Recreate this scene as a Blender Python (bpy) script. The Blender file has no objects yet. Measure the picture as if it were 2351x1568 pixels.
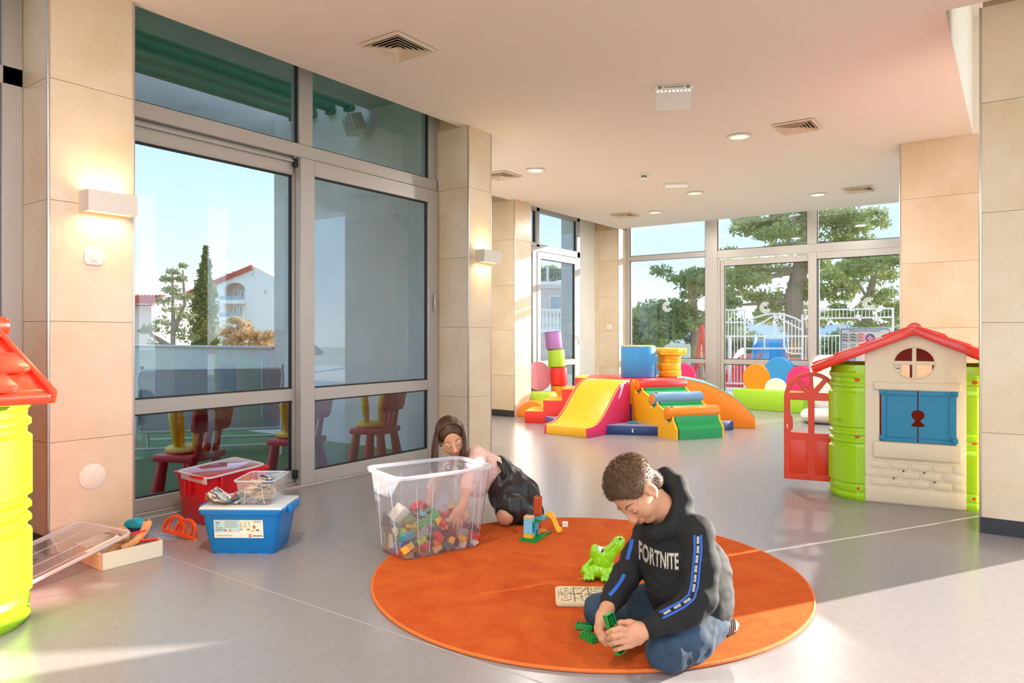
import bpy, bmesh, math, random
import numpy as np
from mathutils import Vector, Matrix, Euler
PI = math.pi
SC = bpy.context.scene
COL = SC.collection
# ---------------------------------------------------------------- camera, sky, sun, exposure
THETA = math.atan(1162.5 / 1636.0)          # the room's long axis (+Y) lies this far right of the lens axis
EYE = 1.08
H = 2.875                                   # ceiling height
cam_d = bpy.data.cameras.new('camera'); cam = bpy.data.objects.new('camera', cam_d); COL.objects.link(cam)
cam.location = (0, 0, EYE); cam.rotation_euler = (PI / 2, 0, THETA)
cam_d.sensor_width = 36.0; cam_d.lens = 36.0 * 1636.0 / 2351.0
cam_d.shift_y = -(784 - 770) / 2351.0; cam_d.clip_start = 0.05; cam_d.clip_end = 3000
SC.camera = cam
SC.view_settings.view_transform = 'Standard'; SC.view_settings.look = 'None'
SC.view_settings.gamma = 1.0; SC.view_settings.use_curve_mapping = False
SC.view_settings.exposure = 0.25
SC.cycles.transparent_max_bounces = 20; SC.cycles.max_bounces = 8; SC.cycles.diffuse_bounces = 4
SC.cycles.sample_clamp_indirect = 6.0; SC.cycles.caustics_reflective = False; SC.cycles.caustics_refractive = False
W = bpy.data.worlds.new('sky'); SC.world = W; W.use_nodes = True
wn = W.node_tree.nodes; wl = W.node_tree.links
bg = wn['Background']; tc = wn.new('ShaderNodeTexCoord'); sx = wn.new('ShaderNodeSeparateXYZ'); cr = wn.new('ShaderNodeValToRGB')
wl.new(tc.outputs['Generated'], sx.inputs[0]); wl.new(sx.outputs['Z'], cr.inputs[0]); wl.new(cr.outputs[0], bg.inputs[0])
e = cr.color_ramp.elements
e[0].position = 0.0; e[0].color = (.78, .83, .86, 1); e[1].position = 1.0; e[1].color = (.38, .52, .76, 1)
x = cr.color_ramp.elements.new(.10); x.color = (.52, .67, .85, 1)
x = cr.color_ramp.elements.new(.28); x.color = (.35, .55, .83, 1)
SKY = 4.7
bg.inputs[1].default_value = SKY
SUN_ALT = math.radians(12.8)
sd = bpy.data.lights.new('sun', 'SUN'); sun = bpy.data.objects.new('sun', sd); COL.objects.link(sun)
SDIR = Vector((-.5 * math.cos(SUN_ALT), -.866 * math.cos(SUN_ALT), -math.sin(SUN_ALT)))
sun.rotation_euler = SDIR.to_track_quat('-Z', 'Y').to_euler(); sun.location = (8, 14, 6)
sd.energy = 20.0; sd.color = (1.0, .92, .81); sd.angle = math.radians(.6)

# ---------------------------------------------------------------- helpers
def lin(c):
    if isinstance(c, str):
        c = [int(c[i:i + 2], 16) for i in (0, 2, 4)]
    return tuple(((v / 255.) / 12.92 if v / 255. <= .04045 else ((v / 255. + .055) / 1.055) ** 2.4) for v in c) + (1.0,)
MATS = {}
def mat(name, col, rough=.5, metal=0., spec=.5, bump=0., bscale=80., var=0., vscale=4., col2=None, coat=0., sss=0., emit=0., vcol=None, stretch=None, trans=0.):
    if name in MATS: return MATS[name]
    m = bpy.data.materials.new(name); m.use_nodes = True; MATS[name] = m
    n = m.node_tree.nodes; l = m.node_tree.links; b = n['Principled BSDF']
    c = lin(col); b.inputs['Base Color'].default_value = c
    b.inputs['Roughness'].default_value = rough; b.inputs['Metallic'].default_value = metal
    b.inputs['Specular IOR Level'].default_value = spec; b.inputs['Coat Weight'].default_value = coat
    b.inputs['Coat Roughness'].default_value = .15
    if trans: b.inputs['Transmission Weight'].default_value = trans
    if sss:
        b.inputs['Subsurface Weight'].default_value = sss; b.inputs['Subsurface Radius'].default_value = (.02, .008, .004)
        b.inputs['Subsurface Scale'].default_value = .4
    if emit:
        b.inputs['Emission Color'].default_value = c; b.inputs['Emission Strength'].default_value = emit
    t = n.new('ShaderNodeTexCoord'); src = t.outputs['Object']
    if stretch:
        mp = n.new('ShaderNodeMapping'); mp.inputs['Scale'].default_value = stretch; l.new(src, mp.inputs[0]); src = mp.outputs[0]
    if var or col2:
        nz = n.new('ShaderNodeTexNoise'); nz.inputs['Scale'].default_value = vscale; nz.inputs['Detail'].default_value = 6
        l.new(src, nz.inputs['Vector'])
        rp = n.new('ShaderNodeValToRGB'); l.new(nz.outputs['Fac'], rp.inputs[0])
        c2 = lin(col2) if col2 else tuple(min(1, v * (1 - var)) for v in c[:3]) + (1,)
        rp.color_ramp.elements[0].position = .35; rp.color_ramp.elements[1].position = .68
        rp.color_ramp.elements[0].color = c2; rp.color_ramp.elements[1].color = c
        l.new(rp.outputs[0], b.inputs['Base Color'])
    if vcol:
        a = n.new('ShaderNodeAttribute'); a.attribute_name = vcol
        l.new(a.outputs['Color'], b.inputs['Base Color'])
    if bump:
        nb = n.new('ShaderNodeTexNoise'); nb.inputs['Scale'].default_value = bscale; nb.inputs['Detail'].default_value = 4
        l.new(src, nb.inputs['Vector'])
        bp = n.new('ShaderNodeBump'); bp.inputs['Strength'].default_value = bump; bp.inputs['Distance'].default_value = .004
        l.new(nb.outputs['Fac'], bp.inputs['Height']); l.new(bp.outputs[0], b.inputs['Normal'])
    return m
def glassmat(name, tint, refl=1.0, haze=0., hazecol=(1, 1, 1), rough=.0):
    m = bpy.data.materials.new(name); m.use_nodes = True; MATS[name] = m
    n = m.node_tree.nodes; l = m.node_tree.links
    for q in list(n):
        if q.type == 'BSDF_PRINCIPLED': n.remove(q)
    out = n['Material Output']
    tr = n.new('ShaderNodeBsdfTransparent'); tr.inputs[0].default_value = (*tint, 1)
    gl = n.new('ShaderNodeBsdfGlossy'); gl.inputs['Roughness'].default_value = rough; gl.inputs[0].default_value = (.95, .97, 1, 1)
    fr = n.new('ShaderNodeFresnel'); fr.inputs[0].default_value = 1.45
    mu = n.new('ShaderNodeMath'); mu.operation = 'MULTIPLY'; mu.inputs[1].default_value = refl; l.new(fr.outputs[0], mu.inputs[0])
    s = tr.outputs[0]
    if haze:
        df = n.new('ShaderNodeBsdfDiffuse'); df.inputs[0].default_value = (*hazecol, 1)
        tl = n.new('ShaderNodeBsdfTranslucent'); tl.inputs[0].default_value = (*hazecol, 1)
        m1 = n.new('ShaderNodeMixShader'); m1.inputs[0].default_value = .5; l.new(df.outputs[0], m1.inputs[1]); l.new(tl.outputs[0], m1.inputs[2])
        m2 = n.new('ShaderNodeMixShader'); m2.inputs[0].default_value = haze; l.new(s, m2.inputs[1]); l.new(m1.outputs[0], m2.inputs[2]); s = m2.outputs[0]
    ge = n.new('ShaderNodeNewGeometry'); iv = n.new('ShaderNodeMath'); iv.operation = 'SUBTRACT'; iv.inputs[0].default_value = 1; l.new(ge.outputs['Backfacing'], iv.inputs[1])
    m3 = n.new('ShaderNodeMath'); m3.operation = 'MULTIPLY'; l.new(mu.outputs[0], m3.inputs[0]); l.new(iv.outputs[0], m3.inputs[1]); mu = m3
    mx = n.new('ShaderNodeMixShader'); l.new(mu.outputs[0], mx.inputs[0]); l.new(s, mx.inputs[1]); l.new(gl.outputs[0], mx.inputs[2])
    l.new(mx.outputs[0], out.inputs[0])
    return m
def B(): return bmesh.new()
I4 = Matrix.Identity(4)
def TR(x=0, y=0, z=0, rz=0, rx=0, ry=0): return Matrix.Translation((x, y, z)) @ Euler((rx, ry, rz), 'XYZ').to_matrix().to_4x4()
def box(bm, c, s, bev=0, seg=2, M=I4):
    r = bmesh.ops.create_cube(bm, size=1.0, matrix=M @ Matrix.Translation(c) @ Matrix.Diagonal((s[0], s[1], s[2], 1)))
    if bev:
        vs = set(r['verts']); es = [q for q in bm.edges if q.verts[0] in vs and q.verts[1] in vs]
        bmesh.ops.bevel(bm, geom=es, offset=bev, segments=seg, profile=.5, affect='EDGES')
    return bm
def b2(bm, lo, hi, bev=0, seg=2, M=I4):
    return box(bm, [(a + b) / 2 for a, b in zip(lo, hi)], [b - a for a, b in zip(lo, hi)], bev, seg, M)
def frame(d, up=Vector((0, 0, 1))):
    d = Vector(d).normalized()
    if abs(d.dot(up)) > .98: up = Vector((1, 0, 0))
    a = d.cross(up).normalized(); return a, a.cross(d).normalized(), d
def rings(bm, rows, closed=False, cap=True):
    vs = [[bm.verts.new(p) for p in r] for r in rows]; n = len(vs[0]); m = len(vs)
    for i in range(m if closed else m - 1):
        a, b = vs[i], vs[(i + 1) % m]
        for j in range(n):
            try: bm.faces.new((a[j], a[(j + 1) % n], b[(j + 1) % n], b[j]))
            except ValueError: pass
    if cap and not closed:
        bm.faces.new(vs[0][::-1]); bm.faces.new(vs[-1])
    return bm
def tube(bm, pts, r, n=8, closed=False, M=I4):
    pts = [Vector(p) for p in pts]; rows = []; L = len(pts); ref = None
    for i, p in enumerate(pts):
        if closed: d = pts[(i + 1) % L] - pts[i - 1]
        else: d = pts[min(i + 1, L - 1)] - pts[max(i - 1, 0)]
        d.normalize()
        if ref is None: a, b, _ = frame(d)
        else:
            a = (ref - d * ref.dot(d)).normalized(); b = d.cross(a) * -1; b = a.cross(d)
        ref = a; rr = r[i] if isinstance(r, (list, tuple)) else r
        rows.append([M @ (p + (a * math.cos(2 * PI * k / n) + b * math.sin(2 * PI * k / n)) * rr) for k in range(n)])
    return rings(bm, rows, closed)
def cyl(bm, p0, p1, r0, r1=None, n=20, M=I4):
    return tube(bm, [p0, p1], [r0, r0 if r1 is None else r1], n, M=M)
def lathe(bm, prof, n=24, M=I4):
    rows = [[M @ Vector((r * math.cos(2 * PI * k / n), r * math.sin(2 * PI * k / n), z)) for k in range(n)] for r, z in prof]
    return rings(bm, rows)
def prism(bm, poly, w0, w1, M=I4, bev=0, seg=2):
    """poly in local (x, z), extruded along local y from w0 to w1"""
    a = [bm.verts.new(M @ Vector((p[0], w0, p[1]))) for p in poly]; b = [bm.verts.new(M @ Vector((p[0], w1, p[1]))) for p in poly]
    n = len(poly); fs = [bm.faces.new(a), bm.faces.new(b[::-1])]
    for i in range(n): fs.append(bm.faces.new((a[i], b[i], b[(i + 1) % n], a[(i + 1) % n])))
    bmesh.ops.recalc_face_normals(bm, faces=fs)
    if bev:
        es = set(q for f_ in fs for q in f_.edges)
        bmesh.ops.bevel(bm, geom=list(es), offset=bev, segments=seg, profile=.5, affect='EDGES')
    return bm
def vprism(bm, poly, z0, z1, M=I4, bev=0, seg=2):
    """poly in local (x, y), extruded along z"""
    return prism(bm, [(p[0], -p[1]) for p in poly], z0, z1, M @ Matrix(((1, 0, 0, 0), (0, 0, -1, 0), (0, 1, 0, 0), (0, 0, 0, 1))), bev, seg)
def sphere(bm, c, r, u=16, v=10, M=I4):
    r = r if isinstance(r, (list, tuple)) else (r, r, r)
    bmesh.ops.create_uvsphere(bm, u_segments=u, v_segments=v, radius=1, matrix=M @ Matrix.Translation(c) @ Matrix.Diagonal((*r, 1)))
    return bm
def circ(r, n=24, cx=0, cy=0, a0=0, a1=2 * PI, end=False):
    return [(cx + r * math.cos(a0 + (a1 - a0) * k / n), cy + r * math.sin(a0 + (a1 - a0) * k / n)) for k in range(n + (1 if end else 0))]
def rrect(w, h, r, n=4, cx=0, cy=0):
    o = []
    for sx_, sy_, a in ((1, 1, 0), (-1, 1, PI / 2), (-1, -1, PI), (1, -1, 3 * PI / 2)):
        o += [(cx + sx_ * (w / 2 - r) + r * math.cos(a + PI / 2 * k / n), cy + sy_ * (h / 2 - r) + r * math.sin(a + PI / 2 * k / n)) for k in range(n + 1)]
    return o
def mesh_of(name, bm, smooth=True, ang=38):
    bmesh.ops.recalc_face_normals(bm, faces=bm.faces[:])
    me = bpy.data.meshes.new(name); bm.to_mesh(me); bm.free()
    if smooth:
        me.polygons.foreach_set('use_smooth', [True] * len(me.polygons)); me.set_sharp_from_angle(angle=math.radians(ang))
    return me
def link(name, me, m=None, parent=None, loc=None, rz=0, rot=None, M=None):
    o = bpy.data.objects.new(name, me); COL.objects.link(o)
    if m is not None and len(me.materials) == 0: me.materials.append(m)
    if parent is not None: o.parent = parent
    if M is not None: o.matrix_local = M
    else:
        if loc is not None: o.location = loc
        if rot is not None: o.rotation_euler = rot
        elif rz: o.rotation_euler = (0, 0, rz)
    return o
def obj(name, bm, m, parent=None, smooth=True, ang=38, **k): return link(name, mesh_of(name, bm, smooth, ang), m, parent, **k)
def tag(o, label=None, cat=None, group=None, kind=None):
    if label: o['label'] = label
    if cat: o['category'] = cat
    if group: o['group'] = group
    if kind: o['kind'] = kind
    return o
def thing(name, label, cat, loc=(0, 0, 0), rz=0, group=None, M=None):
    o = bpy.data.objects.new(name, None); COL.objects.link(o); o.empty_display_size = .1
    if M is not None: o.matrix_world = M
    else: o.location = loc; o.rotation_euler = (0, 0, rz)
    return tag(o, label, cat, group)
def struct(name, bm, m, parent=None, **k):
    o = obj(name, bm, m, parent, **k)
    if parent is None: o['kind'] = 'structure'
    return o
def sempty(name, loc=(0, 0, 0), rz=0):
    o = bpy.data.objects.new(name, None); COL.objects.link(o); o.location = loc; o.rotation_euler = (0, 0, rz); o['kind'] = 'structure'; return o
def textmesh(s, size, depth=.0008, bold=0., align='CENTER', shear=0., spacing=1.):
    cu = bpy.data.curves.new('t', 'FONT'); cu.body = s; cu.size = size; cu.extrude = depth; cu.offset = bold; cu.align_x = align; cu.align_y = 'CENTER'
    cu.shear = shear; cu.space_character = spacing; cu.resolution_u = 3
    o = bpy.data.objects.new('t', cu); COL.objects.link(o)
    me = bpy.data.meshes.new_from_object(o.evaluated_get(bpy.context.evaluated_depsgraph_get()))
    bpy.data.objects.remove(o); bpy.data.curves.remove(cu); return me
SIN, COS = math.sin(THETA), math.cos(THETA)
def at(px, py, z):
    """the point of the room that the photograph shows at a pixel, at a depth of z metres"""
    r = (px - 1175.5) / 1636. * z
    return Vector((-SIN * z + COS * r, COS * z + SIN * r, EYE - (py - 770) / 1636. * z))

# ---------------------------------------------------------------- materials of the place
def tilemat(name, c1, c2):
    m = mat(name, c1, rough=.28, spec=.4, col2=c2, vscale=2.2, bump=.04, bscale=350)
    n = m.node_tree.nodes; l = m.node_tree.links
    b = n['Principled BSDF']; rp = [q for q in n if q.type == 'VALTORGB'][0]
    oi = n.new('ShaderNodeObjectInfo'); nz = [q for q in n if q.type == 'TEX_NOISE'][0]
    nz.noise_dimensions = '4D'; mu = n.new('ShaderNodeMath'); mu.operation = 'MULTIPLY'; mu.inputs[1].default_value = 40
    l.new(oi.outputs['Random'], mu.inputs[0]); l.new(mu.outputs[0], nz.inputs['W'])
    nz.inputs['Roughness'].default_value = .62
    sp = n.new('ShaderNodeTexNoise'); sp.inputs['Scale'].default_value = 260; sp.inputs['Detail'].default_value = 2
    t = [q for q in n if q.type == 'TEX_COORD'][0]; l.new(t.outputs['Object'], sp.inputs['Vector'])
    mx = n.new('ShaderNodeMixRGB'); mx.blend_type = 'MULTIPLY'; mx.inputs[0].default_value = .22
    l.new(rp.outputs[0], mx.inputs[1]); l.new(sp.outputs['Fac'], mx.inputs[2])
    g = n.new('ShaderNodeGamma'); g.inputs[1].default_value = .9; l.new(mx.outputs[0], g.inputs[0]); l.new(g.outputs[0], b.inputs['Base Color'])
    return m
TILE = tilemat('limestone_tile', 'ecdcc4', 'dfc7a3')
GROUT = mat('grout', 'cfb592', .9)
ALU = mat('anodised_aluminium', 'b3aea8', .36, metal=.15, spec=.5)
ALUTRIM = mat('tile_edge_trim', 'c9c4ba', .3, metal=.8)
GASKET = mat('black_gasket', '1c1d1f', .6)
PAINT = mat('ceiling_paint', 'f4ede4', .85, bump=.05, bscale=600)
SKIRT = mat('dark_skirting', '2a2a2c', .45)
STUCCO = mat('patio_stucco', 'eceae2', .95, bump=1., bscale=120, var=.08, vscale=3)
CONC = mat('soffit_concrete', 'd6d2c6', .95, bump=.8, bscale=180, var=.15, vscale=3)
GLASS = glassmat('window_glass', (.535, .545, .545), 1.7)
GLASSL = glassmat('window_glass_clear', (.545, .55, .55), 1.7)
WHITEP = mat('white_plastic', 'eeece6', .35)
FLOORM = mat('vinyl_floor', '989292', .26, spec=.45, var=.07, vscale=30, bump=.02, bscale=500)
# ---------------------------------------------------------------- floor, ceiling
XW, YB, XR, YF = -4.19, 11.15, 6.0, -4.5
bm = B(); b2(bm, (XW - .1, YF, -.2), (XR, YB + .05, 0)); b2(bm, (-5.95, 5.09, -.2), (XW - .1, YB + .05, 0))
floor = struct('floor', bm, FLOORM, smooth=False)
bm = B()
seam = B()   # welded seams of the vinyl sheets
for yy in (1.86, 5.9):
    box(seam, (-.0, yy, .0004), (8.0, .004, .0008))
obj('welded_seam', seam, mat('seam', 'b9aea8', .5), floor)
ceil = B(); HV = 3.9                        # HV: the taller bay on the right, with high glazing
for lo, hi in (((-3.92, YF), (-.33, 10.86)), ((-.33, YF), (XR, 4.6)), ((-.33, 7.56), (.2, 10.86))):
    b2(ceil, (*lo, H), (*hi, HV))
b2(ceil, (-5.5, 5.09, H), (-3.92, 10.86, H + .3))
b2(ceil, (XW - .08, YF, H + .3), (-3.92, 5.09, H + .5)); b2(ceil, (-6.1, 5.09, H + .3), (-3.92, YB + .3, H + .5)); b2(ceil, (-3.92, 10.86, H + .3), (.2, YB + .3, H + .5)); b2(ceil, (-.33, 4.6, HV), (XR, YB + .3, HV + .2))
ceiling = struct('ceiling', ceil, PAINT, smooth=False)
# ---------------------------------------------------------------- tiled pillars and walls
ROWS = [0.0, .55, 1.15, 1.75, 2.35, H]
def tiled(name, lo, hi, faces, cols=None, skirt=(), top=H, trims=()):
    """a core box with separate stone tiles on the given faces; faces like '-y', '+x'"""
    bm = B(); b2(bm, (lo[0] + .012, lo[1] + .012, 0), (hi[0] - .012, hi[1] - .012, H + .3))
    core = struct(name, bm, GROUT, smooth=False)
    j = .0012
    for f in faces:
        ax = 0 if f[1] == 'x' else 1; o = 1 - ax
        n = 1 if not cols else cols.get(f, 1)
        cuts = n if isinstance(n, list) else [lo[o] + (hi[o] - lo[o]) * k / n for k in range(n + 1)]
        for a, b in zip(cuts[:-1], cuts[1:]):
            for z0, z1 in zip(ROWS[:-1], ROWS[1:]):
                z1 = min(z1, top)
                if z0 == 0: z0 = -.0 + (.085 if f in skirt else 0)
                l = [0, 0, z0 + j]; h_ = [0, 0, z1 - j]; l[o] = a + j; h_[o] = b - j
                if f[0] == '+': l[ax] = hi[ax] - .0125; h_[ax] = hi[ax]
                else: l[ax] = lo[ax]; h_[ax] = lo[ax] + .0125
                bm = B(); b2(bm, [0 if i < 0 else l[i] - (l[i] + h_[i]) / 2 for i in range(3)], [h_[i] - (l[i] + h_[i]) / 2 for i in range(3)])
                obj('tile', bm, TILE, core, smooth=False, loc=[(l[i] + h_[i]) / 2 for i in range(3)])
        if f in skirt:
            l = [lo[0], lo[1], 0]; h_ = [hi[0], hi[1], .085]
            if f[0] == '+': l[ax] = hi[ax] - .01; h_[ax] = hi[ax] + .006
            else: h_[ax] = lo[ax] + .01; l[ax] = lo[ax] - .006
            bm = B(); b2(bm, l, h_); obj('skirting', bm, SKIRT, core, smooth=False)
    for cx_, cy_ in trims:
        bm = B(); box(bm, (cx_, cy_, H / 2), (.013, .013, H), .004, 2); obj('corner_trim', bm, ALUTRIM, core)
    return core
P1 = tiled('wall_pillar_left', (XW - .09, 1.533, 0), (-3.885, 1.951, 0), ('+x', '-y', '+y'), skirt=('-y',), trims=((-3.887, 1.535), (-3.887, 1.949)))
P2 = tiled('wall_pillar_middle', (XW - .09, 4.752, 0), (-3.832, 5.072, 0), ('+x', '-y', '+y'), trims=((-3.834, 4.754), (-3.834, 5.07)))
P3 = tiled('wall_pillar_back_left', (-5.96, 7.69, 0), (-5.424, 8.085, 0), ('+x', '-y'), skirt=('-y',), trims=((-5.426, 7.692),))
P4 = tiled('wall_back_corner', (-5.96, YB - .3, 0), (-5.5, YB + .2, 0), ('-y', '+x'), cols={'-y': [-5.96, -5.87, -5.5]}, trims=((-5.502, YB - .298),))
P5 = tiled('wall_pillar_right', (-.171, 4.672, 0), (.272, 5.10, 0), ('-y', '-x', '+x', '+y'), skirt=('-y', '-x'), trims=((-.169, 4.674), (.27, 4.674)))
P6 = tiled('wall_pillar_back_right', (-.905, 7.56, 0), (.2, 7.95, 0), ('-y', '-x', '+y'), cols={'-y': [-.905, -.285, .2]}, trims=((-.903, 7.562),))
# walls that close the room out of view or beside the glazing
bm = B(); b2(bm, (-6.95, 5.076, -.3), (XW - .09, 5.33, 3.6)); struct('wall_patio_end', bm, STUCCO, smooth=False)
bm = B(); b2(bm, (-11.5, 5.076, -.3), (-6.95, 5.25, .925)); par = struct('wall_patio_parapet', bm, STUCCO, smooth=False)
bm = B(); b2(bm, (-11.5, 5.05, .925), (-6.95, 5.28, .95), .004); obj('coping', bm, mat('coping', 'd8d6cf', .8), par)
bm = B(); b2(bm, (-6.2, 5.33, -.2), (-5.96, 7.69, H + .4)); b2(bm, (-6.2, 10.14, -.2), (-5.96, YB + .2, H + .4)); struct('wall_left_back', bm, STUCCO, smooth=False)
bm = B(); b2(bm, (-.6, YB, 0), (2.2, YB + .2, HV)); struct('wall_back', bm, mat('wall_paint', 'efe2cf', .8), smooth=False)
bm = B(); b2(bm, (XW - .12, YF, 3.12), (XW + .02, 4.76, 3.6)); b2(bm, (-6.2, 5.3, H + .28), (-5.86, YB, H + .9)); b2(bm, (-6.2, YB - .03, H + .28), (2.2, YB + .3, HV)); struct('trim_1', bm, STUCCO, smooth=False)
bm = B(); b2(bm, (XR, YF, 0), (XR + .2, -1.5, H + .3)); b2(bm, (XR, 9.5, 0), (XR + .2, YB, HV)); b2(bm, (XR, 3.5, 0), (XR + .2, 5.2, HV)); struct('wall_right', bm, MATS['wall_paint'], smooth=False)
bm = B(); b2(bm, (XW, YF - .2, 0), (-2.6, YF, H + .3)); b2(bm, (2.6, YF - .2, 0), (XR, YF, H + .3)); struct('wall_front', bm, MATS['wall_paint'], smooth=False)

bm = B(); b2(bm, (XW - .12, YF, HV + .2), (XR, YB + .3, 5.7)); struct('wall_upper_storey', bm, STUCCO, smooth=False)
# ---------------------------------------------------------------- windows
def bar(bm, axis, X, a0, a1, z0, z1, d0, d1, bev=.004):
    """frame member in a wall: axis 'x' = wall plane of constant x (runs along y), 'y' = plane of constant y"""
    if axis == 'x': b2(bm, (X + d0, a0, z0), (X + d1, a1, z1), bev, 1)
    else: b2(bm, (a0, X + d0, z0), (a1, X + d1, z1), bev, 1)
def leaf(root, axis, X, a0, a1, z0, z1, w, rails, gl=None):
    """a glazed leaf: its stiles and rails, each pane with a black gasket"""
    ws = w if isinstance(w, tuple) else (w, w, w, w)      # a0, a1, bottom, top widths
    s = 1 if axis == 'x' else -1                          # room side
    d0, d1 = (-.03, .03)
    bm = B(); bar(bm, axis, X, a0, a0 + ws[0], z0, z1, d0, d1); obj('stile', bm, ALU, root)
    bm = B(); bar(bm, axis, X, a1 - ws[1], a1, z0, z1, d0, d1); obj('stile', bm, ALU, root)
    zs = [(z0, z0 + ws[2])] + rails + [(z1 - ws[3], z1)]
    for q0, q1 in zs:
        bm = B(); bar(bm, axis, X, a0 + ws[0], a1 - ws[1], q0, q1, d0 + .002, d1 - .002); obj('rail', bm, ALU, root)
    for (_, q0), (q1, _) in zip(zs[:-1], zs[1:]):
        l, r = a0 + ws[0], a1 - ws[1]
        bm = B(); bar(bm, axis, X, l - .004, r + .004, q0 - .004, q1 + .004, -.004, .004, 0); obj('pane', bm, gl or GLASS, root, smooth=False)
        g = B(); t = .009
        for (u0, u1, v0, v1) in ((l, r, q0, q0 + t), (l, r, q1 - t, q1), (l, l + t, q0, q1), (r - t, r, q0, q1)):
            bar(g, axis, X, u0, u1, v0, v1, -.012, .012, 0)
        obj('gasket', g, GASKET, root, smooth=False)
def fixed_frame(root, axis, X, members, d0=-.07, d1=.035):
    for a0, a1, z0, z1 in members:
        bm = B(); bar(bm, axis, X, a0, a1, z0, z1, d0, d1); obj('frame_member', bm, ALU, root)
def transom(root, axis, X, a0, a1, z0, z1, gl=None):
    bm = B(); bar(bm, axis, X, a0, a1, z0, z1, -.03, -.022, 0); obj('pane', bm, gl or GLASS, root, smooth=False)
    g = B()
    for (u0, u1, v0, v1) in ((a0, a0 + .01, z0, z1), (a1 - .01, a1, z0, z1), (a0, a1, z0, z0 + .01)):
        bar(g, axis, X, u0, u1, v0, v1, -.04, -.012, 0)
    obj('gasket', g, GASKET, root, smooth=False)
# big sliding window of the left wall
w1 = sempty('window_1', (0, 0, 0))
fixed_frame(w1, 'x', XW, [(1.951, 4.752, 2.352, 2.448), (3.267, 3.383, 2.448, 3.12), (4.647, 4.752, 0, 3.12), (1.951, 1.99, 0, 3.12)][:1] + [(3.267, 3.383, 2.448, 3.12)], -.09, .012)
bm = B(); bar(bm, 'x', XW, 4.735, 4.752, 0, 3.12, -.09, .012); bar(bm, 'x', XW, 4.647, 4.735, 2.448, 3.12, -.09, .0); obj('frame_member', bm, ALU, w1)
bm = B(); bar(bm, 'x', XW, 1.951, 2.0, 0, 3.12, -.09, .0); obj('frame_member', bm, ALU, w1)
bm = B(); bar(bm, 'x', XW, 1.951, 3.26, 2.235, 2.352, -.12, -.035); bar(bm, 'x', XW, 1.951, 3.26, 2.31, 2.332, -.04, -.01); obj('head_track', bm, ALU, w1)
bm = B(); bar(bm, 'x', XW, 1.951, 4.752, -.01, .012, -.13, .03); bar(bm, 'x', XW, 1.951, 3.3, .01, .03, -.045, -.03); obj('floor_track', bm, ALU, w1)
transom(w1, 'x', XW, 2.0, 3.267, 2.448, 3.12, GLASSL); transom(w1, 'x', XW, 3.383, 4.647, 2.448, 3.12, GLASSL)
d1_ = sempty('door_1'); leaf(d1_, 'x', XW - .065, 1.96, 3.30, .03, 2.32, (.06, .055, .085, .095), [(.612, .70)], GLASSL)
d2_ = sempty('door_2'); leaf(d2_, 'x', XW, 3.26, 4.735, .012, 2.348, (.127, .127, .09, .115), [(.608, .698)], GLASSL)
bm = B(); box(bm, (XW + .05, 4.67, 1.36), (.014, .022, .15), .004); box(bm, (XW + .036, 4.67, 1.30), (.02, .016, .03), .003); obj('pull_handle', bm, ALUTRIM, d2_)
bm = B()
for z in (.09, 2.31): box(bm, (XW - .012, 3.245, z), (.03, .03, .06), .003)
obj('end_stop', bm, GASKET, d1_)
# next bay, at the picture's left edge
w2 = sempty('window_2')
fixed_frame(w2, 'x', XW, [(-2.2, 1.533, 2.352, 2.448), (1.44, 1.533, 0, 3.12), (-.4, -.3, 2.448, 3.12), (-2.2, -2.1, 0, 3.12)], -.09, .012)
transom(w2, 'x', XW, -.3, 1.44, 2.448, 3.12); transom(w2, 'x', XW, -2.1, -.4, 2.448, 3.12)
d3_ = sempty('door_3'); leaf(d3_, 'x', XW - .03, -.45, 1.43, .012, 2.345, .1, [(.608, .698)])
d4_ = sempty('door_4'); leaf(d4_, 'x', XW - .085, -2.1, -.4, .012, 2.345, .1, [(.608, .698)])
bm = B(); b2(bm, (XW - .3, YF, 0), (XW, -2.2, H + .3)); struct('wall_left', bm, MATS['wall_paint'], smooth=False)
# dark roller blind drawn down behind the glass of that bay
bm = B(); b2(bm, (XW - .2, -.4, .0), (XW - .195, 1.42, 2.33)); cyl(bm, (XW - .2, -.4, 2.36), (XW - .2, 1.42, 2.36), .03, n=12)
tag(obj('roller_blind', bm, mat('blind_fabric', '5d5a57', .9)), 'dark grey roller blind drawn down outside the leftmost window bay', 'blind')
# narrow window beside the far corner
XN = -5.86
w3 = sempty('window_3')
fixed_frame(w3, 'x', XN, [(8.085, 8.93, 2.40, 2.46), (8.85, 8.93, 2.46, 3.0), (8.85, 10.14, 2.34, 2.44), (10.05, 10.14, 0, 3.0), (8.085, 10.14, 2.93, 3.06), (8.1, 8.16, 0, 3.0), (8.75, 8.86, 0, 2.4)], -.07, .02)
transom(w3, 'x', XN, 8.93, 10.05, 2.44, 2.93); transom(w3, 'x', XN, 8.16, 8.85, 2.44, 2.93)
d5_ = sempty('door_5'); leaf(d5_, 'x', XN, 8.86, 10.05, .02, 2.33, (.09, .09, .1, .1), [(.61, .70)])
d6_ = sempty('door_6'); leaf(d6_, 'x', XN - .06, 8.16, 8.86, .02, 2.33, (.07, .07, .1, .1), [(.61, .70)])
bm = B(); box(bm, (XN + .05, 10.0, 1.05), (.02, .02, .03), .003); box(bm, (XN + .075, 10.0, 1.0), (.014, .018, .14), .004); obj('door_handle', bm, ALUTRIM, d5_)
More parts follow.
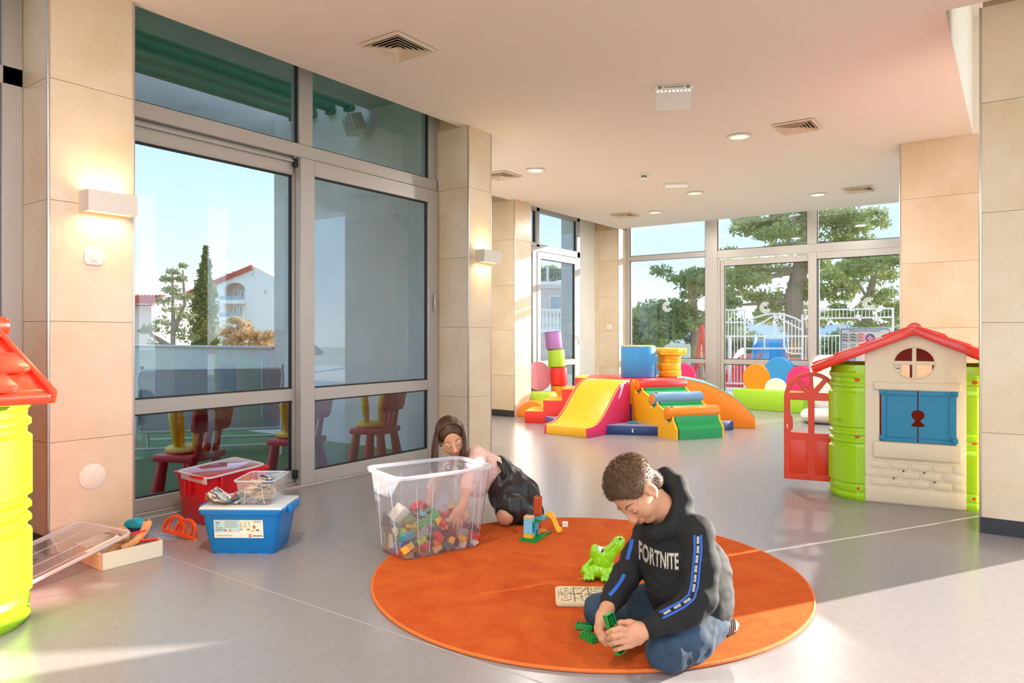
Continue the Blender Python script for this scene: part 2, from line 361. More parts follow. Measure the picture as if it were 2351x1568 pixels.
# back glazing: a fixed light and two sliding leaves
w4 = sempty('window_4')
xa = lambda x: x
fixed_frame(w4, 'y', YB, [(-5.5, -5.43, 0, 3.12), (-4.10, -3.90, 0, 3.12), (-5.43, -4.10, 2.345, 2.43), (-5.43, -4.10, .63, .70), (-5.43, -4.10, 0, .08), (-3.90, -.6, 2.30, 2.43), (-2.55, -2.41, 2.43, 3.12), (-.75, -.6, 0, 3.12)], -.03, .07)
for a0, a1 in ((-5.43, -4.10),):
    for z0, z1 in ((2.43, 3.12), (.70, 2.345), (.08, .63)): transom(w4, 'y', YB + .03, a0, a1, z0, z1)
transom(w4, 'y', YB + .03, -3.90, -2.55, 2.43, 3.12); transom(w4, 'y', YB + .03, -2.41, -.75, 2.43, 3.12)
d7_ = sempty('door_7'); leaf(d7_, 'y', YB + .03, -3.90, -2.39, .012, 2.28, (.1, .1, .1, .1), [(.625, .705)])
d8_ = sempty('door_8'); leaf(d8_, 'y', YB - .02, -2.53, -.75, .012, 2.30, (.12, .12, .1, .1), [(.625, .705)])
bm = B(); bar(bm, 'y', YB, -3.9, -.7, -.01, .012, -.06, .07); bar(bm, 'y', YB, -3.905, -3.86, 0, 2.3, -.02, .0); obj('floor_track', bm, ALU, w4)
# far right part of the back glazing (beyond the pillars) and the right side, mullions only, left unglazed to let in more fill light
w5 = sempty('window_5')
fixed_frame(w5, 'y', YB, [(2.2, 2.27, 0, HV), (5.9, 6.0, 0, HV)], -.03, .07)
w6 = sempty('window_6')
fixed_frame(w6, 'x', XR + .1, [(-1.5, -1.4, 0, 3.12), (1.0, 1.1, 0, 3.12), (3.4, 3.5, 0, 3.12), (5.2, 5.3, 0, 3.12), (7.3, 7.4, 0, 3.12), (9.4, 9.5, 0, 3.12)])
w7 = sempty('window_7')  # unseen openings behind the viewer, panes left out for fill light
fixed_frame(w7, 'y', YF - .1, [(-2.6, -2.5, 0, 3.12), (0, .1, 0, 3.12), (2.5, 2.6, 0, 3.12)])

# ---------------------------------------------------------------- ceiling fittings
CREAM = mat('cream_grille', 'e6d6bf', .55)
DARKV = mat('vent_dark', '221d18', .8)
def vent(cx_, cy_, sx_, sy_, rz, label, group='square ceiling air vents'):
    t = thing('ceiling_vent', label, 'air vent', (cx_, cy_, H), rz, group)
    bm = B(); b2(bm, (-sx_ * .43, -sy_ * .43, -.002), (sx_ * .43, sy_ * .43, .0)); obj('backing', bm, DARKV, t, smooth=False)
    def ringf(bm, s0, s1, z0, z1):
        o = [(-sx_ * s0, -sy_ * s0, z0), (sx_ * s0, -sy_ * s0, z0), (sx_ * s0, sy_ * s0, z0), (-sx_ * s0, sy_ * s0, z0)]
        i = [(-sx_ * s1, -sy_ * s1, z1), (sx_ * s1, -sy_ * s1, z1), (sx_ * s1, sy_ * s1, z1), (-sx_ * s1, sy_ * s1, z1)]
        th = Vector((0, 0, .003)); a = [bm.verts.new(p) for p in o]; b = [bm.verts.new(p) for p in i]
        c = [bm.verts.new(Vector(p) + th) for p in o]; d = [bm.verts.new(Vector(p) + th) for p in i]
        for k in range(4):
            q = (k + 1) % 4
            for f in ((a[k], a[q], b[q], b[k]), (c[q], c[k], d[k], d[q]), (b[k], b[q], d[q], d[k]), (a[q], a[k], c[k], c[q])): bm.faces.new(f)
    bm = B(); ringf(bm, .5, .44, -.008, -.016); obj('frame', bm, CREAM, t, smooth=False)
    for k in range(5):
        bm = B(); s = .43 - k * .08; ringf(bm, s, max(s - .075, .02), -.024, -.004 - .0); obj('louvre', bm, CREAM, t, smooth=False)
    return t
vent(-3.14, 3.20, .33, .35, 0, 'largest square cream air vent in the ceiling, nearest the left window')
vent(-1.55, 6.40, .34, .36, 0, 'square cream ceiling air vent right of the hanging exit sign')
vent(-4.72, 6.43, .34, .36, 0, 'cream ceiling air vent just behind the second wall lamp pillar')
vent(-1.59, 9.59, .34, .36, 0, 'small cream ceiling air vent near the right pillar by the back windows')
vent(-4.77, 9.61, .34, .36, 0, 'cream ceiling air vent over the blue cylinder near the back window')
CHROME = mat('reflector', 'dcdcda', .15, metal=.9)
LAMPL = mat('downlight_added_glow', 'fff1dc', emit=0.6)  # glow added to ceiling fittings that are switched off
def downlight(x_, y_, label):
    t = thing('downlight', label, 'ceiling light', (x_, y_, H), 0, 'round recessed ceiling lights')
    lathe_p = [(.075, -.002), (.105, -.004), (.108, -.010), (.085, -.014), (.078, -.008), (.075, -.002)]
    bm = B(); lathe(bm, lathe_p, 32); obj('rim', bm, WHITEP, t)
    bm = B(); lathe(bm, [(.001, -.003), (.079, -.003), (.079, -.009), (.001, -.009)], 32); obj('diffuser', bm, LAMPL, t)
    ld = bpy.data.lights.new('downlight_fill', 'AREA'); ld.shape = 'DISK'; ld.size = .15; ld.energy = DLP; ld.color = (1, .95, .88)  # fill light added to brighten the room; the fittings are unlit
    lo = bpy.data.objects.new('bulb', ld); COL.objects.link(lo); lo.parent = t; lo.location = (0, 0, -.02)
DLP = 32.0
downlight(-2.05, 6.42, 'round recessed ceiling light left of the square vent, nearest the exit sign')
downlight(-4.27, 6.45, 'round recessed ceiling light near the vent beside the wall lamp pillar')
downlight(-3.32, 8.65, 'round recessed ceiling light behind the flat emergency lamp')
downlight(-2.08, 9.64, 'round recessed ceiling light left of the vent by the right back window')
downlight(-4.31, 9.66, 'round recessed ceiling light right of the vent over the blue cylinder')
for q, w in (((-2.0, 1.2), 'over the viewer on the left'), ((-2.0, -1.5), 'behind the viewer on the left'), ((1.2, 1.2), 'over the viewer on the right'), ((1.2, -1.5), 'behind the viewer on the right'), ((3.6, 3.0), 'far right of the viewer')): downlight(*q, 'added fill downlight outside the picture, ' + w)  # unseen downlights, added only to brighten the room
# hanging exit sign with a clear plate and a row of leds
t = thing('exit_sign', 'hanging emergency sign with clear plate and row of white leds', 'exit sign', (-2.03, 4.87, H), math.radians(28))
bm = B(); b2(bm, (-.135, -.03, -.028), (.135, .03, 0), .004); obj('housing', bm, WHITEP, t)
bm = B()
for k in (-.1, .1): b2(bm, (k - .012, -.034, -.02), (k + .012, -.030, -.006))
b2(bm, (-.07, -.0335, -.014), (.07, -.0305, -.009)); obj('clip', bm, mat('clip_grey', '77736c', .5), t)
for k in range(9):
    bm = B(); sphere(bm, (-.112 + .028 * k, -.006, -.031), .006, 8, 6); obj('led', bm, mat('led', 'f4fbff', emit=2.5), t)
bm = B(); b2(bm, (-.125, -.004, -.165), (.125, .004, -.028)); obj('clear_plate', bm, glassmat('acrylic', (.93, .96, .98), 1.0, .25), t, smooth=False)
t = thing('emergency_lamp', 'flat white rectangular emergency lamp on the ceiling', 'ceiling light', (-3.3, 8.0, H), math.radians(28))
bm = B(); b2(bm, (-.14, -.05, -.03), (.14, .05, 0), .006); obj('housing', bm, WHITEP, t)
bm = B(); b2(bm, (-.125, -.04, -.036), (.125, .04, -.029), .003); obj('diffuser', bm, mat('opal', 'f2f4f5', .3, emit=.25), t)
t = thing('smoke_detector', 'white smoke detector with dark band hanging under the ceiling', 'smoke detector', (-3.38, 7.28, H))
bm = B(); lathe(bm, [(.05, 0), (.052, -.02), (.03, -.025), (.03, -.03)], 24); obj('base', bm, WHITEP, t)
bm = B(); lathe(bm, [(.03, -.028), (.032, -.05), (.03, -.052)], 24); obj('sensor_band', bm, mat('sensor_grey', '6f6a62', .6), t)
bm = B(); lathe(bm, [(.033, -.05), (.04, -.056), (.036, -.075), (.01, -.08)], 24); obj('cap', bm, WHITEP, t)
t = thing('motion_sensor', 'tiny white sensor tilted on the ceiling right of the smoke detector', 'sensor', (-2.75, 7.7, H))
bm = B(); lathe(bm, [(.045, 0), (.045, -.012), (.01, -.016)], 20); obj('base', bm, WHITEP, t)
bm = B(); sphere(bm, (0, 0, -.025), (.026, .026, .02)); obj('lens', bm, WHITEP, t)

# ---------------------------------------------------------------- wall lamps, sockets, cover disc
LAMPW = mat('lamp_white', 'd9d2c8', .55)
def sconce(x_, y_, z_, label, w=.243):
    t = thing('wall_lamp', label, 'wall lamp', (x_, y_, z_), 0, 'box-shaped wall lamps')
    bm = B(); hx, hy, hz, th = .115, w / 2, .053, .004
    b2(bm, (hx - th, -hy, -hz), (hx, hy, hz)); b2(bm, (.012, -hy, -hz), (hx - th, -hy + th, hz)); b2(bm, (.012, hy - th, -hz), (hx - th, hy, hz)); b2(bm, (.0, -hy + .02, -.03), (.012, hy - .02, .03)); b2(bm, (.012, -hy + th, -.004), (hx - th, hy - th, .004))
    obj('shade', bm, LAMPW, t, smooth=False)
    for s in (-1, 1):
        bm = B(); b2(bm, (.016, -hy + .008, s * .044 - .002), (hx - .008, hy - .008, s * .044 + .002)); obj('diffuser', bm, mat('warm_diffuser', 'ffd9a0', emit=1.6), t, smooth=False)
        ld = bpy.data.lights.new('wall_lamp_light', 'AREA'); ld.shape = 'RECTANGLE'; ld.size = .07; ld.size_y = w - .03; ld.energy = 1.0; ld.color = (1, .72, .40); ld.spread = math.radians(150)
        lo = bpy.data.objects.new('bulb', ld); COL.objects.link(lo); lo.parent = t; lo.location = (.06, 0, s * .05); lo.rotation_euler = (PI if s > 0 else 0, 0, 0)
sconce(-3.885, 1.79, 1.758, 'white box wall lamp glowing warm on the nearest left pillar')
sconce(-3.832, 4.945, 1.765, 'white box wall lamp glowing warm on the pillar behind the girl')
def socket(M, label):
    t = thing('wall_socket', label, 'socket', M=M)
    bm = B(); prism(bm, rrect(.088, .084, .02), -.010, 0, bev=.003); obj('plate', bm, WHITEP, t)
    bm = B(); prism(bm, rrect(.05, .05, .004), -.013, -.008); obj('insert', bm, WHITEP, t)
    bm = B(); lathe(bm, [(.0195, 0), (.0205, 0), (.0205, .003), (.0195, .003)], 28, M=TR(0, -.0135, 0, rx=PI / 2)); obj('rim', bm, mat('socket_rim_grey', 'd6d2ca', .5), t)  # ring slightly greyer than the plate
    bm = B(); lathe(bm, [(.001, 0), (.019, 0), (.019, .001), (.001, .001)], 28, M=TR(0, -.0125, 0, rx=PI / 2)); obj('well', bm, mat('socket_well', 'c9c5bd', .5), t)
    bm = B()
    for s in (-1, 1): cyl(bm, (s * .0095, -.0145, 0), (s * .0095, -.013, 0), .0028, n=10)
    obj('pin_hole', bm, GASKET, t)
socket(TR(-3.885, 1.743, 1.484, rz=PI / 2), 'white electric socket under the nearest wall lamp')
socket(TR(-5.68, YB - .3, 1.22, rz=0), 'white electric socket on the far wall left of the back windows')
t = thing('wall_cover', 'round white blank cover low on the nearest left pillar', 'wall cover', (-3.885, 1.738, .354))
bm = B(); lathe(bm, [(.001, 0.001), (.066, 0.001), (.066, .003), (.062, .006), (.001, .007)], 40, M=TR(ry=PI / 2)); obj('disc', bm, mat('offwhite', 'ece5d8', .6), t)
# ---------------------------------------------------------------- plates with holes (2d curves filled and given thickness)
def plate(polys, th, bev=0., res=1):
    """closed 2d outlines (first the outer one, then holes), as a mesh in local x-z, thickness along y"""
    cu = bpy.data.curves.new('p', 'CURVE'); cu.dimensions = '2D'; cu.fill_mode = 'BOTH'; cu.extrude = max(th / 2 - bev, .0001); cu.bevel_depth = bev; cu.bevel_resolution = res
    if bev: cu.offset = -bev
    for p in polys:
        sp = cu.splines.new('POLY'); sp.points.add(len(p) - 1); sp.use_cyclic_u = True
        for q, v in zip(sp.points, p): q.co = (v[0], v[1], 0, 1)
    o = bpy.data.objects.new('p', cu); COL.objects.link(o)
    me = bpy.data.meshes.new_from_object(o.evaluated_get(bpy.context.evaluated_depsgraph_get()))
    bpy.data.objects.remove(o); bpy.data.curves.remove(cu)
    me.transform(Matrix(((1, 0, 0, 0), (0, 0, -1, 0), (0, 1, 0, 0), (0, 0, 0, 1))))
    me.polygons.foreach_set('use_smooth', [True] * len(me.polygons)); me.set_sharp_from_angle(angle=math.radians(35))
    return me
def ell(rx, rz, n=32, cx=0, cz=0): return [(cx + rx * math.cos(2 * PI * k / n), cz + rz * math.sin(2 * PI * k / n)) for k in range(n)]
def sector(rx, rz, a0, a1, r0, n=8, cx=0, cz=0):
    o = [(cx + rx * math.cos(a0 + (a1 - a0) * k / n), cz + rz * math.sin(a0 + (a1 - a0) * k / n)) for k in range(n + 1)]
    i = [(cx + rx * r0 * math.cos(a1 - (a1 - a0) * k / n), cz + rz * r0 * math.sin(a1 - (a1 - a0) * k / n)) for k in range(n + 1)]
    return o + i
# ---------------------------------------------------------------- soft-play furniture
def foam(n, c, r=.42): return mat('vinyl_' + n, c, r, spec=.45, bump=.05, bscale=25, coat=.12)
F = {k: foam(k, v) for k, v in dict(yellow='f6b81c', gold='f2a80f', orange='f08a12', red='ee2f2a', magenta='d92f6e', pink='f2a3c0', green='0f9a52', lime='a3d832', blue='2f8fd0', navy='1d3f7d', sky='6f9dc8', cyan='6fd8d0', purple='a878c0', white='e9e6df', greyblue='8d93b8', violet='5a58a8').items()}
HP, HC, HA = .57, Vector((-3.88, 8.0, 0)), math.radians(-93.7)
AP = .53; RC = AP / math.cos(PI / 6)
def hexpts(r=RC): return [(r * math.cos(HA + PI / 6 + k * PI / 3), r * math.sin(HA + PI / 6 + k * PI / 3)) for k in range(6)]
t = thing('foam_hexagon_block', 'navy blue hexagonal foam base block under the red-topped platform', 'soft play block', HC)
bm = B(); vprism(bm, hexpts(), .0, .285, bev=.012); obj('block', bm, F['navy'], t)
t = thing('foam_platform', 'red-topped hexagonal foam platform with orange sides in the soft play set', 'soft play block', HC + Vector((0, 0, .2855)))
bm = B(); vprism(bm, hexpts(), .0, .272, bev=.012); obj('block', bm, F['gold'], t)
bm = B(); vprism(bm, hexpts(RC - .004), .262, .285, bev=.008); obj('top_cover', bm, F['red'], t)
def outm(k, dist=AP + .006): # frame at hexagon side k: local x = outward, y = along the side
    a = HA + k * PI / 3
    return TR(HC.x + dist * math.cos(a), HC.y + dist * math.sin(a), 0, rz=a)
def piping(bm, pts, M=I4, r=.005): tube(bm, pts, r, 6, M=M)
# slide: local x outward 0..L, profile z(x)
SW = .55
t = thing('foam_slide', 'yellow foam slide with magenta sides and a wavy chute', 'slide', M=outm(0))
prof = [(0, .57), (.06, .57), (.14, .555), (.22, .515), (.30, .455), (.38, .38), (.46, .30), (.54, .225), (.62, .165), (.70, .125), (.79, .105), (.88, .10)]
poly = [(0, 0), (.88, 0)] + prof[::-1]
bm = B(); prism(bm, poly, -SW / 2 + .012, SW / 2 - .012, bev=.008); obj('chute', bm, F['yellow'], t, ang=30)
for s in (-1, 1):
    bm = B(); prism(bm, poly, s * SW / 2 - .013, s * SW / 2 + .013, bev=.006); obj('side_panel', bm, F['magenta'], t, ang=30)
    bm = B(); piping(bm, [(x, s * (SW / 2 + .008), z + .002) for x, z in prof]); obj('piping', bm, F['yellow'], t)
bm = B(); box(bm, (.17, SW / 2 + .006, .535), (.16, .025, .004), M=TR(ry=0)); obj('velcro_strip', bm, F['white'], t)
# roller ramp
RW = .575
t = thing('foam_roller_ramp', 'green foam roller ramp with yellow sides and three notched steps', 'soft play ramp', M=outm(1))
RL = .88
cen = [(.73, .235), (.435, .36), (.125, .49)]
def notch(c): return [(c[0] + .078 * math.cos(a), c[1] + .078 * math.sin(a)) for a in [math.radians(v) for v in (20, -10, -40, -70, -100, -130, -160, -185)]]
prof = [(RL, 0), (RL, .10), (.80, .19)]
for c, nx in zip(cen, ((.60, .30), (.29, .43), (.03, .55))):
    prof += [q for q in notch(c)] + [nx]
prof = [(RL, 0), (RL, .105), (.815, .19)] + notch(cen[0]) + [(.645, .285), (.52, .335)] + notch(cen[1]) + [(.35, .41), (.215, .462)] + notch(cen[2]) + [(.045, .55), (0, .568), (0, 0)]
bm = B(); prism(bm, prof, -RW / 2 + .02, RW / 2 - .02); obj('tread', bm, F['green'], t, ang=25)
for s in (-1, 1):
    bm = B(); prism(bm, [(x, z + (.004 if z > .05 else 0)) for x, z in prof], s * RW / 2 - .021, s * RW / 2 + .005); obj('side_panel', bm, F['yellow'], t, ang=25)
Mr = outm(1)
for c, mcol, lab in zip(cen, ('orange', 'sky', 'red'), ('orange foam roller on the lowest notch of the green ramp', 'grey-blue foam roller on the middle notch of the green ramp', 'red foam roller on the top notch of the green ramp')):
    r = .068
    t = thing('foam_roller', lab, 'roller', M=Mr @ TR(c[0] + .018, -.02, c[1] + .032), group='rollers on the ramp')
    bm = B(); tube(bm, [(0, -RW / 2 - .02, 0), (0, -RW / 2 - .012, 0), (0, RW / 2 + .022, 0), (0, RW / 2 + .03, 0)], [r - .006, r, r, r - .006], 28); obj('body', bm, F[mcol], t)
    for s in (-1, 1):
        bm = B(); tube(bm, [(0, .005 + s * (RW / 2 + .0), 0), (0, .005 + s * (RW / 2 + .024), 0), (0, .005 + s * (RW / 2 + .03), 0)], [r - .008, r - .008, r - .03], 24); obj('end_cap', bm, F['orange'], t)
    bm = B(); box(bm, (.02, -RW / 2 + .02, r + .001), (.03, .022, .003)); obj('brand_tag', bm, F['red'], t)
# arch
t = thing('foam_arch_wedge', 'orange quarter-arch foam wedge with a turquoise top', 'soft play wedge', M=outm(2))
prof = [(0, .57), (.16, .552), (.32, .515), (.46, .46), (.60, .385), (.72, .295), (.81, .205), (.875, .125), (.88, .115)]
poly = [(0, 0), (.88, 0)] + prof[::-1]
bm = B(); prism(bm, poly, -.28, .28, bev=.006); obj('side_body', bm, F['orange'], t, ang=25)
bm = B(); prism(bm, prof[:-1] + [(x, z + .008) for x, z in prof[:-1]][::-1], -.283, .283); obj('top_cover', bm, F['cyan'], t, ang=25)
# stairs
st = TR(-4.963, 7.257, 0, rz=math.atan2(.415, .91))
t = thing('foam_stairs', 'red foam stairs with yellow treads at the left of the soft play set', 'soft play stairs', M=st)
hs = [.142, .28, .42, .56]; xs = [0, .229, .458, .62, .76]
poly = [(0, 0)]
for k in range(4): poly += [(xs[k], hs[k]), (xs[k + 1], hs[k])]
poly += [(.76, 0)]
bm = B(); prism(bm, poly, .0, .56, bev=.006); obj('body', bm, F['red'], t, ang=30)
for k in range(4):
    bm = B(); box(bm, ((xs[k] + xs[k + 1]) / 2, .28, hs[k] + .003), (xs[k + 1] - xs[k] - .004, .556, .008), .003); obj('tread', bm, F['yellow'], t)
def trimat(pts, label, side, top):
    c = Vector((sum(p[0] for p in pts) / 3, sum(p[1] for p in pts) / 3, 0))
    t = thing('foam_floor_mat', label, 'floor mat', c, 0, 'triangular mats between the soft play blocks')
    q = [(p[0] - c.x, p[1] - c.y) for p in pts]
    bm = B(); vprism(bm, q, 0, .098, bev=.006); obj('side', bm, F[side], t)
    bm = B(); vprism(bm, [(x * .985, y * .985) for x, y in q], .096, .104, bev=.003); obj('top_cover', bm, F[top], t)
    return c
trimat([(-3.668, 6.93), (-3.15, 7.15), (-3.60, 7.46)], 'navy triangular mat with grey top between yellow slide and roller ramp', 'navy', 'greyblue')
trimat([(-2.80, 7.72), (-2.66, 8.13), (-3.20, 7.93)], 'navy triangular mat between roller ramp and orange arch wedge', 'navy', 'greyblue')
trimat([(-4.29, 6.98), (-4.27, 7.42), (-4.68, 7.28)], 'violet triangular mat between red stairs and yellow slide', 'violet', 'greyblue')
t = thing('fabric_scrap', 'small turquoise cloth toy lying on the front triangular mat', 'cloth toy', (-3.48, 7.2, .105), .4)
bm = B()
for a, b, r in (((-.05, 0, .012), (0, .004, .014), .011), ((0, .004, .014), (.05, -.006, .012), .010), ((0, 0, .013), (.02, .03, .012), .009)): tube(bm, [a, b], r, 10)
obj('body', bm, mat('turq_cloth', '1fa3b5', .8), t)
bm = B(); sphere(bm, (.055, -.006, .013), .013, 10, 8); obj('end_knot', bm, MATS['turq_cloth'], t)
bm = B(); box(bm, (0, 0, 0), (.014, .004, .04)); tag(obj('mat_label', bm, F['white'], loc=(-3.40, 7.036, .05), rz=math.radians(23)), 'small white maker tag on the navy mat between slide and ramp', 'tag')
# blue drum on the platform, yellow flower discs behind it
t = thing('foam_drum', 'big blue foam cylinder with yellow top standing on the platform', 'foam cylinder', (-3.78, 7.98, HP + .001))
bm = B(); lathe(bm, [(.19, 0), (.205, .004), (.21, .012), (.21, .365), (.205, .376)], 40); obj('body', bm, F['blue'], t)
bm = B(); lathe(bm, [(.001, .37), (.205, .37), (.204, .382), (.19, .388), (.001, .389)], 40); obj('top_cover', bm, F['yellow'], t)
def petal_disc(r, am, n=6, h=.088):
    pts = []
    for k in range(60):
        a = 2 * PI * k / 60; rr = r * (1 + am * math.cos(n * a)); pts.append((rr * math.cos(a), rr * math.sin(a)))
    return pts
zz = HP + .001
for k, (r, am, dx, dy, dr, lab) in enumerate(((.14, 0.02, .01, .0, 0, 'lowest yellow foam disc of the stack behind the blue cylinder'), (.145, .02, -.005, 0, .3, 'second yellow foam disc from the bottom of the stack'), (.14, .02, -.0, .01, .6, 'third yellow foam disc, under the flower-shaped one'), (.185, .06, .02, .0, .2, 'flower-shaped yellow foam disc on top of the disc stack'))):
    t = thing('foam_disc', lab, 'foam disc', (-3.53 + dx, 8.33 + dy, zz), dr, 'yellow discs stacked on the platform')
    bm = B(); vprism(bm, petal_disc(r, am), 0, .088, bev=.012, seg=3); obj('body', bm, F['yellow'], t, ang=50)
    bm = B(); tube(bm, [(x * 1.004, y * 1.004, .044) for x, y in petal_disc(r, am)][::2], .004, 5, closed=True); obj('seam', bm, F['gold'], t)
    zz += .0885
# leaning tower of cylinders
tx, ty = -5.30, 8.62; zz = 0
for k, (c, hgt, lean, lab) in enumerate((('orange', .38, 0, 'orange foam cylinder at the foot of the coloured tower'), ('red', .252, -.0, 'red foam cylinder in the leaning tower'), ('lime', .252, -.03, 'lime green foam cylinder in the leaning tower'), ('purple', .25, -.065, 'purple foam cylinder on top of the leaning tower'))):
    t = thing('foam_cylinder', lab, 'foam cylinder', M=TR(tx + lean * 1.0, ty - .01 * k, zz, ry=math.radians(-1.5 * k), rx=math.radians(.8 * k)), group='tower of foam cylinders')
    bm = B(); lathe(bm, [(.105, .0), (.118, .006), (.12, .014), (.12, hgt - .014), (.118, hgt - .006), (.105, hgt - .001)], 32); obj('body', bm, F[c], t)
    bm = B(); tube(bm, [(.1195 * math.cos(a), .1195 * math.sin(a), hgt - .008) for a in np.linspace(0, 2 * PI, 25)[:-1]], .004, 5, closed=True); obj('piping', bm, mat('dark_piping', '6a5a55', .6), t)
    zz += hgt + .001
t = thing('foam_pouf', 'lime green round foam seat beside the tower by the pillar', 'foam seat', (-5.36, 8.27, 0))
bm = B(); lathe(bm, [(.19, 0), (.2, .01), (.2, .27), (.18, .30), (.001, .305)], 32); obj('cushion', bm, F['lime'], t)
t = thing('foam_half_roll', 'orange half-round foam block lying by the pillar', 'foam block', (-5.28, 7.93, 0), math.radians(20), 'half-round foam blocks')
hr = [(.21 * math.cos(a), .21 * math.sin(a)) for a in np.linspace(0, PI, 15)]
bm = B(); prism(bm, hr, -.13, .13, bev=.008); obj('body', bm, F['orange'], t, ang=40)
t = thing('foam_half_roll', 'red half-round foam block behind the orange one', 'foam block', (-4.86, 8.36, 0), math.radians(20), 'half-round foam blocks')
bm = B(); prism(bm, hr, -.13, .13, bev=.008); obj('body', bm, F['red'], t, ang=40)
# flower benches
def flower_bench(M, label, cols, group='flower-backed foam benches'):
    t = thing('flower_bench', label, 'bench', M=M, group=group)
    bm = B(); prism(bm, [(-.5, 0), (.5, 0), (.54, .285), (-.54, .285)], 0, .40, bev=.012); obj('seat', bm, F['lime'], t)
    for (cx_, cz, r, dy), c in zip(((-.31, .44, .215, .40), (.02, .55, .215, .42), (.36, .43, .215, .40), (.0, .285, .17, .37)), cols):
        bm = B(); lathe(bm, [(.001, 0), (r - .012, 0), (r, .012), (r, .085), (r - .012, .097), (.001, .097)], 36, M=TR(cx_, dy, cz, rx=PI / 2)); obj('petal', bm, F[c], t)
    return t
flower_bench(TR(-2.93, 10.42, 0, rz=math.radians(-9)), 'lime green foam bench with orange, blue and magenta petal backrest', ('orange', 'blue', 'magenta', 'white'))
flower_bench(TR(-4.62, 10.28, 0, rz=math.radians(5)), 'lime foam bench with petal backrest hidden behind the yellow disc stack', ('orange', 'blue', 'magenta', 'white'))
t = thing('foam_petal', 'glare-paled pink round foam petal cushion propped behind the pillar', 'cushion', M=TR(-5.62, 8.52, .27, rz=math.radians(60), rx=math.radians(-6)))
bm = B(); lathe(bm, [(.001, 0), (.2, 0), (.21, .012), (.21, .08), (.2, .09), (.001, .09)], 32, M=TR(0, 0, .22, rx=PI / 2)); obj('body', bm, F['pink'], t)  # glare is put into the colour as a paler pink
CANVAS = mat('canvas', 'dcd6cc', .9, bump=.2, bscale=40)
def pillow(M, s, label):
    bm = B(); bmesh.ops.create_uvsphere(bm, u_segments=24, v_segments=14, radius=1)
    for v in bm.verts:
        x_, y_, z_ = v.co; k = lambda u: math.copysign(abs(u) ** .45, u)
        v.co = (k(x_) * s[0] * (1 - .10 * y_ * y_), k(y_) * s[1] * (1 - .10 * x_ * x_), z_ * s[2] + .006 * math.sin(9 * x_ + 4 * y_))
    t = thing('floor_cushion', label, 'cushion', M=M, group='white floor cushions'); obj('cover', bm, CANVAS, t, ang=80)
    bm = B(); tube(bm, [(s[0] * .96 * p[0], s[1] * .96 * p[1], 0) for p in rrect(2, 2, .3)], .004, 5, closed=True); obj('seam', bm, CANVAS, t)
pillow(TR(-1.96, 9.42, .085, rz=.3), (.27, .25, .08), 'white canvas floor cushion lying behind the red toy door')
pillow(TR(-2.16, 10.62, .42, rz=.1, rx=math.radians(78)), (.24, .40, .07), 'white canvas cushion propped upright beside the flower bench')

# ---------------------------------------------------------------- toy houses
PRED = mat('toy_red', 'e8301c', .28, spec=.5, coat=.3)
PDOOR = mat('toy_orange_red', 'e8401a', .35, spec=.5, bump=.05, bscale=400)
PLIME = mat('toy_lime', 'a5d813', .3, spec=.5, coat=.2)
PCREAM = mat('toy_cream', 'e9dcc2', .45, bump=.06, bscale=500)
PTEAL = mat('toy_teal', '0a86b4', .4, bump=.04, bscale=400)
WW, DD = .56, .85
def post_mesh():
    """lime corner column: convex section from (0,0) to (-.213,.1475), with ribs and raised panels"""
    arc = [(.0, .03), (.0, .0), (-.05, -.008), (-.10, .005), (-.15, .045), (-.19, .095), (-.213, .1475), (-.185, .155)]
    levels = [(0, 0), (.02, .012), (.035, .012), (.05, .0), (.06, .008), (.085, .010), (.105, 0), (.11, .009), (.115, .016), (.34, .016), (.345, .009), (.355, 0), (.37, .0), (.378, .014), (.395, .014), (.405, .0), (.42, .0), (.428, .014), (.445, .014), (.455, .0), (.47, 0), (.475, .009), (.48, .016), (.70, .016), (.705, .009), (.715, 0), (.735, 0), (.745, .013), (.765, .013), (.775, 0), (.80, 0), (.81, .010), (.835, .010), (.845, 0), (.885, 0)]
    cx_, cy_ = -.02, .15
    rows = []
    for z, o in levels:
        r = []
        for k, (x_, y_) in enumerate(arc):
            q = o if 2 <= k <= 6 else 0
            d = Vector((x_ - cx_, y_ - cy_)); d.normalize(); r.append((x_ + d.x * q, y_ + d.y * q, z))
        rows.append(r)
    bm = B(); rings(bm, rows); return bm
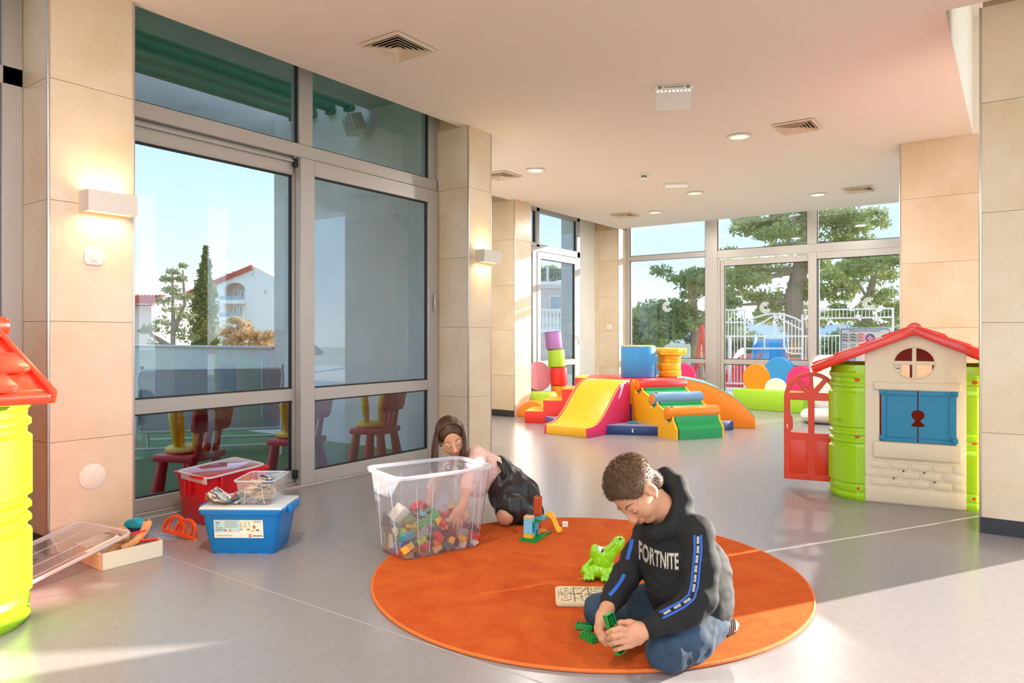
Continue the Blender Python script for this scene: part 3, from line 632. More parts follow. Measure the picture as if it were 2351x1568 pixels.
def house(M, label, door=True):
    t = thing('toy_house', label, 'playhouse', M=M, group='plastic toy houses')
    pm = mesh_of('corner_post', post_mesh(), True, 30)
    dimple = B(); sphere(dimple, (0, 0, 0), (.016, .006, .011), 12, 8); dm = mesh_of('screw', dimple)
    for fx, fy in ((1, 1), (-1, 1), (1, -1), (-1, -1)):
        o = link('corner_post', pm, PLIME, t, M=Matrix.Translation((0 if fx > 0 else WW, 0 if fy > 0 else DD, 0)) @ Matrix.Diagonal((fx, fy, 1, 1)))
        for z in (.08, .42, .79):
            s_ = link('screw', dm, PRED, o, M=TR(-.045, -.0105, z, rz=.02))
        if fx > 0 and fy > 0: link('lettering', textmesh('FEBER', .03, .0015, .0005), PLIME, o, M=TR(-.163, .031, .515, rz=math.radians(-38)) @ TR(rx=PI / 2))
    # front wall with the oval window and the big shuttered opening
    pk, ev = 1.088, .965
    outer = [(0, 0), (WW, 0), (WW, ev), (WW / 2, pk), (0, ev)]
    rx, rz, cz, mw = .112, .096, .905, .012
    holes = []
    for sx_, sz_ in ((1, 1), (-1, 1), (-1, -1), (1, -1)):
        a0 = math.asin(mw / rz); a1 = math.acos(mw / rx)
        arcp = [(WW / 2 + sx_ * rx * math.cos(a), cz + sz_ * rz * math.sin(a)) for a in np.linspace(a0, a1, 9)]
        holes.append(arcp + [(WW / 2 + sx_ * mw, cz + sz_ * mw)])
    opening = [(.085, .40), (WW - .055, .40), (WW - .055, .735), (.085, .735)]
    fw = link('front_wall', plate([outer] + holes + [opening], .03, .004), PCREAM, t, loc=(0, .012, 0))
    bm = B(); tube(bm, [(WW / 2 + (rx + .004) * math.cos(a), -.004, cz + (rz + .004) * math.sin(a)) for a in np.linspace(0, 2 * PI, 33)[:-1]], .006, 6, closed=True); obj('window_rim', bm, PCREAM, fw, M=TR(0, -.012 + .0, 0))
    bm = B(); box(bm, (WW / 2 + .012, -.008, .755), (.485, .03, .052), .01, 3); obj('lintel', bm, PCREAM, t)
    bm = B(); box(bm, (WW / 2 + .012, -.012, .345), (.49, .04, .105), .012, 3); obj('sill', bm, PCREAM, t)
    bm = B(); box(bm, (WW / 2, -.004, .055), (WW - .002, .014, .095), .005); obj('plinth', bm, PCREAM, t)
    bk = {}
    for row, (z, off) in enumerate(((.135, 0), (.19, .055), (.245, 0))):
        x0 = -.08 + off if row != 1 else -.02
        for k in range(7):
            a, b = max(x0 + k * .115, .004), min(x0 + k * .115 + .1, WW - .004)
            if b - a < .02: continue
            key = round(b - a, 3)
            if key not in bk: q = B(); box(q, (0, 0, 0), (b - a, .014, .042), .005, 2); bk[key] = mesh_of('brick', q)
            link('brick', bk[key], PCREAM, t, loc=((a + b) / 2, -.004, z))
    bm = B()
    for x_, z in ((.165, .165), (.22, .215), (.335, .215), (.39, .16)): cyl(bm, (x_, -.012, z), (x_, -.002, z), .006, n=12)
    obj('peg_hole', bm, mat('hole_brown', '6a5a40', .7), t)
    # shutters
    for s, x0, x1 in ((1, .095, .297), (-1, .303, .505)):
        zc = .565; kx = x1 if s > 0 else x0
        pts = [(x0, .402), (x1, .402), (x1, zc - .025)] if s > 0 else []
        key = [(.0, -.062), (.028, -.062), (.034, -.05), (.014, -.034), (.012, -.022), (.03, -.004), (.033, .016), (.022, .036), (0, .042)]
        if s > 0: poly = [(x0, .402), (x1, .402)] + [(x1 - u, zc + v) for u, v in key] + [(x1, .732), (x0, .732)]
        else: poly = [(x1, .402), (x0, .402)] + [(x0 + u, zc + v) for u, v in key] + [(x0, .732), (x1, .732)]
        sh = link('shutter', plate([poly], .016, .002), PTEAL, t, loc=(0, -.004, 0))
        inn = [(x0 + .03 if s > 0 else x0 + .012, .43), (x1 - .012 if s > 0 else x1 - .03, .43), (x1 - .012 if s > 0 else x1 - .03, .70), (x0 + .03 if s > 0 else x0 + .012, .70)]
        bm = B(); tube(bm, [(p[0], -.009, p[1]) for p in (inn[1] if s < 0 else inn[0], inn[2] if s < 0 else inn[3], inn[3] if s < 0 else inn[2])], .004, 6); tube(bm, [(inn[0][0], -.009, inn[0][1]), (inn[1][0], -.009, inn[1][1])], .004, 6); obj('moulding', bm, PTEAL, sh)
        for z in (.425, .715):
            bm = B(); box(bm, ((x0 + .006) if s > 0 else (x1 - .006), -.012, z), (.034, .02, .032), .005); obj('hinge', bm, PTEAL, sh)
        tm = textmesh('FEBER', .024, .0015, .0004); link('lettering', tm, PTEAL, sh, M=TR((x0 + x1) / 2 + .01 * s, -.009, .672, rx=PI / 2))
        bm = B(); box(bm, ((x0 + x1) / 2 + .01 * s, -.0085, .672), (.085, .002, .03), .0008, 1); obj('nameplate', bm, PTEAL, sh)
    # side and back walls, the interior floor is open
    bm = B(); b2(bm, (WW + .195, .17, .0), (WW + .215, DD - .17, .84), .004); obj('side_wall', bm, PCREAM, t)
    pkb = [(.0, 0), (WW, 0), (WW, ev), (WW / 2, pk), (0, ev)]
    link('back_wall', plate([pkb] + [[(WW / 2 + sx_ * .012, .76), (WW / 2 + sx_ * .13, .76), (WW / 2 + sx_ * .13, .88), (WW / 2 + sx_ * .012, .88)] for sx_ in (-1, 1)], .03, .004), PDOOR, t, loc=(0, DD - .012, 0))
    # left side: door jambs and the open door
    bm = B(); b2(bm, (-.215, .17, .80), (-.195, DD - .17, .87), .004); obj('door_head', bm, PCREAM, t)
    if door:
        dw, dh = .36, .765; r_ = dw / 2
        outl = [(0, 0), (dw, 0), (dw, dh - r_)] + [(r_ + r_ * math.cos(a), dh - r_ + r_ * math.sin(a)) for a in np.linspace(0, PI, 17)][1:-1] + [(0, dh - r_)]
        hs_ = [[(.04, .335), (r_ - .021, .335), (r_ - .021, dh - r_ - .02), (.04, dh - r_ - .02), (.04, .47), (.058, .43), (.058, .36)], [(r_ + .021, .335), (dw - .04, .335), (dw - .04, dh - r_ - .02), (r_ + .021, dh - r_ - .02)]]
        R1, R0 = r_ - .035, .05
        for a0, a1 in ((8, 46), (58, 86), (94, 122), (134, 172)):
            hs_.append([(r_ + R1 * math.cos(math.radians(a)), dh - r_ + .012 + R1 * math.sin(math.radians(a)) * .97) for a in np.linspace(a0, a1, 8)] + [(r_ + R0 * math.cos(math.radians((a0 + a1) / 2)), dh - r_ + .012 + R0 * math.sin(math.radians((a0 + a1) / 2)))])
        dr = link('door', plate([outl] + hs_, .028, .005), PDOOR, t, M=TR(-.17, .27, .055, rz=math.radians(3.5)) @ TR(-dw, 0, 0))
        for x0, x1 in ((.035, r_ - .025), (r_ + .025, dw - .035)):
            bm = B(); box(bm, ((x0 + x1) / 2, -.012, .165), (x1 - x0, .012, .24), .006, 2); obj('door_panel', bm, PDOOR, dr)
        bm = B(); cyl(bm, (.022, -.018, .385), (.022, -.012, .385), .006, n=12); b2(bm, (.0195, -.018, .362), (.0245, -.012, .382)); obj('keyhole', bm, WHITEP, dr)
        bm = B()
        for z in (.15, .6): cyl(bm, (dw + .01, 0, z - .03), (dw + .01, 0, z + .03), .012, n=12)
        obj('hinge', bm, PDOOR, dr)
    # roof: two slabs of shingles and a ridge roll
    sl = math.atan2(1.10 - .845, WW / 2 + .30); L = math.hypot(1.10 - .845, WW / 2 + .30); y0, y1 = -.06, DD + .0
    for s in (-1, 1):
        Mx = TR(WW / 2, 0, 1.098) @ Matrix.Diagonal((s, 1, 1, 1)) @ TR(ry=sl)   # local x runs down the slope
        bm = B(); b2(bm, (0, y0, 0), (L, y1, .03), .012, 3); b2(bm, (L - .05, y0, -.015), (L + .012, y1, .032), .02, 4); obj('roof_slab', bm, PRED, t, M=Mx)
        for yy in (y0 - .012, y1 - .018):
            bm = B(); b2(bm, (-.012, yy, -.012), (L + .008, yy + .03, .042), .008, 2); obj('fascia', bm, PRED, t, M=Mx)
        n, m_ = 4, 5; wy = (y1 - y0 - .02) / m_; wx = (L - .02) / n
        q = B(); poly = [(0, -wy / 2 + .008), (wx * 1.02, -wy / 2 + .008), (wx * 1.14, -wy / 2 + .035), (wx * 1.14, wy / 2 - .035), (wx * 1.02, wy / 2 - .008), (0, wy / 2 - .008)]
        vprism(q, poly, 0, .02, bev=.006); sm = mesh_of('shingle', q, True, 40)
        for i in range(n):
            for j in range(m_ - (i % 2)):
                link('shingle', sm, PRED, t, M=Mx @ TR(.005 + i * wx, y0 + .01 + wy * (j + .5 + .5 * (i % 2)), .027, ry=math.radians(-4)))
    for k in range(5):
        bm = B(); tube(bm, [(WW / 2, y0 - .01 + k * .197, 1.118), (WW / 2, y0 + k * .197, 1.118), (WW / 2, y0 + .165 + k * .197, 1.118), (WW / 2, y0 + .18 + k * .197, 1.118)], [.034, .042, .042, .036], 20); obj('ridge_cap', bm, PRED, t)
    return t
house(TR(-.816, 5.125, 0, rz=math.radians(7.1)), 'toy house with teal shutters, cream brick front and open red door by right pillar')
house(TR(-3.75, .304, 0), 'lime and red plastic toy house cut off by the left edge of the picture', door=False)
# ---------------------------------------------------------------- round rug
RUG = bpy.data.materials.new('rug_pile'); RUG.use_nodes = True
_n = RUG.node_tree.nodes; _l = RUG.node_tree.links; _b = _n['Principled BSDF']
_t = _n.new('ShaderNodeTexCoord'); _n1 = _n.new('ShaderNodeTexNoise'); _n1.inputs['Scale'].default_value = 5; _n1.inputs['Detail'].default_value = 8; _n1.inputs['Distortion'].default_value = 1.2
_n2 = _n.new('ShaderNodeTexNoise'); _n2.inputs['Scale'].default_value = 320; _n2.inputs['Detail'].default_value = 2
for q in (_n1, _n2): _l.new(_t.outputs['Object'], q.inputs['Vector'])
_r = _n.new('ShaderNodeValToRGB'); _r.color_ramp.elements[0].position = .35; _r.color_ramp.elements[1].position = .7
_r.color_ramp.elements[0].color = lin('cf3b0e'); _r.color_ramp.elements[1].color = lin('e4571c'); _l.new(_n1.outputs['Fac'], _r.inputs[0])
_m = _n.new('ShaderNodeMixRGB'); _m.blend_type = 'MULTIPLY'; _m.inputs[0].default_value = .45; _l.new(_r.outputs[0], _m.inputs[1]); _l.new(_n2.outputs['Fac'], _m.inputs[2])
_g = _n.new('ShaderNodeGamma'); _g.inputs[1].default_value = .82; _l.new(_m.outputs[0], _g.inputs[0]); _l.new(_g.outputs[0], _b.inputs['Base Color'])
_b.inputs['Roughness'].default_value = .95; _b.inputs['Sheen Weight'].default_value = .35; _b.inputs['Sheen Tint'].default_value = lin('ff9a50'); _b.inputs['Specular IOR Level'].default_value = .1
_p = _n.new('ShaderNodeBump'); _p.inputs['Strength'].default_value = .8; _p.inputs['Distance'].default_value = .006; _l.new(_n2.outputs['Fac'], _p.inputs['Height']); _l.new(_p.outputs[0], _b.inputs['Normal'])
RX, RY, RR, RZ = -1.595, 2.824, .95, .013
t = thing('round_rug', 'large round orange carpet rug on the grey floor', 'rug', (RX, RY, 0))
bm = B(); lathe(bm, [(.001, .0), (RR, .0), (RR, .009), (RR - .004, RZ), (RR * .6, RZ), (.001, RZ)], 128); obj('pile', bm, RUG, t)
bm = B(); tube(bm, [((RR + .001) * math.cos(a), (RR + .001) * math.sin(a), .007) for a in np.linspace(0, 2 * PI, 129)[:-1]], .0068, 8, closed=True); obj('edge_binding', bm, mat('binding', 'e2702e', .9, bump=.5, bscale=200), t)

# ---------------------------------------------------------------- tubs and boxes
def tub(w0, d0, w1, d1, h, th=.003, rim=.012, rimh=.012, r0=.03, r1=.035, n=5, z0=0.):
    def R(w, d, r, z): return [(x, y, z) for x, y in rrect(w, d, r, n)]
    f = (h - rimh - z0) / h; wm, dm = w0 + (w1 - w0) * f, d0 + (d1 - d0) * f
    rows = [R(w0 - .012, d0 - .012, r0 - .006, z0), R(w0, d0, r0, z0 + .008), R(wm, dm, r1, h - rimh), R(wm + 2 * rim, dm + 2 * rim, r1 + rim * .6, h - rimh), R(w1 + 2 * rim, d1 + 2 * rim, r1 + rim * .6, h - .003), R(w1 + 2 * rim - .006, d1 + 2 * rim - .006, r1 + rim * .5, h),
            R(w1 - 2 * th, d1 - 2 * th, r1, h), R(w0 - 2 * th, d0 - 2 * th, r0, z0 + .01), R(w0 - .016, d0 - .016, r0, z0 + th)]
    bm = B(); rings(bm, rows); return bm
CLEAR = glassmat('clear_plastic', (.97, .975, .985), 1.5, .11, (.93, .95, 1.0), .08)
CLEARR = glassmat('clear_plastic_rim', (.9, .92, .95), 1.3, .7, (.97, .98, 1.0), .1)
def rimtube(w, d, r, z, tr, n=5): return [(x, y, z) for x, y in rrect(w, d, r, n)]
# storage box full of bricks
LB = math.atan2(.943, .333)
BC = Vector((-2.38, 2.477, 0)) + .2 * Vector((.333, .943, 0)) + .13 * Vector((-.943, .333, 0)) + Vector((.012, -.01, 0))
MB_ = TR(BC.x, BC.y, RZ + .001, rz=LB)
t = thing('storage_box', 'large clear plastic storage box full of toy bricks on the rug edge', 'storage box', M=MB_)
W0, D0, W1, D1, BH = .44, .285, .53, .355, .405
obj('body', tub(W0, D0, W1, D1, BH, .003, .012, .02, .045, .05), CLEAR, t, ang=50)
bm = B(); tube(bm, rimtube(W1 + .02, D1 + .02, .058, BH - .004, 0), .006, 8, closed=True); obj('rim', bm, CLEARR, t)
for sx_ in (-1, 1):
    bm = B(); pts = [(sx_ * (W0 / 2 + .004 + .04 * z / BH), y, z) for y, z in ((-.085, .02), (-.075, .34), (.075, .34), (.085, .02))]; tube(bm, pts, .0028, 6); obj('handle_recess', bm, CLEARR, t)
for sy_ in (-1, 1):
    for x0, x1 in ((-.085, -.078), (.15, .165), (-.14, -.17)):
        bm = B(); tube(bm, [(x0, sy_ * (D0 / 2 + .003), .02), (x1, sy_ * (D0 / 2 + .032), .35)], .0013, 6); obj('wall_rib', bm, CLEARR, t)
bm = B(); rr_ = lambda a, z: [(x, y, z) for x, y in rrect(W1 + a, D1 + a, .055 + a / 2, 5)]
rings(bm, [rr_(.004, BH - .016), rr_(.026, BH - .016), rr_(.034, BH + .001), rr_(.0, BH + .001)], closed=True); obj('rim_flange', bm, CLEARR, t, ang=50)
# ---------------------------------------------------------------- toy bricks
PITCH = .0159
def brick_mesh(nx, ny, h=.0192, under=True):
    key = ('brick', nx, ny, h)
    if key in MATS: return MATS[key]
    w, d = nx * PITCH, ny * PITCH; t_ = .0022
    bm = B()
    def ring(a, b, z): return [(-a, -b, z), (a, -b, z), (a, b, z), (-a, b, z)]
    rings(bm, [ring(w / 2 - t_, d / 2 - t_, h - t_), ring(w / 2 - t_, d / 2 - t_, 0), ring(w / 2, d / 2, 0), ring(w / 2, d / 2, h)])
    for i in range(nx):
        for j in range(ny):
            x_, y_ = (i - nx / 2 + .5) * PITCH, (j - ny / 2 + .5) * PITCH
            tube(bm, [(x_, y_, h - .0005), (x_, y_, h + .0044)], .0047, 10)
    for i in range(max(nx - 1, 0)):
        for j in range(max(ny - 1, 0)):
            x_, y_ = (i - nx / 2 + 1) * PITCH, (j - ny / 2 + 1) * PITCH
            rings(bm, [[(x_ + r * math.cos(a), y_ + r * math.sin(a), z) for a in np.linspace(0, 2 * PI, 11)[:-1]] for r, z in ((.0066, h - .003), (.0066, .0002), (.005, .0002), (.005, h - .003))], cap=False)
    MATS[key] = mesh_of('toy_brick', bm, True, 40); return MATS[key]
BCOL = {k: mat('brick_' + k, v, .3, spec=.5) for k, v in dict(red='d8262b', orange='f08a1d', yellow='f6b62a', green='2fa34b', blue='3a78c0', brown='74352a', lime='b5cf45', teal='43a6b8', tan='e2b878', white='efe6d6', grey='a8a29b', coral='ef5f4d', olive='7d8a3e', mint='a9cfb4', lightblue='7cc3dc', darkgreen='0d8a35').items()}
rng = random.Random(4)
def place_brick(nx, ny, c, M, label, group, h=.0192):
    me = brick_mesh(nx, ny, h); o = bpy.data.objects.new('toy_brick', me); COL.objects.link(o); o.matrix_world = M
    if len(me.materials) == 0: me.materials.append(None)
    o.material_slots[0].link = 'OBJECT'; o.material_slots[0].material = BCOL[c]
    return tag(o, label, 'toy brick', group)
names = {2: 'two', 3: 'three', 4: 'four', 8: 'eight'}
cols = ['red', 'orange', 'yellow', 'green', 'blue', 'brown', 'lime', 'teal', 'tan', 'white', 'grey', 'coral', 'olive', 'mint', 'orange', 'yellow', 'red', 'orange']
cw = [(-.5 + (k + .5) / 7) for k in range(7)]
nb = 0
for lay in range(5):
    for iy in range(6):
        for ix in range(6):
            top = .135 + .02 * math.sin(ix * 1.1) + .01 * (iy - 2)
            z = .022 + lay * .031
            if z > top: continue
            f = z / BH; ww, dd = (W0 + (W1 - W0) * f) - .075, (D0 + (D1 - D0) * f) - .065
            edge = iy == 0 or ix == 0
            if lay < 3 and 0 < iy < 4 and 0 < ix < 5 and (ix + iy) % 2: continue
            x_, y_ = ww * (ix / 5 - .5) + rng.uniform(-.008, .008), dd * (iy / 5 - .5) + rng.uniform(-.006, .006)
            n1, n2 = rng.choice([(4, 2), (4, 2), (3, 2), (2, 2), (2, 2), (4, 2)]); c = rng.choice(cols)
            tw = rng.choice(['flat', 'up', 'side'])
            if iy == 0: rot = Euler((PI / 2 + rng.uniform(-.3, .3), rng.uniform(-.9, .9), rng.uniform(-.15, .15)))
            elif ix == 0: rot = Euler((rng.uniform(-.6, .6), -PI / 2 + rng.uniform(-.3, .3), rng.uniform(-.2, .2)))
            else: rot = Euler((rng.uniform(-.6, .6) + (PI if rng.random() < .3 else 0), rng.uniform(-.6, .6), rng.uniform(0, 6.3)))
            if (iy == 0 or ix == 0) and rng.random() < .35: rot = Euler((rot.x + PI, rot.y, rot.z))
            place_brick(n1, n2, c, MB_ @ Matrix.Translation((x_, y_, z)) @ rot.to_matrix().to_4x4(), '%s %s-stud-long toy brick in the clear storage box' % (c, names[n1]), 'toy bricks in the storage box'); nb += 1
place_brick(8, 2, 'green', MB_ @ TR(-.07, -.10, .165, rz=.15, rx=1.2, ry=-.35), 'long green eight-stud brick on top of the bricks in the clear box', 'toy bricks in the storage box')
# a white block, an orange toy animal and a small toy car on the pile
t = thing('toy_block', 'cream building block standing slanted in the near end of the clear box', 'toy block', M=MB_ @ TR(-.165, .02, .185, rx=.5, ry=.5, rz=.4))
bm = B(); box(bm, (0, 0, 0), (.06, .055, .08), .004); obj('body', bm, BCOL['white'], t)
t = thing('toy_car', 'small red toy car with black wheels on the bricks in the clear box', 'toy car', M=MB_ @ TR(-.04, .05, .18, rz=.3, ry=-.15))
bm = B(); box(bm, (0, 0, .018), (.09, .036, .02), .006); box(bm, (-.005, 0, .034), (.045, .03, .018), .005); obj('body', bm, BCOL['red'], t)
for sx_ in (-.028, .028):
    for sy_ in (-.02, .02):
        bm = B(); cyl(bm, (sx_, sy_ - .005, .012), (sx_, sy_ + .005, .012), .012, n=14); obj('wheel', bm, GASKET, t)
# ---------------------------------------------------------------- brick model on a green base plate
DP = math.atan2(.98, -.18) - PI / 2
t = thing('brick_model', 'toy brick building on a green base plate with a brown tower', 'brick model', (-2.085, 3.147, RZ), DP)
def bpart(name, nx, ny, c, x_, y_, z, h=.0192, rz=0):
    o = link(name, brick_mesh(nx, ny, h), None, t, loc=(x_, y_, z), rz=rz); me = o.data
    if len(me.materials) == 0: me.materials.append(None)
    o.material_slots[0].link = 'OBJECT'; o.material_slots[0].material = BCOL[c]; return o
bpart('base_plate', 6, 13, 'darkgreen', 0, 0, 0, .008)
bpart('brick', 3, 2, 'yellow', -.012, -.055, .009, .022)
bm = B(); b2(bm, (-.036, -.071, .032), (.012, -.067, .098)); b2(bm, (-.036, -.067, .032), (-.032, -.04, .098)); b2(bm, (-.036, -.067, .032), (.012, -.04, .036)); b2(bm, (-.036, -.067, .094), (.012, -.04, .098)); obj('window_brick', bm, BCOL['lightblue'], t)
bpart('brick', 3, 2, 'lightblue', -.012, -.055, .099, .012); bpart('brick', 3, 2, 'tan', -.012, -.055, .112, .010)
link('arch_brick', plate([[(-.028, 0), (-.014, 0)] + [(-.014 * math.cos(a), .022 + .014 * math.sin(a)) for a in np.linspace(0, PI, 9)] + [(.014, 0), (.028, 0), (.028, .05), (-.028, .05)]], .03), BCOL['teal'], t, loc=(.0, -.012, .009), rz=PI / 2)
bpart('brick', 2, 3, 'teal', .0, -.012, .06, .012)
bpart('brick', 2, 2, 'orange', -.0, .03, .009, .032); bpart('brick', 2, 2, 'red', 0, .03, .0415, .026); bpart('brick', 2, 3, 'green', 0, .03, .068, .024)
bpart('brick', 5, 4, 'teal', .006, .034, .0925, .010)
bpart('brick', 2, 2, 'orange', .016, .066, .009, .012)
bm = B(); b2(bm, (-.017, .02, .103), (.017, .054, .20))
for sx_ in (-1, 1):
    for sy_ in (-1, 1): b2(bm, (sx_ * .0125 - .0045, .037 + sy_ * .0125 - .0045, .20), (sx_ * .0125 + .0045, .037 + sy_ * .0125 + .0045, .207))
obj('tower', bm, mat('brick_rust', 'b8441a', .35), t)
bm = B(); sl_ = [(.0, .0, .105), (.03, .006, .105), (.045, .0, .085), (.06, -.004, .05), (.07, -.006, .03), (.085, -.006, .026)]
rows = [[(x_ + .03, .075 + yy, z + zz) for yy, zz in ((-.022, .012), (-.018, .012), (-.016, 0), (.016, 0), (.018, .012), (.022, .012), (.022, -.004), (-.022, -.004))] for x_, _, z in sl_]
rings(bm, rows); obj('chute', bm, BCOL['yellow'], t, ang=50)
bm = B(); b2(bm, (.012, .057, .088), (.04, .093, .101)); obj('chute_brick', bm, BCOL['yellow'], t)
place_brick(2, 2, 'white', TR(-2.07, 3.425, RZ + .010, rx=PI / 2, rz=.6), 'single white toy brick lying on the rug beyond the brick model', None)
place_brick(4, 2, 'darkgreen', TR(-1.285, 2.265, RZ + .0203, rx=math.radians(172), rz=.3), 'upside-down dark green toy brick on the rug before the boy', 'green bricks by the boy')
place_brick(4, 2, 'darkgreen', TR(-1.225, 2.19, RZ + .001, rz=-.30), 'upright dark green toy brick on the rug, nearest the camera', 'green bricks by the boy')

# ---------------------------------------------------------------- blue bin with label, things on its lid
BB = math.atan2(.56, .828); MBB = TR(-3.19, 2.19, 0, rz=BB)
BLUEP = mat('bin_blue', '0b78c4', .35, spec=.5)
t = thing('toy_bin', 'blue plastic toy bin with a printed white label', 'bin', M=MBB)
obj('body', tub(.33, .22, .40, .275, .225, .004, .014, .022, .03, .03), BLUEP, t, ang=50)
for sx_ in (-.10, 0., .10):
    bm = B(); b2(bm, (sx_ - .028, -.108, .0), (sx_ + .028, .108, .006)); obj('foot', bm, BLUEP, t)
bm = B(); b2(bm, (-.205, -.14, .215), (.205, .14, .236), .008, 3); obj('lid', bm, mat('lid_grey', 'd3d9dd', .4), t)
for s in (-1, 1):
    bm = B(); b2(bm, (s * .218 - .012, -.07, .195), (s * .218 + .012, .07, .232), .006); obj('handle_clip', bm, BLUEP, t)
# label
tilt = math.atan2((.275 - .22) / 2, .2)
ML = TR(-.01, -.1275, .128, rx=PI / 2 + tilt * .95)
bm = B(); b2(bm, (-.122, -.046, 0), (.122, .046, .0012)); lab = obj('label', bm, mat('label_paper', 'e9ecdf', .6), t, smooth=False, M=ML)
bm = B(); b2(bm, (-.122, -.016, .0012), (.008, .046, .0016)); obj('print_panel', bm, mat('label_blue', 'b9dbe2', .6), lab, smooth=False)
INK = mat('ink_dark', '2b2f33', .7); INKG = mat('ink_grey', '8f9a9a', .7)
def ltext(s, size, x_, y_, m, parent, al='LEFT', b=0., z=.0018): return link('print', textmesh(s, size, .0002, b, al), m, parent, loc=(x_, y_, z))
ltext('3-6', .016, -.113, .031, INK, lab, b=.0004); ltext('45004', .006, -.113, .018, INK, lab); ltext('131 pcs/', .0105, -.113, .007, INK, lab); ltext('stck/pcs/db', .0105, -.113, -.003, INK, lab); ltext('LEGO.com', .005, -.113, -.012, INK, lab)
bm = B()
for k in range(9): b2(bm, (-.068, .0405 - k * .0042, .0017), (.004 - (k * 37 % 5) * .004, .0422 - k * .0042, .0019))
for k in range(2): b2(bm, (-.11, -.033 - k * .004, .0014), (-.03, -.0312 - k * .004, .0017))
for k in range(3): b2(bm, (.075, .0405 - k * .004, .0014), (.112, .0425 - k * .004, .0017))
b2(bm, (.0215, -.005, .0014), (.0223, .04, .0017)); obj('print_lines', bm, INKG, lab, smooth=False)
ltext('education', .0125, .068, -.034, INK, lab, b=.0002)
bm = B(); b2(bm, (.048, -.042, .0014), (.062, -.028, .0018)); b2(bm, (-.068, -.0115, .0017), (-.060, -.004, .0019)); logo = obj('logo_square', bm, mat('logo_red', 'd5232a', .5), lab, smooth=False)
ltext('LEGO', .0055, .0552, -.035, mat('logo_white', 'ffffff', .5), lab, 'CENTER', .0002, .0019)
def pic(x_, y_, c, w=.014, h_=.006):
    bm = B(); vprism(bm, [(x_ - w / 2, y_), (x_, y_ - h_ / 2), (x_ + w / 2, y_), (x_, y_ + h_ / 2)], .0014, .0018); obj('print_picture', bm, BCOL[c], lab, smooth=False)
for k, c in enumerate(('tan', 'yellow', 'red', 'lime', 'brown')): pic(.012, .034 - k * .009, c)
for k, (c, d) in enumerate((('orange', 'orange'), ('green', 'green'), ('red', 'yellow'))): pic(.034, .036 - k * .011, c); pic(.053, .036 - k * .011, d)
for x_, y_, c, w in ((.048, .0, 'orange', .02), (.048, -.004, 'green', .016), (.07, -.010, 'orange', .024), (.094, -.004, 'red', .022), (.094, -.008, 'green', .018), (.078, .018, 'tan', .018), (.078, .013, 'red', .022), (.078, .008, 'green', .018), (.078, .003, 'yellow', .02), (-.042, -.006, 'red', .012), (-.042, -.010, 'yellow', .024)): pic(x_, y_, c, w, .007)
# clear box of wooden jigsaw pieces
MS = MBB @ TR(.055, .012, .237, rz=.02)
t = thing('clear_box', 'small clear plastic box of wooden jigsaw pieces on the blue bin', 'storage box', M=MS)
obj('body', tub(.155, .215, .19, .25, .125, .002, .007, .012, .02, .024), CLEAR, t, ang=50)
bm = B(); tube(bm, rimtube(.202, .262, .03, .123, 0), .0035, 6, closed=True); tube(bm, [(-.05, -.112, .008), (-.04, -.125, .09), (.04, -.125, .09), (.05, -.112, .008)], .0018, 6); obj('rim', bm, CLEARR, t)
WOODP = mat('jigsaw_wood', 'e3cba2', .65, var=.12, vscale=20); NAVYP = mat('jigsaw_navy', '22355e', .6)
def jig():
    pts = []
    def side(p, q, s):
        p, q = Vector(p), Vector(q); d = (q - p); nrm = Vector((d.y, -d.x)); o = [p]
        if s:
            for u, v in ((.36, 0), (.36, .08), (.30, .17), (.40, .27), (.60, .27), (.70, .17), (.64, .08), (.64, 0)): o.append(p + d * u + nrm * v * s)
        return o
    c = [(-.02, -.02), (.02, -.02), (.02, .02), (-.02, .02)]
    for k, s in enumerate((1, -1, 1, -1)): pts += side(c[k], c[(k + 1) % 4], s)
    q = B(); vprism(q, [(v.x, v.y) for v in pts], -.0025, .0025); return mesh_of('jigsaw_piece', q, False)
jm = jig()
for k in range(46):
    z = .012 + .0021 * k; f = .7 + .3 * z / .12
    px_, py_ = rng.uniform(-.052, .052) * f, rng.uniform(-.082, .082) * f
    o = link('jigsaw_piece', jm, WOODP, None, M=MS @ TR(px_, py_, z, rz=rng.uniform(0, 6), rx=rng.uniform(-.5, .5), ry=rng.uniform(-.5, .5)))
    tag(o, 'wooden jigsaw piece in the small clear box', 'puzzle piece', 'jigsaw pieces in the clear box')
    if k in (44, 45, 30): o.material_slots[0].link = 'OBJECT'; o.material_slots[0].material = NAVYP; o['label'] = 'navy blue jigsaw piece in the small clear box'
# two comics on the bin lid
def magmat(name, cs, sc):
    m = bpy.data.materials.new(name); m.use_nodes = True; n = m.node_tree.nodes; l = m.node_tree.links; b = n['Principled BSDF']; b.inputs['Roughness'].default_value = .4
    tcn = n.new('ShaderNodeTexCoord'); v = n.new('ShaderNodeTexVoronoi'); v.inputs['Scale'].default_value = sc; v.distance = 'CHEBYCHEV'; l.new(tcn.outputs['Object'], v.inputs['Vector'])
    sp = n.new('ShaderNodeSeparateColor'); l.new(v.outputs['Color'], sp.inputs[0])
    r = n.new('ShaderNodeValToRGB'); r.color_ramp.interpolation = 'CONSTANT'; l.new(sp.outputs[0], r.inputs[0])
    for k, c in enumerate(cs):
        el = r.color_ramp.elements[k] if k < 2 else r.color_ramp.elements.new(k / len(cs))
        el.position = k / len(cs); el.color = lin(c)
    l.new(r.outputs[0], b.inputs['Base Color']); return m
MG1 = magmat('comic_print', ['2f8a4a', 'f2e9d0', 'd9c13a', 'c8412f', '7fb8c9', 'f2e9d0', '3f6f9a'], 34); MG2 = magmat('comic_print_grey', ['cfd3d6', '8a9aa8', 'e8e4da', '4f7a50', 'd6dde0', 'b8595a'], 40)
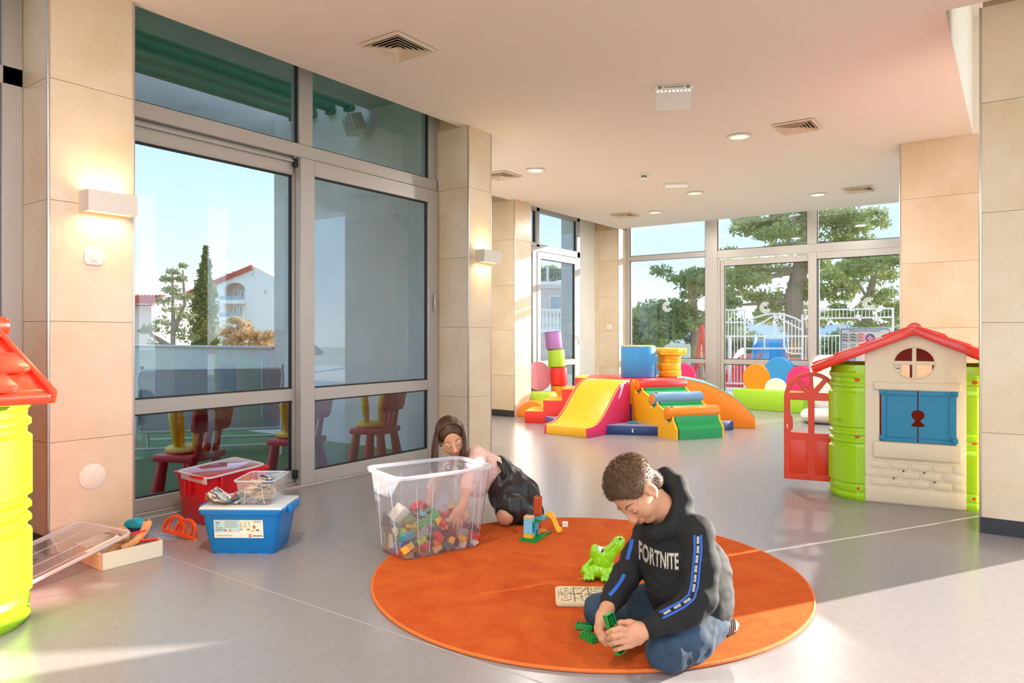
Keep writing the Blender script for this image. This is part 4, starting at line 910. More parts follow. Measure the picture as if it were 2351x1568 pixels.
def sheet(bm, w, d, fn, nx=14, ny=8, th=.0006):
    rows = []
    g = [[Vector(fn(i / nx, j / ny)) for j in range(ny + 1)] for i in range(nx + 1)]
    vs = [[bm.verts.new(p) for p in r] for r in g]; v2 = [[bm.verts.new(p + Vector((0, 0, -th))) for p in r] for r in g]
    for i in range(nx):
        for j in range(ny):
            bm.faces.new((vs[i][j], vs[i + 1][j], vs[i + 1][j + 1], vs[i][j + 1])); bm.faces.new((v2[i][j], v2[i][j + 1], v2[i + 1][j + 1], v2[i + 1][j]))
t = thing('comic_magazine', 'open colourful children magazine with curled pages on the blue bin', 'magazine', M=MBB @ TR(-.115, .0, .2375, rz=.1), group='magazines on the blue bin')
for k, m_ in enumerate((MG1, MG1, MG2)):
    bm = B(); sheet(bm, .2, .2, lambda u, v, k=k: ((u - .5) * .17, (v - .5) * .19, .001 + k * .003 + (.03 + .008 * k) * max(0, .45 - u) ** 1.4 * 3.2 + .006 * k * math.sin(PI * v) * u)); obj('page', bm, m_, t, ang=80)
t = thing('comic_magazine', 'grey-green magazine rolled over itself against the clear box', 'magazine', M=MBB @ TR(-.092, -.03, .249, rz=-.25), group='magazines on the blue bin')
for k, m_ in enumerate((MG1, MG2)):
    def roll(u, v, k=k):
        a = u * 1.0
        if a < .55: return ((a - .35) * .17, (v - .5) * .15, .002 + .003 * k)
        th_ = (a - .55) / .45 * PI * 1.15; r_ = .013 + .003 * k
        return (.034 + r_ * math.sin(th_) - max(0, th_ - PI) * .03, (v - .5) * .15, .002 + .003 * k + r_ - r_ * math.cos(th_))
    bm = B(); sheet(bm, .2, .2, roll, 24, 6); obj('page', bm, m_, t, ang=80)
# red tub with a clear lid
REDP = mat('tub_red', 'cf1420', .35, spec=.5)
MR_ = TR(-3.885, 2.475, 0, rz=math.radians(-2))
t = thing('red_tub', 'red plastic tub by the window, behind the blue bin', 'storage box', M=MR_)
obj('body', tub(.25, .37, .30, .42, .285, .004, .014, .016, .02, .022), REDP, t, ang=50)
for s in (-1, 1):
    bm = B(); b2(bm, (s * .02 - .006, -.222, .16), (s * .02 + .006, -.204, .27), .003); obj('front_rib', bm, REDP, t)
    bm = B(); b2(bm, (.148, s * .1 - .006, .15), (.166, s * .1 + .006, .27), .003); obj('side_rib', bm, REDP, t)
t = thing('plastic_cover', 'clear plastic lid lying askew on the red tub', 'box lid', M=MR_ @ TR(.03, -.02, .293, rz=.12, rx=.05, ry=.06))
bm = B(); vprism(bm, rrect(.28, .40, .03), 0, .004, bev=.0015); obj('panel', bm, CLEAR, t)
bm = B(); tube(bm, [(x, y, .002) for x, y in rrect(.28, .40, .03)], .006, 8, closed=True); b2(bm, (-.10, -.203, -.035), (.13, -.198, .004), .002); obj('lid_edge', bm, CLEARR, t)

# ---------------------------------------------------------------- cardboard tray of train track, leaning lid, orange bridge
CARD = mat('white_card', 'e6ddc8', .75, bump=.1, bscale=90)
MT = TR(-3.56, 1.715, 0, rz=math.radians(-1))
t = thing('cardboard_tray', 'low white cardboard tray of wooden train track', 'tray', M=MT)
tw, td, thh = .29, .285, .08
bm = B(); b2(bm, (-tw / 2, -td / 2, 0), (tw / 2, td / 2, .003)); obj('bottom', bm, CARD, t, smooth=False)
for lo, hi in (((-tw / 2, -td / 2, 0), (tw / 2, -td / 2 + .004, thh)), ((-tw / 2, td / 2 - .004, 0), (tw / 2, td / 2, thh)), ((-tw / 2, -td / 2, 0), (-tw / 2 + .004, td / 2, thh)), ((tw / 2 - .004, -td / 2, 0), (tw / 2, td / 2, thh))):
    bm = B(); b2(bm, lo, hi); obj('side', bm, CARD, t, smooth=False)
bm = B()
for k in range(5):
    for j in range(3): b2(bm, (.02 + k * .02, -td / 2 - .0006, .018 + j * .012), (.032 + k * .02, -td / 2, .0215 + j * .012))
b2(bm, (.085, -td / 2 - .0008, .06), (.12, -td / 2, .064)); obj('print', bm, mat('print_tan', 'c8b58e', .8), t, smooth=False)
BEECH = mat('beech_wood', 'd9ae7c', .5, var=.15, vscale=9, stretch=(1, 8, 1))
def track_curve(M, label, a1=.75, R_=.16, rise=0):
    t = thing('train_track', label, 'toy track', M=M, group='wooden train track pieces in the tray')
    n = 10; w = .02
    def sec(a): # cross-section with two grooves
        c, s = math.cos(a), math.sin(a); out = []
        for u, v in ((-w, 0), (w, 0), (w, .012), (.014, .012), (.014, .009), (.009, .009), (.009, .012), (-.009, .012), (-.009, .009), (-.014, .009), (-.014, .012), (-w, .012)):
            out.append(((R_ + u) * c - R_, (R_ + u) * s, v + rise * (a / a1) ** 2))
        return out
    bm = B(); rings(bm, [sec(a1 * k / n) for k in range(n + 1)]); obj('rail', bm, BEECH, t, ang=30)
    c, s = math.cos(a1), math.sin(a1); bm = B(); x_, y_ = R_ * c - R_ - s * .012, R_ * s + c * .012
    cyl(bm, (x_, y_, rise + .001), (x_, y_, rise + .011), .006, n=12); obj('peg', bm, BEECH, t)
for M, l, a1, rise in ((TR(.09, -.12, .045, rz=.3, rx=.1), 'curved wooden track piece at the front of the tray', .9, 0), (TR(.07, -.02, .06, rz=-.3, rx=.15, ry=.2), 'rising wooden track piece leaning up at the middle of the tray', 1.0, .06), (TR(.11, .02, .05, rz=.1, ry=-.2), 'curved wooden track piece along the right edge of the tray', .8, 0), (TR(-.03, -.1, .05, rz=.8, rx=-.15), 'curved wooden track piece under the clear lid', .8, 0), (TR(.02, .04, .075, rz=1.2, rx=.25), 'wooden track piece crossing the back of the tray', .7, .02), (TR(-.06, .02, .04, rz=.2), 'wooden track piece at the far end of the tray', .9, 0)):
    track_curve(MT @ M, l, a1, .16, rise)
def rod(M, label, c, L=.07):
    t = thing('toy_rail_bar', label, 'toy part', M=M, group='red bars in the tray')
    bm = B(); tube(bm, [(-L / 2, 0, 0), (L / 2, 0, 0)], .0065, 12); obj('bar', bm, c, t)
    bm = B(); sphere(bm, (-L / 2, 0, 0), .0075, 10, 8); sphere(bm, (L / 2, 0, 0), .0075, 10, 8); obj('cap', bm, c, t)
rod(MT @ TR(.055, .06, .118, rz=.9, ry=-.15), 'red plastic bar lying across the rising track', BCOL['red']); rod(MT @ TR(.115, .085, .088, rz=1.0), 'red plastic bar at the right corner of the tray', BCOL['red'])
t = thing('toy_wagon', 'navy toy wagon with a turquoise round hood standing in the tray', 'toy wagon', M=MT @ TR(-.075, .17 - .06, .06, rz=.5))
bm = B(); box(bm, (0, 0, .03), (.06, .045, .06), .004); obj('body', bm, NAVYP, t)
bm = B(); prism(bm, [(.042 * math.cos(a), .062 + .036 * math.sin(a)) for a in np.linspace(-.15, PI + .15, 13)], -.026, .026); obj('hood', bm, mat('hood_turq', '12a0c0', .4), t, ang=40)
t = thing('toy_glasses', 'red double-ring toy piece standing behind the track pieces', 'toy part', M=MT @ TR(-.06, .03, .098, rz=.7, rx=.2))
for s in (-1, 1):
    bm = B(); tube(bm, [(s * .021 + .017 * math.cos(a), 0, .017 * math.sin(a)) for a in np.linspace(0, 2 * PI, 21)[:-1]], .005, 8, closed=True); obj('ring', bm, BCOL['red'], t)
t = thing('toy_ramp', 'grey plastic ramp piece among the track pieces', 'toy part', M=MT @ TR(.05, .09, .075, rz=.6, rx=.2))
bm = B(); prism(bm, [(-.05, 0), (.05, 0), (.05, .012), (-.02, .03), (-.05, .03)], -.025, .025, bev=.002); obj('body', bm, mat('toy_grey', '8b9196', .5), t)
bm = B(); b2(bm, (.0, -.018, .012), (.045, .018, .018)); obj('roadway', bm, MATS['toy_grey'], t)
t = thing('toy_roof', 'green toy roof piece sticking up at the back of the tray', 'toy part', M=MT @ TR(-.115, .02, .10, rz=.4))
bm = B(); prism(bm, [(-.03, 0), (.03, 0), (.03, .02)], -.02, .02); obj('body', bm, BCOL['green'], t)
bm = B(); b2(bm, (-.03, -.021, -.004), (.03, .021, 0)); obj('rim', bm, BCOL['green'], t)
# leaning lid
o_ = Vector((-3.50, 1.75, .125)); ex = Vector((.2, -.96, -.185)).normalized(); ey = Vector((-.98, -.2, .03)); ey = (ey - ex * ey.dot(ex)).normalized(); ez = ex.cross(ey)
Mlid = Matrix((ex, ey, ez)).transposed().to_4x4(); Mlid.translation = o_ + ex * .285 + ey * .19
if ez.z < 0: Mlid = Mlid @ Matrix.Rotation(PI, 4, 'X')
t = thing('plastic_cover', 'large clear box lid leaning on the tray of train track', 'box lid', M=Mlid)
bm = B(); vprism(bm, rrect(.57, .38, .04), 0, .004, bev=.0015); obj('panel', bm, CLEAR, t)
bm = B(); tube(bm, [(x, y, .0) for x, y in rrect(.57, .38, .04)], .009, 8, closed=True); tube(bm, [(-.2, .06, .004), (.2, .06, .004)], .002, 5); tube(bm, [(-.2, -.06, .004), (.2, -.06, .004)], .002, 5); tube(bm, [(x, y, .004) for x, y in rrect(.5, .31, .03)], .002, 5, closed=True); obj('lid_edge', bm, CLEARR, t)
PAPER = mat('sticker_white', 'eceae2', .6)
sy_ = -1 if Mlid.to_3x3() @ Vector((0, 1, 0)) @ ey < 0 else 1
bm = B(); b2(bm, (.06, sy_ * .09 - .035, .0045), (.19, sy_ * .09 + .035, .0052)); st_ = obj('sticker', bm, PAPER, t, smooth=False)
bm = B(); b2(bm, (.06, sy_ * .015 - .035, .0045), (.19, sy_ * .015 + .035, .0052)); st2 = obj('sticker', bm, mat('sticker_slate', '5b6b78', .6), t, smooth=False)
link('print', textmesh('SAMLA', .022, .0002, .0003), PAPER, st2, M=TR(.125, sy_ * .015, .0056, rz=PI))
bm = B()
for k in range(5): b2(bm, (.08, sy_ * .09 - .02 + k * .008, .0052), (.16, sy_ * .09 - .017 + k * .008, .0056))
for k in range(8): b2(bm, (.168 + k * .0024, sy_ * .09 - .028, .0052), (.1692 + k * .0024, sy_ * .09 - .008, .0056))
obj('print', bm, INK, st_, smooth=False)
bm = B(); b2(bm, (-.23, -sy_ * .165 - .012, .0045), (-.06, -sy_ * .165 + .012, .0052)); obj('white_strip', bm, PAPER, t, smooth=False)
# orange arched bridge
ORP = mat('bridge_orange', 'f2531b', .4)
d_ = Vector((.205, .07, -.028)); rz_ = math.atan2(d_.y, d_.x)
t = thing('toy_bridge', 'orange plastic toy bridge with pointed arches on the floor by the tray', 'toy bridge', M=TR(-3.645, 2.065, .012, rz=rz_, ry=math.radians(9), rx=math.radians(-8)))
def archrib(cx_, r, z0): return [(cx_ + r * math.cos(a), 0, z0 + r * 1.25 * math.sin(a)) for a in np.linspace(0, PI, 17)]
bm = B(); b2(bm, (-.105, -.009, .0), (.105, .009, .018), .003); obj('beam', bm, ORP, t)
for cx_, r in ((-.035, .068), (.038, .066)):
    bm = B(); rows = [[p + Vector(q) for q in ((-.0, -.009, -.004), (0, .009, -.004), (0, .009, .004), (0, -.009, .004))] for p in [Vector(v) for v in archrib(cx_, r, .014)]]
    rr = archrib(cx_, r, .014); rows = []
    for k, p in enumerate(rr):
        n_ = Vector((p[0] - cx_, 0, (p[2] - .014) / 1.25)).normalized(); p = Vector(p)
        rows.append([p + n_ * .0055 + Vector((0, .009, 0)), p + n_ * .0055 - Vector((0, .009, 0)), p - n_ * .0055 - Vector((0, .009, 0)), p - n_ * .0055 + Vector((0, .009, 0))])
    rings(bm, rows); obj('arch', bm, ORP, t, ang=30)
    for s in (-1, 1):
        bm = B(); pts = [Vector((cx_ + s * r * .38 * (1 + .4 * math.sin(u * PI)), 0, .016 + u * (r * 1.12 - .01))) for u in np.linspace(0, 1, 7)]; pts[-1].x = cx_ + s * r * .18
        rings(bm, [[p + Vector((.004, .007, 0)), p + Vector((.004, -.007, 0)), p + Vector((-.004, -.007, 0)), p + Vector((-.004, .007, 0))] for p in pts]); obj('arch_strut', bm, ORP, t, ang=30)
bm = B(); cyl(bm, (.105, 0, .006), (.118, 0, .006), .006, n=10); obj('end_peg', bm, BEECH, t)

# ---------------------------------------------------------------- wooden number puzzle
MP = TR(-1.42, 2.535, RZ + .001, rz=math.radians(33))
t = thing('number_puzzle', 'pale wooden number puzzle board on the rug beside the boy', 'puzzle', M=MP)
PLY = mat('pale_plywood', 'e3cda6', .55, var=.08, vscale=12)
bm = B(); vprism(bm, rrect(.27, .19, .022), 0, .016, bev=.0025); obj('board', bm, PLY, t)
SLOT = mat('puzzle_slot', '4a3420', .8)
for row, digs in enumerate(('8756', '3429')):
    for k, d in enumerate(digs):
        x_, y_ = -.09 + k * .06, .038 - row * .076
        link('slot', textmesh(d, .098, .0003, .0028), SLOT, t, loc=(x_, y_, .0162)); link('number_piece', textmesh(d, .098, .0012, .0006), PLY, t, loc=(x_, y_, .0175))
bm = B()
for p0, p1 in (((-.122, 0), (.122, .004)), ((-.06, .082), (-.058, -.082)), ((0, .082), (.002, -.082)), ((.06, .082), (.062, -.082)), ((-.122, .04), (-.122, -.04))): b2(bm, (min(p0[0], p1[0]) - .0007, min(p0[1], p1[1]) - .0007, .016), (max(p0[0], p1[0]) + .0007, max(p0[1], p1[1]) + .0007, .0164))
obj('saw_line', bm, SLOT, t, smooth=False)
# ---------------------------------------------------------------- organic shapes: smooth unions sampled on a grid, surface extracted with surface nets
class Blob:
    def __init__(s): s.ops = []
    def cap(s, a, b, ra, rb, k=.01): s.ops.append(('c', Vector(a), Vector(b), ra, rb, k)); return s
    def chain(s, pts, rad, k=.01):
        for i in range(len(pts) - 1): s.cap(pts[i], pts[i + 1], rad[i], rad[i + 1], k)
        return s
    def ell(s, c, r, R=None, k=.01, sub=False): s.ops.append(('s' if sub else 'e', Vector(c), r, R or Matrix.Identity(3), k)); return s
    def cut(s, p, n, k=.005): s.ops.append(('p', Vector(p), Vector(n).normalized(), k)); return s
    def mesh(s, vox, name='blob', floor_z=None, wr=0., wscale=40., seed=0):
        lo = np.full(3, 1e9); hi = -lo
        for o in s.ops:
            if o[0] == 'c':
                for p, r in ((o[1], o[3]), (o[2], o[4])): lo = np.minimum(lo, np.array(p) - r); hi = np.maximum(hi, np.array(p) + r)
            elif o[0] == 'e':
                r = max(o[2]); lo = np.minimum(lo, np.array(o[1]) - r); hi = np.maximum(hi, np.array(o[1]) + r)
        lo -= 3 * vox + .01; hi += 3 * vox + .01
        n = np.ceil((hi - lo) / vox).astype(int) + 1
        F_ = np.full(n, 1.0, np.float32)
        ax = [(lo[i] + vox * np.arange(n[i])).astype(np.float32) for i in range(3)]
        for o in s.ops:
            t_ = o[0]
            if t_ == 'c':
                a, b, ra, rb, k = o[1:]; m = max(ra, rb) + k + 2 * vox
                bl = np.minimum(np.array(a), np.array(b)) - m; bh = np.maximum(np.array(a), np.array(b)) + m
            elif t_ in 'es':
                c, r, R, k = o[1:]; m = max(r) + k + 2 * vox; bl = np.array(c) - m; bh = np.array(c) + m
            else: bl, bh = lo, hi
            i0 = np.clip(np.floor((bl - lo) / vox).astype(int), 0, n); i1 = np.clip(np.ceil((bh - lo) / vox).astype(int) + 1, 0, n)
            if np.any(i1 <= i0): continue
            sl = tuple(slice(i0[i], i1[i]) for i in range(3))
            X = ax[0][sl[0]][:, None, None]; Y = ax[1][sl[1]][None, :, None]; Z = ax[2][sl[2]][None, None, :]
            if t_ == 'c':
                d = b - a; L2 = max(d.dot(d), 1e-12)
                h_ = np.clip(((X - a.x) * d.x + (Y - a.y) * d.y + (Z - a.z) * d.z) / L2, 0, 1)
                D = np.sqrt((X - a.x - h_ * d.x) ** 2 + (Y - a.y - h_ * d.y) ** 2 + (Z - a.z - h_ * d.z) ** 2) - (ra + (rb - ra) * h_)
            elif t_ in 'es':
                Q = [(X - c.x) * R[0][i] + (Y - c.y) * R[1][i] + (Z - c.z) * R[2][i] for i in range(3)]
                k0 = np.sqrt(sum((Q[i] / r[i]) ** 2 for i in range(3))); k1 = np.sqrt(sum((Q[i] / r[i] ** 2) ** 2 for i in range(3))) + 1e-9
                D = k0 * (k0 - 1) / k1
            else:
                p, nn, k = o[1:]; D = (X - p.x) * nn.x + (Y - p.y) * nn.y + (Z - p.z) * nn.z
            f = F_[sl]
            if t_ in 'ce':
                h_ = np.maximum(k - np.abs(f - D), 0) / k; F_[sl] = np.minimum(f, D) - h_ * h_ * k * .25
            else:
                D = -D if t_ == 's' else D
                h_ = np.maximum(k - np.abs(f - D), 0) / k; F_[sl] = np.maximum(f, D) + h_ * h_ * k * .25
        if floor_z is not None: F_ = np.maximum(F_, (floor_z - ax[2])[None, None, :])
        S = F_ < 0
        c8 = [S[i:n[0] - 1 + i, j:n[1] - 1 + j, k:n[2] - 1 + k] for i in (0, 1) for j in (0, 1) for k in (0, 1)]
        cnt = sum(q.astype(np.int8) for q in c8); act = (cnt > 0) & (cnt < 8)
        idx = np.argwhere(act); vid = np.full(act.shape, -1, np.int32); vid[act] = np.arange(len(idx))
        acc = np.zeros((len(idx), 3)); num = np.zeros(len(idx))
        cor = [(i, j, k) for i in (0, 1) for j in (0, 1) for k in (0, 1)]
        for a in range(8):
            for b in range(a + 1, 8):
                ca, cb = np.array(cor[a]), np.array(cor[b])
                if np.abs(ca - cb).sum() != 1: continue
                fa = F_[idx[:, 0] + ca[0], idx[:, 1] + ca[1], idx[:, 2] + ca[2]]; fb = F_[idx[:, 0] + cb[0], idx[:, 1] + cb[1], idx[:, 2] + cb[2]]
                m = (fa < 0) != (fb < 0); t2 = np.where(m, fa / np.where(m, fa - fb, 1), 0)
                acc += np.where(m[:, None], ca + t2[:, None] * (cb - ca), 0); num += m
        V = lo + vox * (idx + acc / num[:, None]); quads = []
        for d in range(3):
            e1, e2 = (d + 1) % 3, (d + 2) % 3
            sa = [slice(0, n[i]) for i in range(3)]; sb = list(sa); sa[d] = slice(0, n[d] - 1); sb[d] = slice(1, n[d])
            A, Bq = S[tuple(sa)], S[tuple(sb)]; ed = np.argwhere(A != Bq)
            ok = (ed[:, e1] > 0) & (ed[:, e2] > 0) & (ed[:, e1] < n[e1] - 1) & (ed[:, e2] < n[e2] - 1); ed = ed[ok]
            flip = A[ed[:, 0], ed[:, 1], ed[:, 2]]
            def cell(o1, o2):
                q = ed.copy(); q[:, e1] += o1; q[:, e2] += o2; return vid[q[:, 0], q[:, 1], q[:, 2]]
            q = np.stack([cell(-1, -1), cell(0, -1), cell(0, 0), cell(-1, 0)], 1); q[~flip] = q[~flip][:, ::-1]; quads.append(q)
        quads = np.concatenate(quads); quads = quads[(quads >= 0).all(1)]
        me = bpy.data.meshes.new(name); me.from_pydata(V.tolist(), [], quads.tolist()); me.update()
        me.polygons.foreach_set('use_smooth', [True] * len(me.polygons))
        return me
def smooth_mesh(me, it=2, fac=.5):
    bm = bmesh.new(); bm.from_mesh(me)
    for _ in range(it): bmesh.ops.smooth_vert(bm, verts=bm.verts, factor=fac, use_axis_x=True, use_axis_y=True, use_axis_z=True)
    bm.to_mesh(me); bm.free(); me.polygons.foreach_set('use_smooth', [True] * len(me.polygons)); return me
from mathutils import noise as mnoise
def wrinkle(me, amp, sc, stretch=(1, 1, 1), seed=0.):
    """cloth folds: ridged noise pushed along the normals"""
    nrm = [v.normal.copy() for v in me.vertices]
    for v, n_ in zip(me.vertices, nrm):
        p = Vector((v.co.x * stretch[0], v.co.y * stretch[1], v.co.z * stretch[2])) * sc + Vector((seed, seed * 1.7, 0))
        w = 1 - abs(mnoise.noise(p)) * 2.2; w2 = mnoise.noise(p * 2.3)
        v.co += n_ * amp * (w * .7 + w2 * .4 - .3)
    me.update(); return me
def joinmeshes(name, meshes):
    bm = bmesh.new()
    for m in meshes: bm.from_mesh(m)
    me = bpy.data.meshes.new(name); bm.to_mesh(me); bm.free()
    for m in meshes: bpy.data.meshes.remove(m)
    me.polygons.foreach_set('use_smooth', [True] * len(me.polygons)); return me
def camdir(r, d, u): return Vector((-SIN * d + COS * r, COS * d + SIN * r, u))
SKIN = mat('skin', 'cf9472', .5, spec=.35, sss=.15, var=.06, vscale=9)
SKING = mat('skin_girl', 'd8a07e', .5, spec=.35, sss=.15, var=.06, vscale=9)
LIPS = mat('lips', 'c8746a', .4)
BROW = mat('eyebrow', '5b3d28', .8)
LASH = mat('lash', '33231b', .7)
def headframe(c, f, u, roll=0):
    f = f.normalized(); l = u.cross(f).normalized() * 1.0
    u = f.cross(l).normalized()
    if roll:
        R = Matrix.Rotation(roll, 3, f); l = R @ l; u = R @ u
    M = Matrix((l, f, u)).transposed().to_4x4(); M.translation = c; return M
def head_blob(M, s, neck=None):
    b = Blob(); R = M.to_3x3(); P = lambda x, y, z: M @ (Vector((x, y, z)) * s); r = lambda *a: tuple(v * s for v in a)
    b.ell(P(0, -.012, .03), r(.073, .093, .082), R, .02 * s)
    b.ell(P(0, .022, -.035), r(.058, .062, .076), R, .03 * s)
    b.ell(P(0, .052, -.090), r(.025, .022, .020), R, .025 * s)
    for q in (-1, 1):
        b.ell(P(q * .034, .050, -.036), r(.027, .025, .030), R, .02 * s)
        b.ell(P(q * .031, .0955, -.006), r(.018, .013, .012), R, .014 * s, sub=True)
        b.ell(P(q * .030, .070, -.009), r(.0155, .0145, .0125), R, .006 * s)
        b.ell(P(q * .031, .077, .0085), r(.020, .008, .0055), R, .01 * s)
        b.cap(P(q * .009, .094, -.040), P(q * .009, .090, -.041), .0078 * s, .007 * s, .006 * s)
        b.ell(P(q * .074, -.006, -.012), r(.009, .021, .030), R, .008 * s)
        b.ell(P(q * .083, .000, -.008), r(.007, .012, .019), R, .005 * s, sub=True)
        b.cap(P(q * .075, .006, -.036), P(q * .074, .004, -.040), .007 * s, .006 * s, .006 * s)
    b.cap(P(0, .080, .004), P(0, .100, -.036), .0075 * s, .0105 * s, .012 * s)
    b.ell(P(0, .0815, -.062), r(.021, .0095, .0105), R, .008 * s)
    b.ell(P(0, .0925, -.0625), r(.018, .004, .0012), R, .003 * s, sub=True)
    if neck: b.chain([P(0, -.018, -.055)] + neck[0], [.046 * s] + neck[1], .02)
    return b
def on_surface(me_obj_mesh):
    from mathutils.bvhtree import BVHTree
    return BVHTree.FromPolygons([v.co[:] for v in me_obj_mesh.vertices], [p.vertices[:] for p in me_obj_mesh.polygons])
def face_marks(M, s, parent, bvh, open_=0.):
    """brows, lash lines and lips laid on the face surface"""
    f = M.to_3x3() @ Vector((0, 1, 0))
    def lay(x, z, off=.0006):
        o = M @ (Vector((x, .16, z)) * s); h_ = bvh.ray_cast(o, -f)
        return h_[0] + h_[1] * off if h_[0] is not None else o - f * .06
    for q in (-1, 1):
        bm = B(); tube(bm, [lay(q * x, z) for x, z in ((.013, .0125), (.022, .0185), (.033, .020), (.046, .0145))], [.0016 * s, .0026 * s, .0022 * s, .001 * s], 6); obj('eyebrow', bm, BROW, parent)
        bm = B(); tube(bm, [lay(q * x, z) for x, z in ((.017, -.0125), (.024, -.0158), (.031, -.0172), (.038, -.0160), (.046, -.0115))], [.0006 * s, .0013 * s, .0015 * s, .0013 * s, .0007 * s], 6); obj('eyelash', bm, LASH, parent)
    bm = B(); tube(bm, [lay(x, -.0595 + .0012 * math.cos(x * 160)) for x in np.linspace(-.019, .019, 9)], [.0008 * s] + [.0030 * s] * 7 + [.0008 * s], 8)
    tube(bm, [lay(x, -.0665) for x in np.linspace(-.015, .015, 7)], [.001 * s] + [.0034 * s] * 5 + [.001 * s], 8); obj('lips', bm, LIPS, parent)
def strands(name, roots, fn, m, parent, n=4, sides=3):
    """many tapered hair strands in one mesh; fn(i, root) -> (points, radii)"""
    V = []; Fc = []
    for i, r in enumerate(roots):
        pts, rad = fn(i, r); base = len(V); L = len(pts); a = None
        for k in range(L):
            d = (pts[min(k + 1, L - 1)] - pts[max(k - 1, 0)])
            if d.length < 1e-9: d = Vector((0, 0, 1))
            d.normalize()
            a = frame(d)[0] if a is None else (a - d * a.dot(d)).normalized(); b_ = d.cross(a)
            for j in range(sides): V.append(pts[k] + (a * math.cos(2 * PI * j / sides) + b_ * math.sin(2 * PI * j / sides)) * rad[k])
        for k in range(L - 1):
            for j in range(sides): Fc.append((base + k * sides + j, base + k * sides + (j + 1) % sides, base + (k + 1) * sides + (j + 1) % sides, base + (k + 1) * sides + j))
    me = bpy.data.meshes.new(name); me.from_pydata([v[:] for v in V], [], Fc); me.polygons.foreach_set('use_smooth', [True] * len(me.polygons))
    return link(name, me, m, parent)
def project_mesh(me, fn, bvh, origin, off=.0012):
    """lay a flat mesh on a surface: fn maps its (x, y) to a point to aim at from origin"""
    bm = bmesh.new(); bm.from_mesh(me); bmesh.ops.triangulate(bm, faces=bm.faces)
    for _ in range(2): bmesh.ops.subdivide_edges(bm, edges=[e_ for e_ in bm.edges if e_.calc_length() > .004], cuts=1)
    dead = []
    for v in bm.verts:
        tgt = fn(v.co.x, v.co.y); d = (tgt - origin).normalized(); h_ = bvh.ray_cast(origin, d)
        if h_[0] is None: dead.append(v); continue
        v.co = h_[0] + h_[1] * (off if v.co.z >= -1e-6 else off * .2)
    if dead: bmesh.ops.delete(bm, geom=dead, context='VERTS')
    bm.to_mesh(me); bm.free(); return me
# ---------------------------------------------------------------- the boy
HOODIE = mat('hoodie_black', '131313', .85, bump=.25, bscale=900)
DENIM = mat('denim', '3a546c', .85, bump=.4, bscale=700, col2='202e3e', vscale=7)
A = at
boy_M = headframe(A(1459, 1125, 2.42), camdir(-.45, -.42, -.79), camdir(-.76, -.22, .60))
hs = .97
hm = head_blob(boy_M, hs, ([A(1518, 1165, 2.45), A(1540, 1215, 2.47)], [.045, .05])).mesh(.0026, 'head')
hands = Blob()
# his left arm and hand (nearer the camera), fingers closed round the brick from the right
hands.chain([A(1600, 1385, 2.31), A(1520, 1432, 2.27), A(1497, 1443, 2.262)], [.034, .026, .0235], .008)
hands.chain([A(1497, 1443, 2.262), A(1468, 1452, 2.255), A(1445, 1460, 2.25)], [.0235, .026, .024], .012)
hands.cap(A(1462, 1440, 2.255), A(1441, 1448, 2.248), .0145, .0125, .012).cap(A(1466, 1470, 2.252), A(1446, 1478, 2.245), .015, .0125, .012)
fing = [([(1446, 1447, 2.245), (1424, 1443, 2.225), (1408, 1447, 2.226), (1396, 1452, 2.243)], .0093), ([(1447, 1459, 2.243), (1425, 1458, 2.220), (1409, 1461, 2.222), (1399, 1465, 2.240)], .0096), ([(1448, 1471, 2.243), (1428, 1472, 2.221), (1412, 1475, 2.224), (1402, 1479, 2.240)], .0093), ([(1450, 1482, 2.246), (1434, 1485, 2.228), (1421, 1489, 2.229), (1412, 1492, 2.242)], .0082)]
for pts, r in fing: hands.chain([A(*p) for p in pts], [r * 1.08, r, r * .95, r * .82], .0035)
hands.chain([A(1470, 1438, 2.265), A(1446, 1430, 2.275), A(1426, 1431, 2.277), A(1414, 1436, 2.275)], [.014, .0115, .0105, .009], .006)
# his right arm and hand (farther), holding the brick from behind
hands.chain([A(1437, 1325, 2.49), A(1402, 1383, 2.40), A(1394, 1398, 2.375)], [.034, .0255, .023], .008)
hands.chain([A(1394, 1398, 2.375), A(1386, 1416, 2.345), A(1382, 1430, 2.32)], [.023, .0245, .023], .012)
for pts, r in (([(1384, 1428, 2.315), (1379, 1447, 2.292), (1390, 1461, 2.279), (1402, 1467, 2.281)], .0092), ([(1379, 1428, 2.322), (1374, 1450, 2.300), (1384, 1467, 2.284), (1397, 1475, 2.281)], .0092), ([(1376, 1424, 2.330), (1371, 1448, 2.310), (1380, 1467, 2.293), (1392, 1480, 2.285)], .0088), ([(1374, 1420, 2.338), (1369, 1441, 2.322), (1376, 1460, 2.306), (1388, 1474, 2.298)], .008)):
    hands.chain([A(*p) for p in pts], [r * 1.05, r, r * .95, r * .82], .0035)
hands.chain([A(1396, 1404, 2.355), A(1398, 1422, 2.325), A(1400, 1438, 2.30), A(1401, 1450, 2.285)], [.013, .0112, .0102, .0088], .006)
hm2 = hands.mesh(.0026, 'hands')
core = Blob().chain([A(1540, 1215, 2.47), A(1553, 1300, 2.47), A(1585, 1400, 2.50)], [.055, .075, .08], .03).chain([A(1560, 1408, 2.55), A(1375, 1402, 2.62)], [.05, .04], .02).chain([A(1605, 1415, 2.45), A(1535, 1495, 2.315), A(1635, 1462, 2.53)], [.05, .04, .03], .02).cap(A(1540, 1215, 2.47), A(1600, 1228, 2.37), .045, .035, .02).cap(A(1600, 1228, 2.37), A(1600, 1385, 2.31), .034, .033, .01).cap(A(1540, 1215, 2.47), A(1484, 1228, 2.55), .045, .035, .02).cap(A(1484, 1228, 2.55), A(1437, 1325, 2.49), .034, .033, .01).mesh(.008, 'core')
hbvh = on_surface(hm)
boy = link('person', joinmeshes('person', [hm, hm2, core]), SKIN)
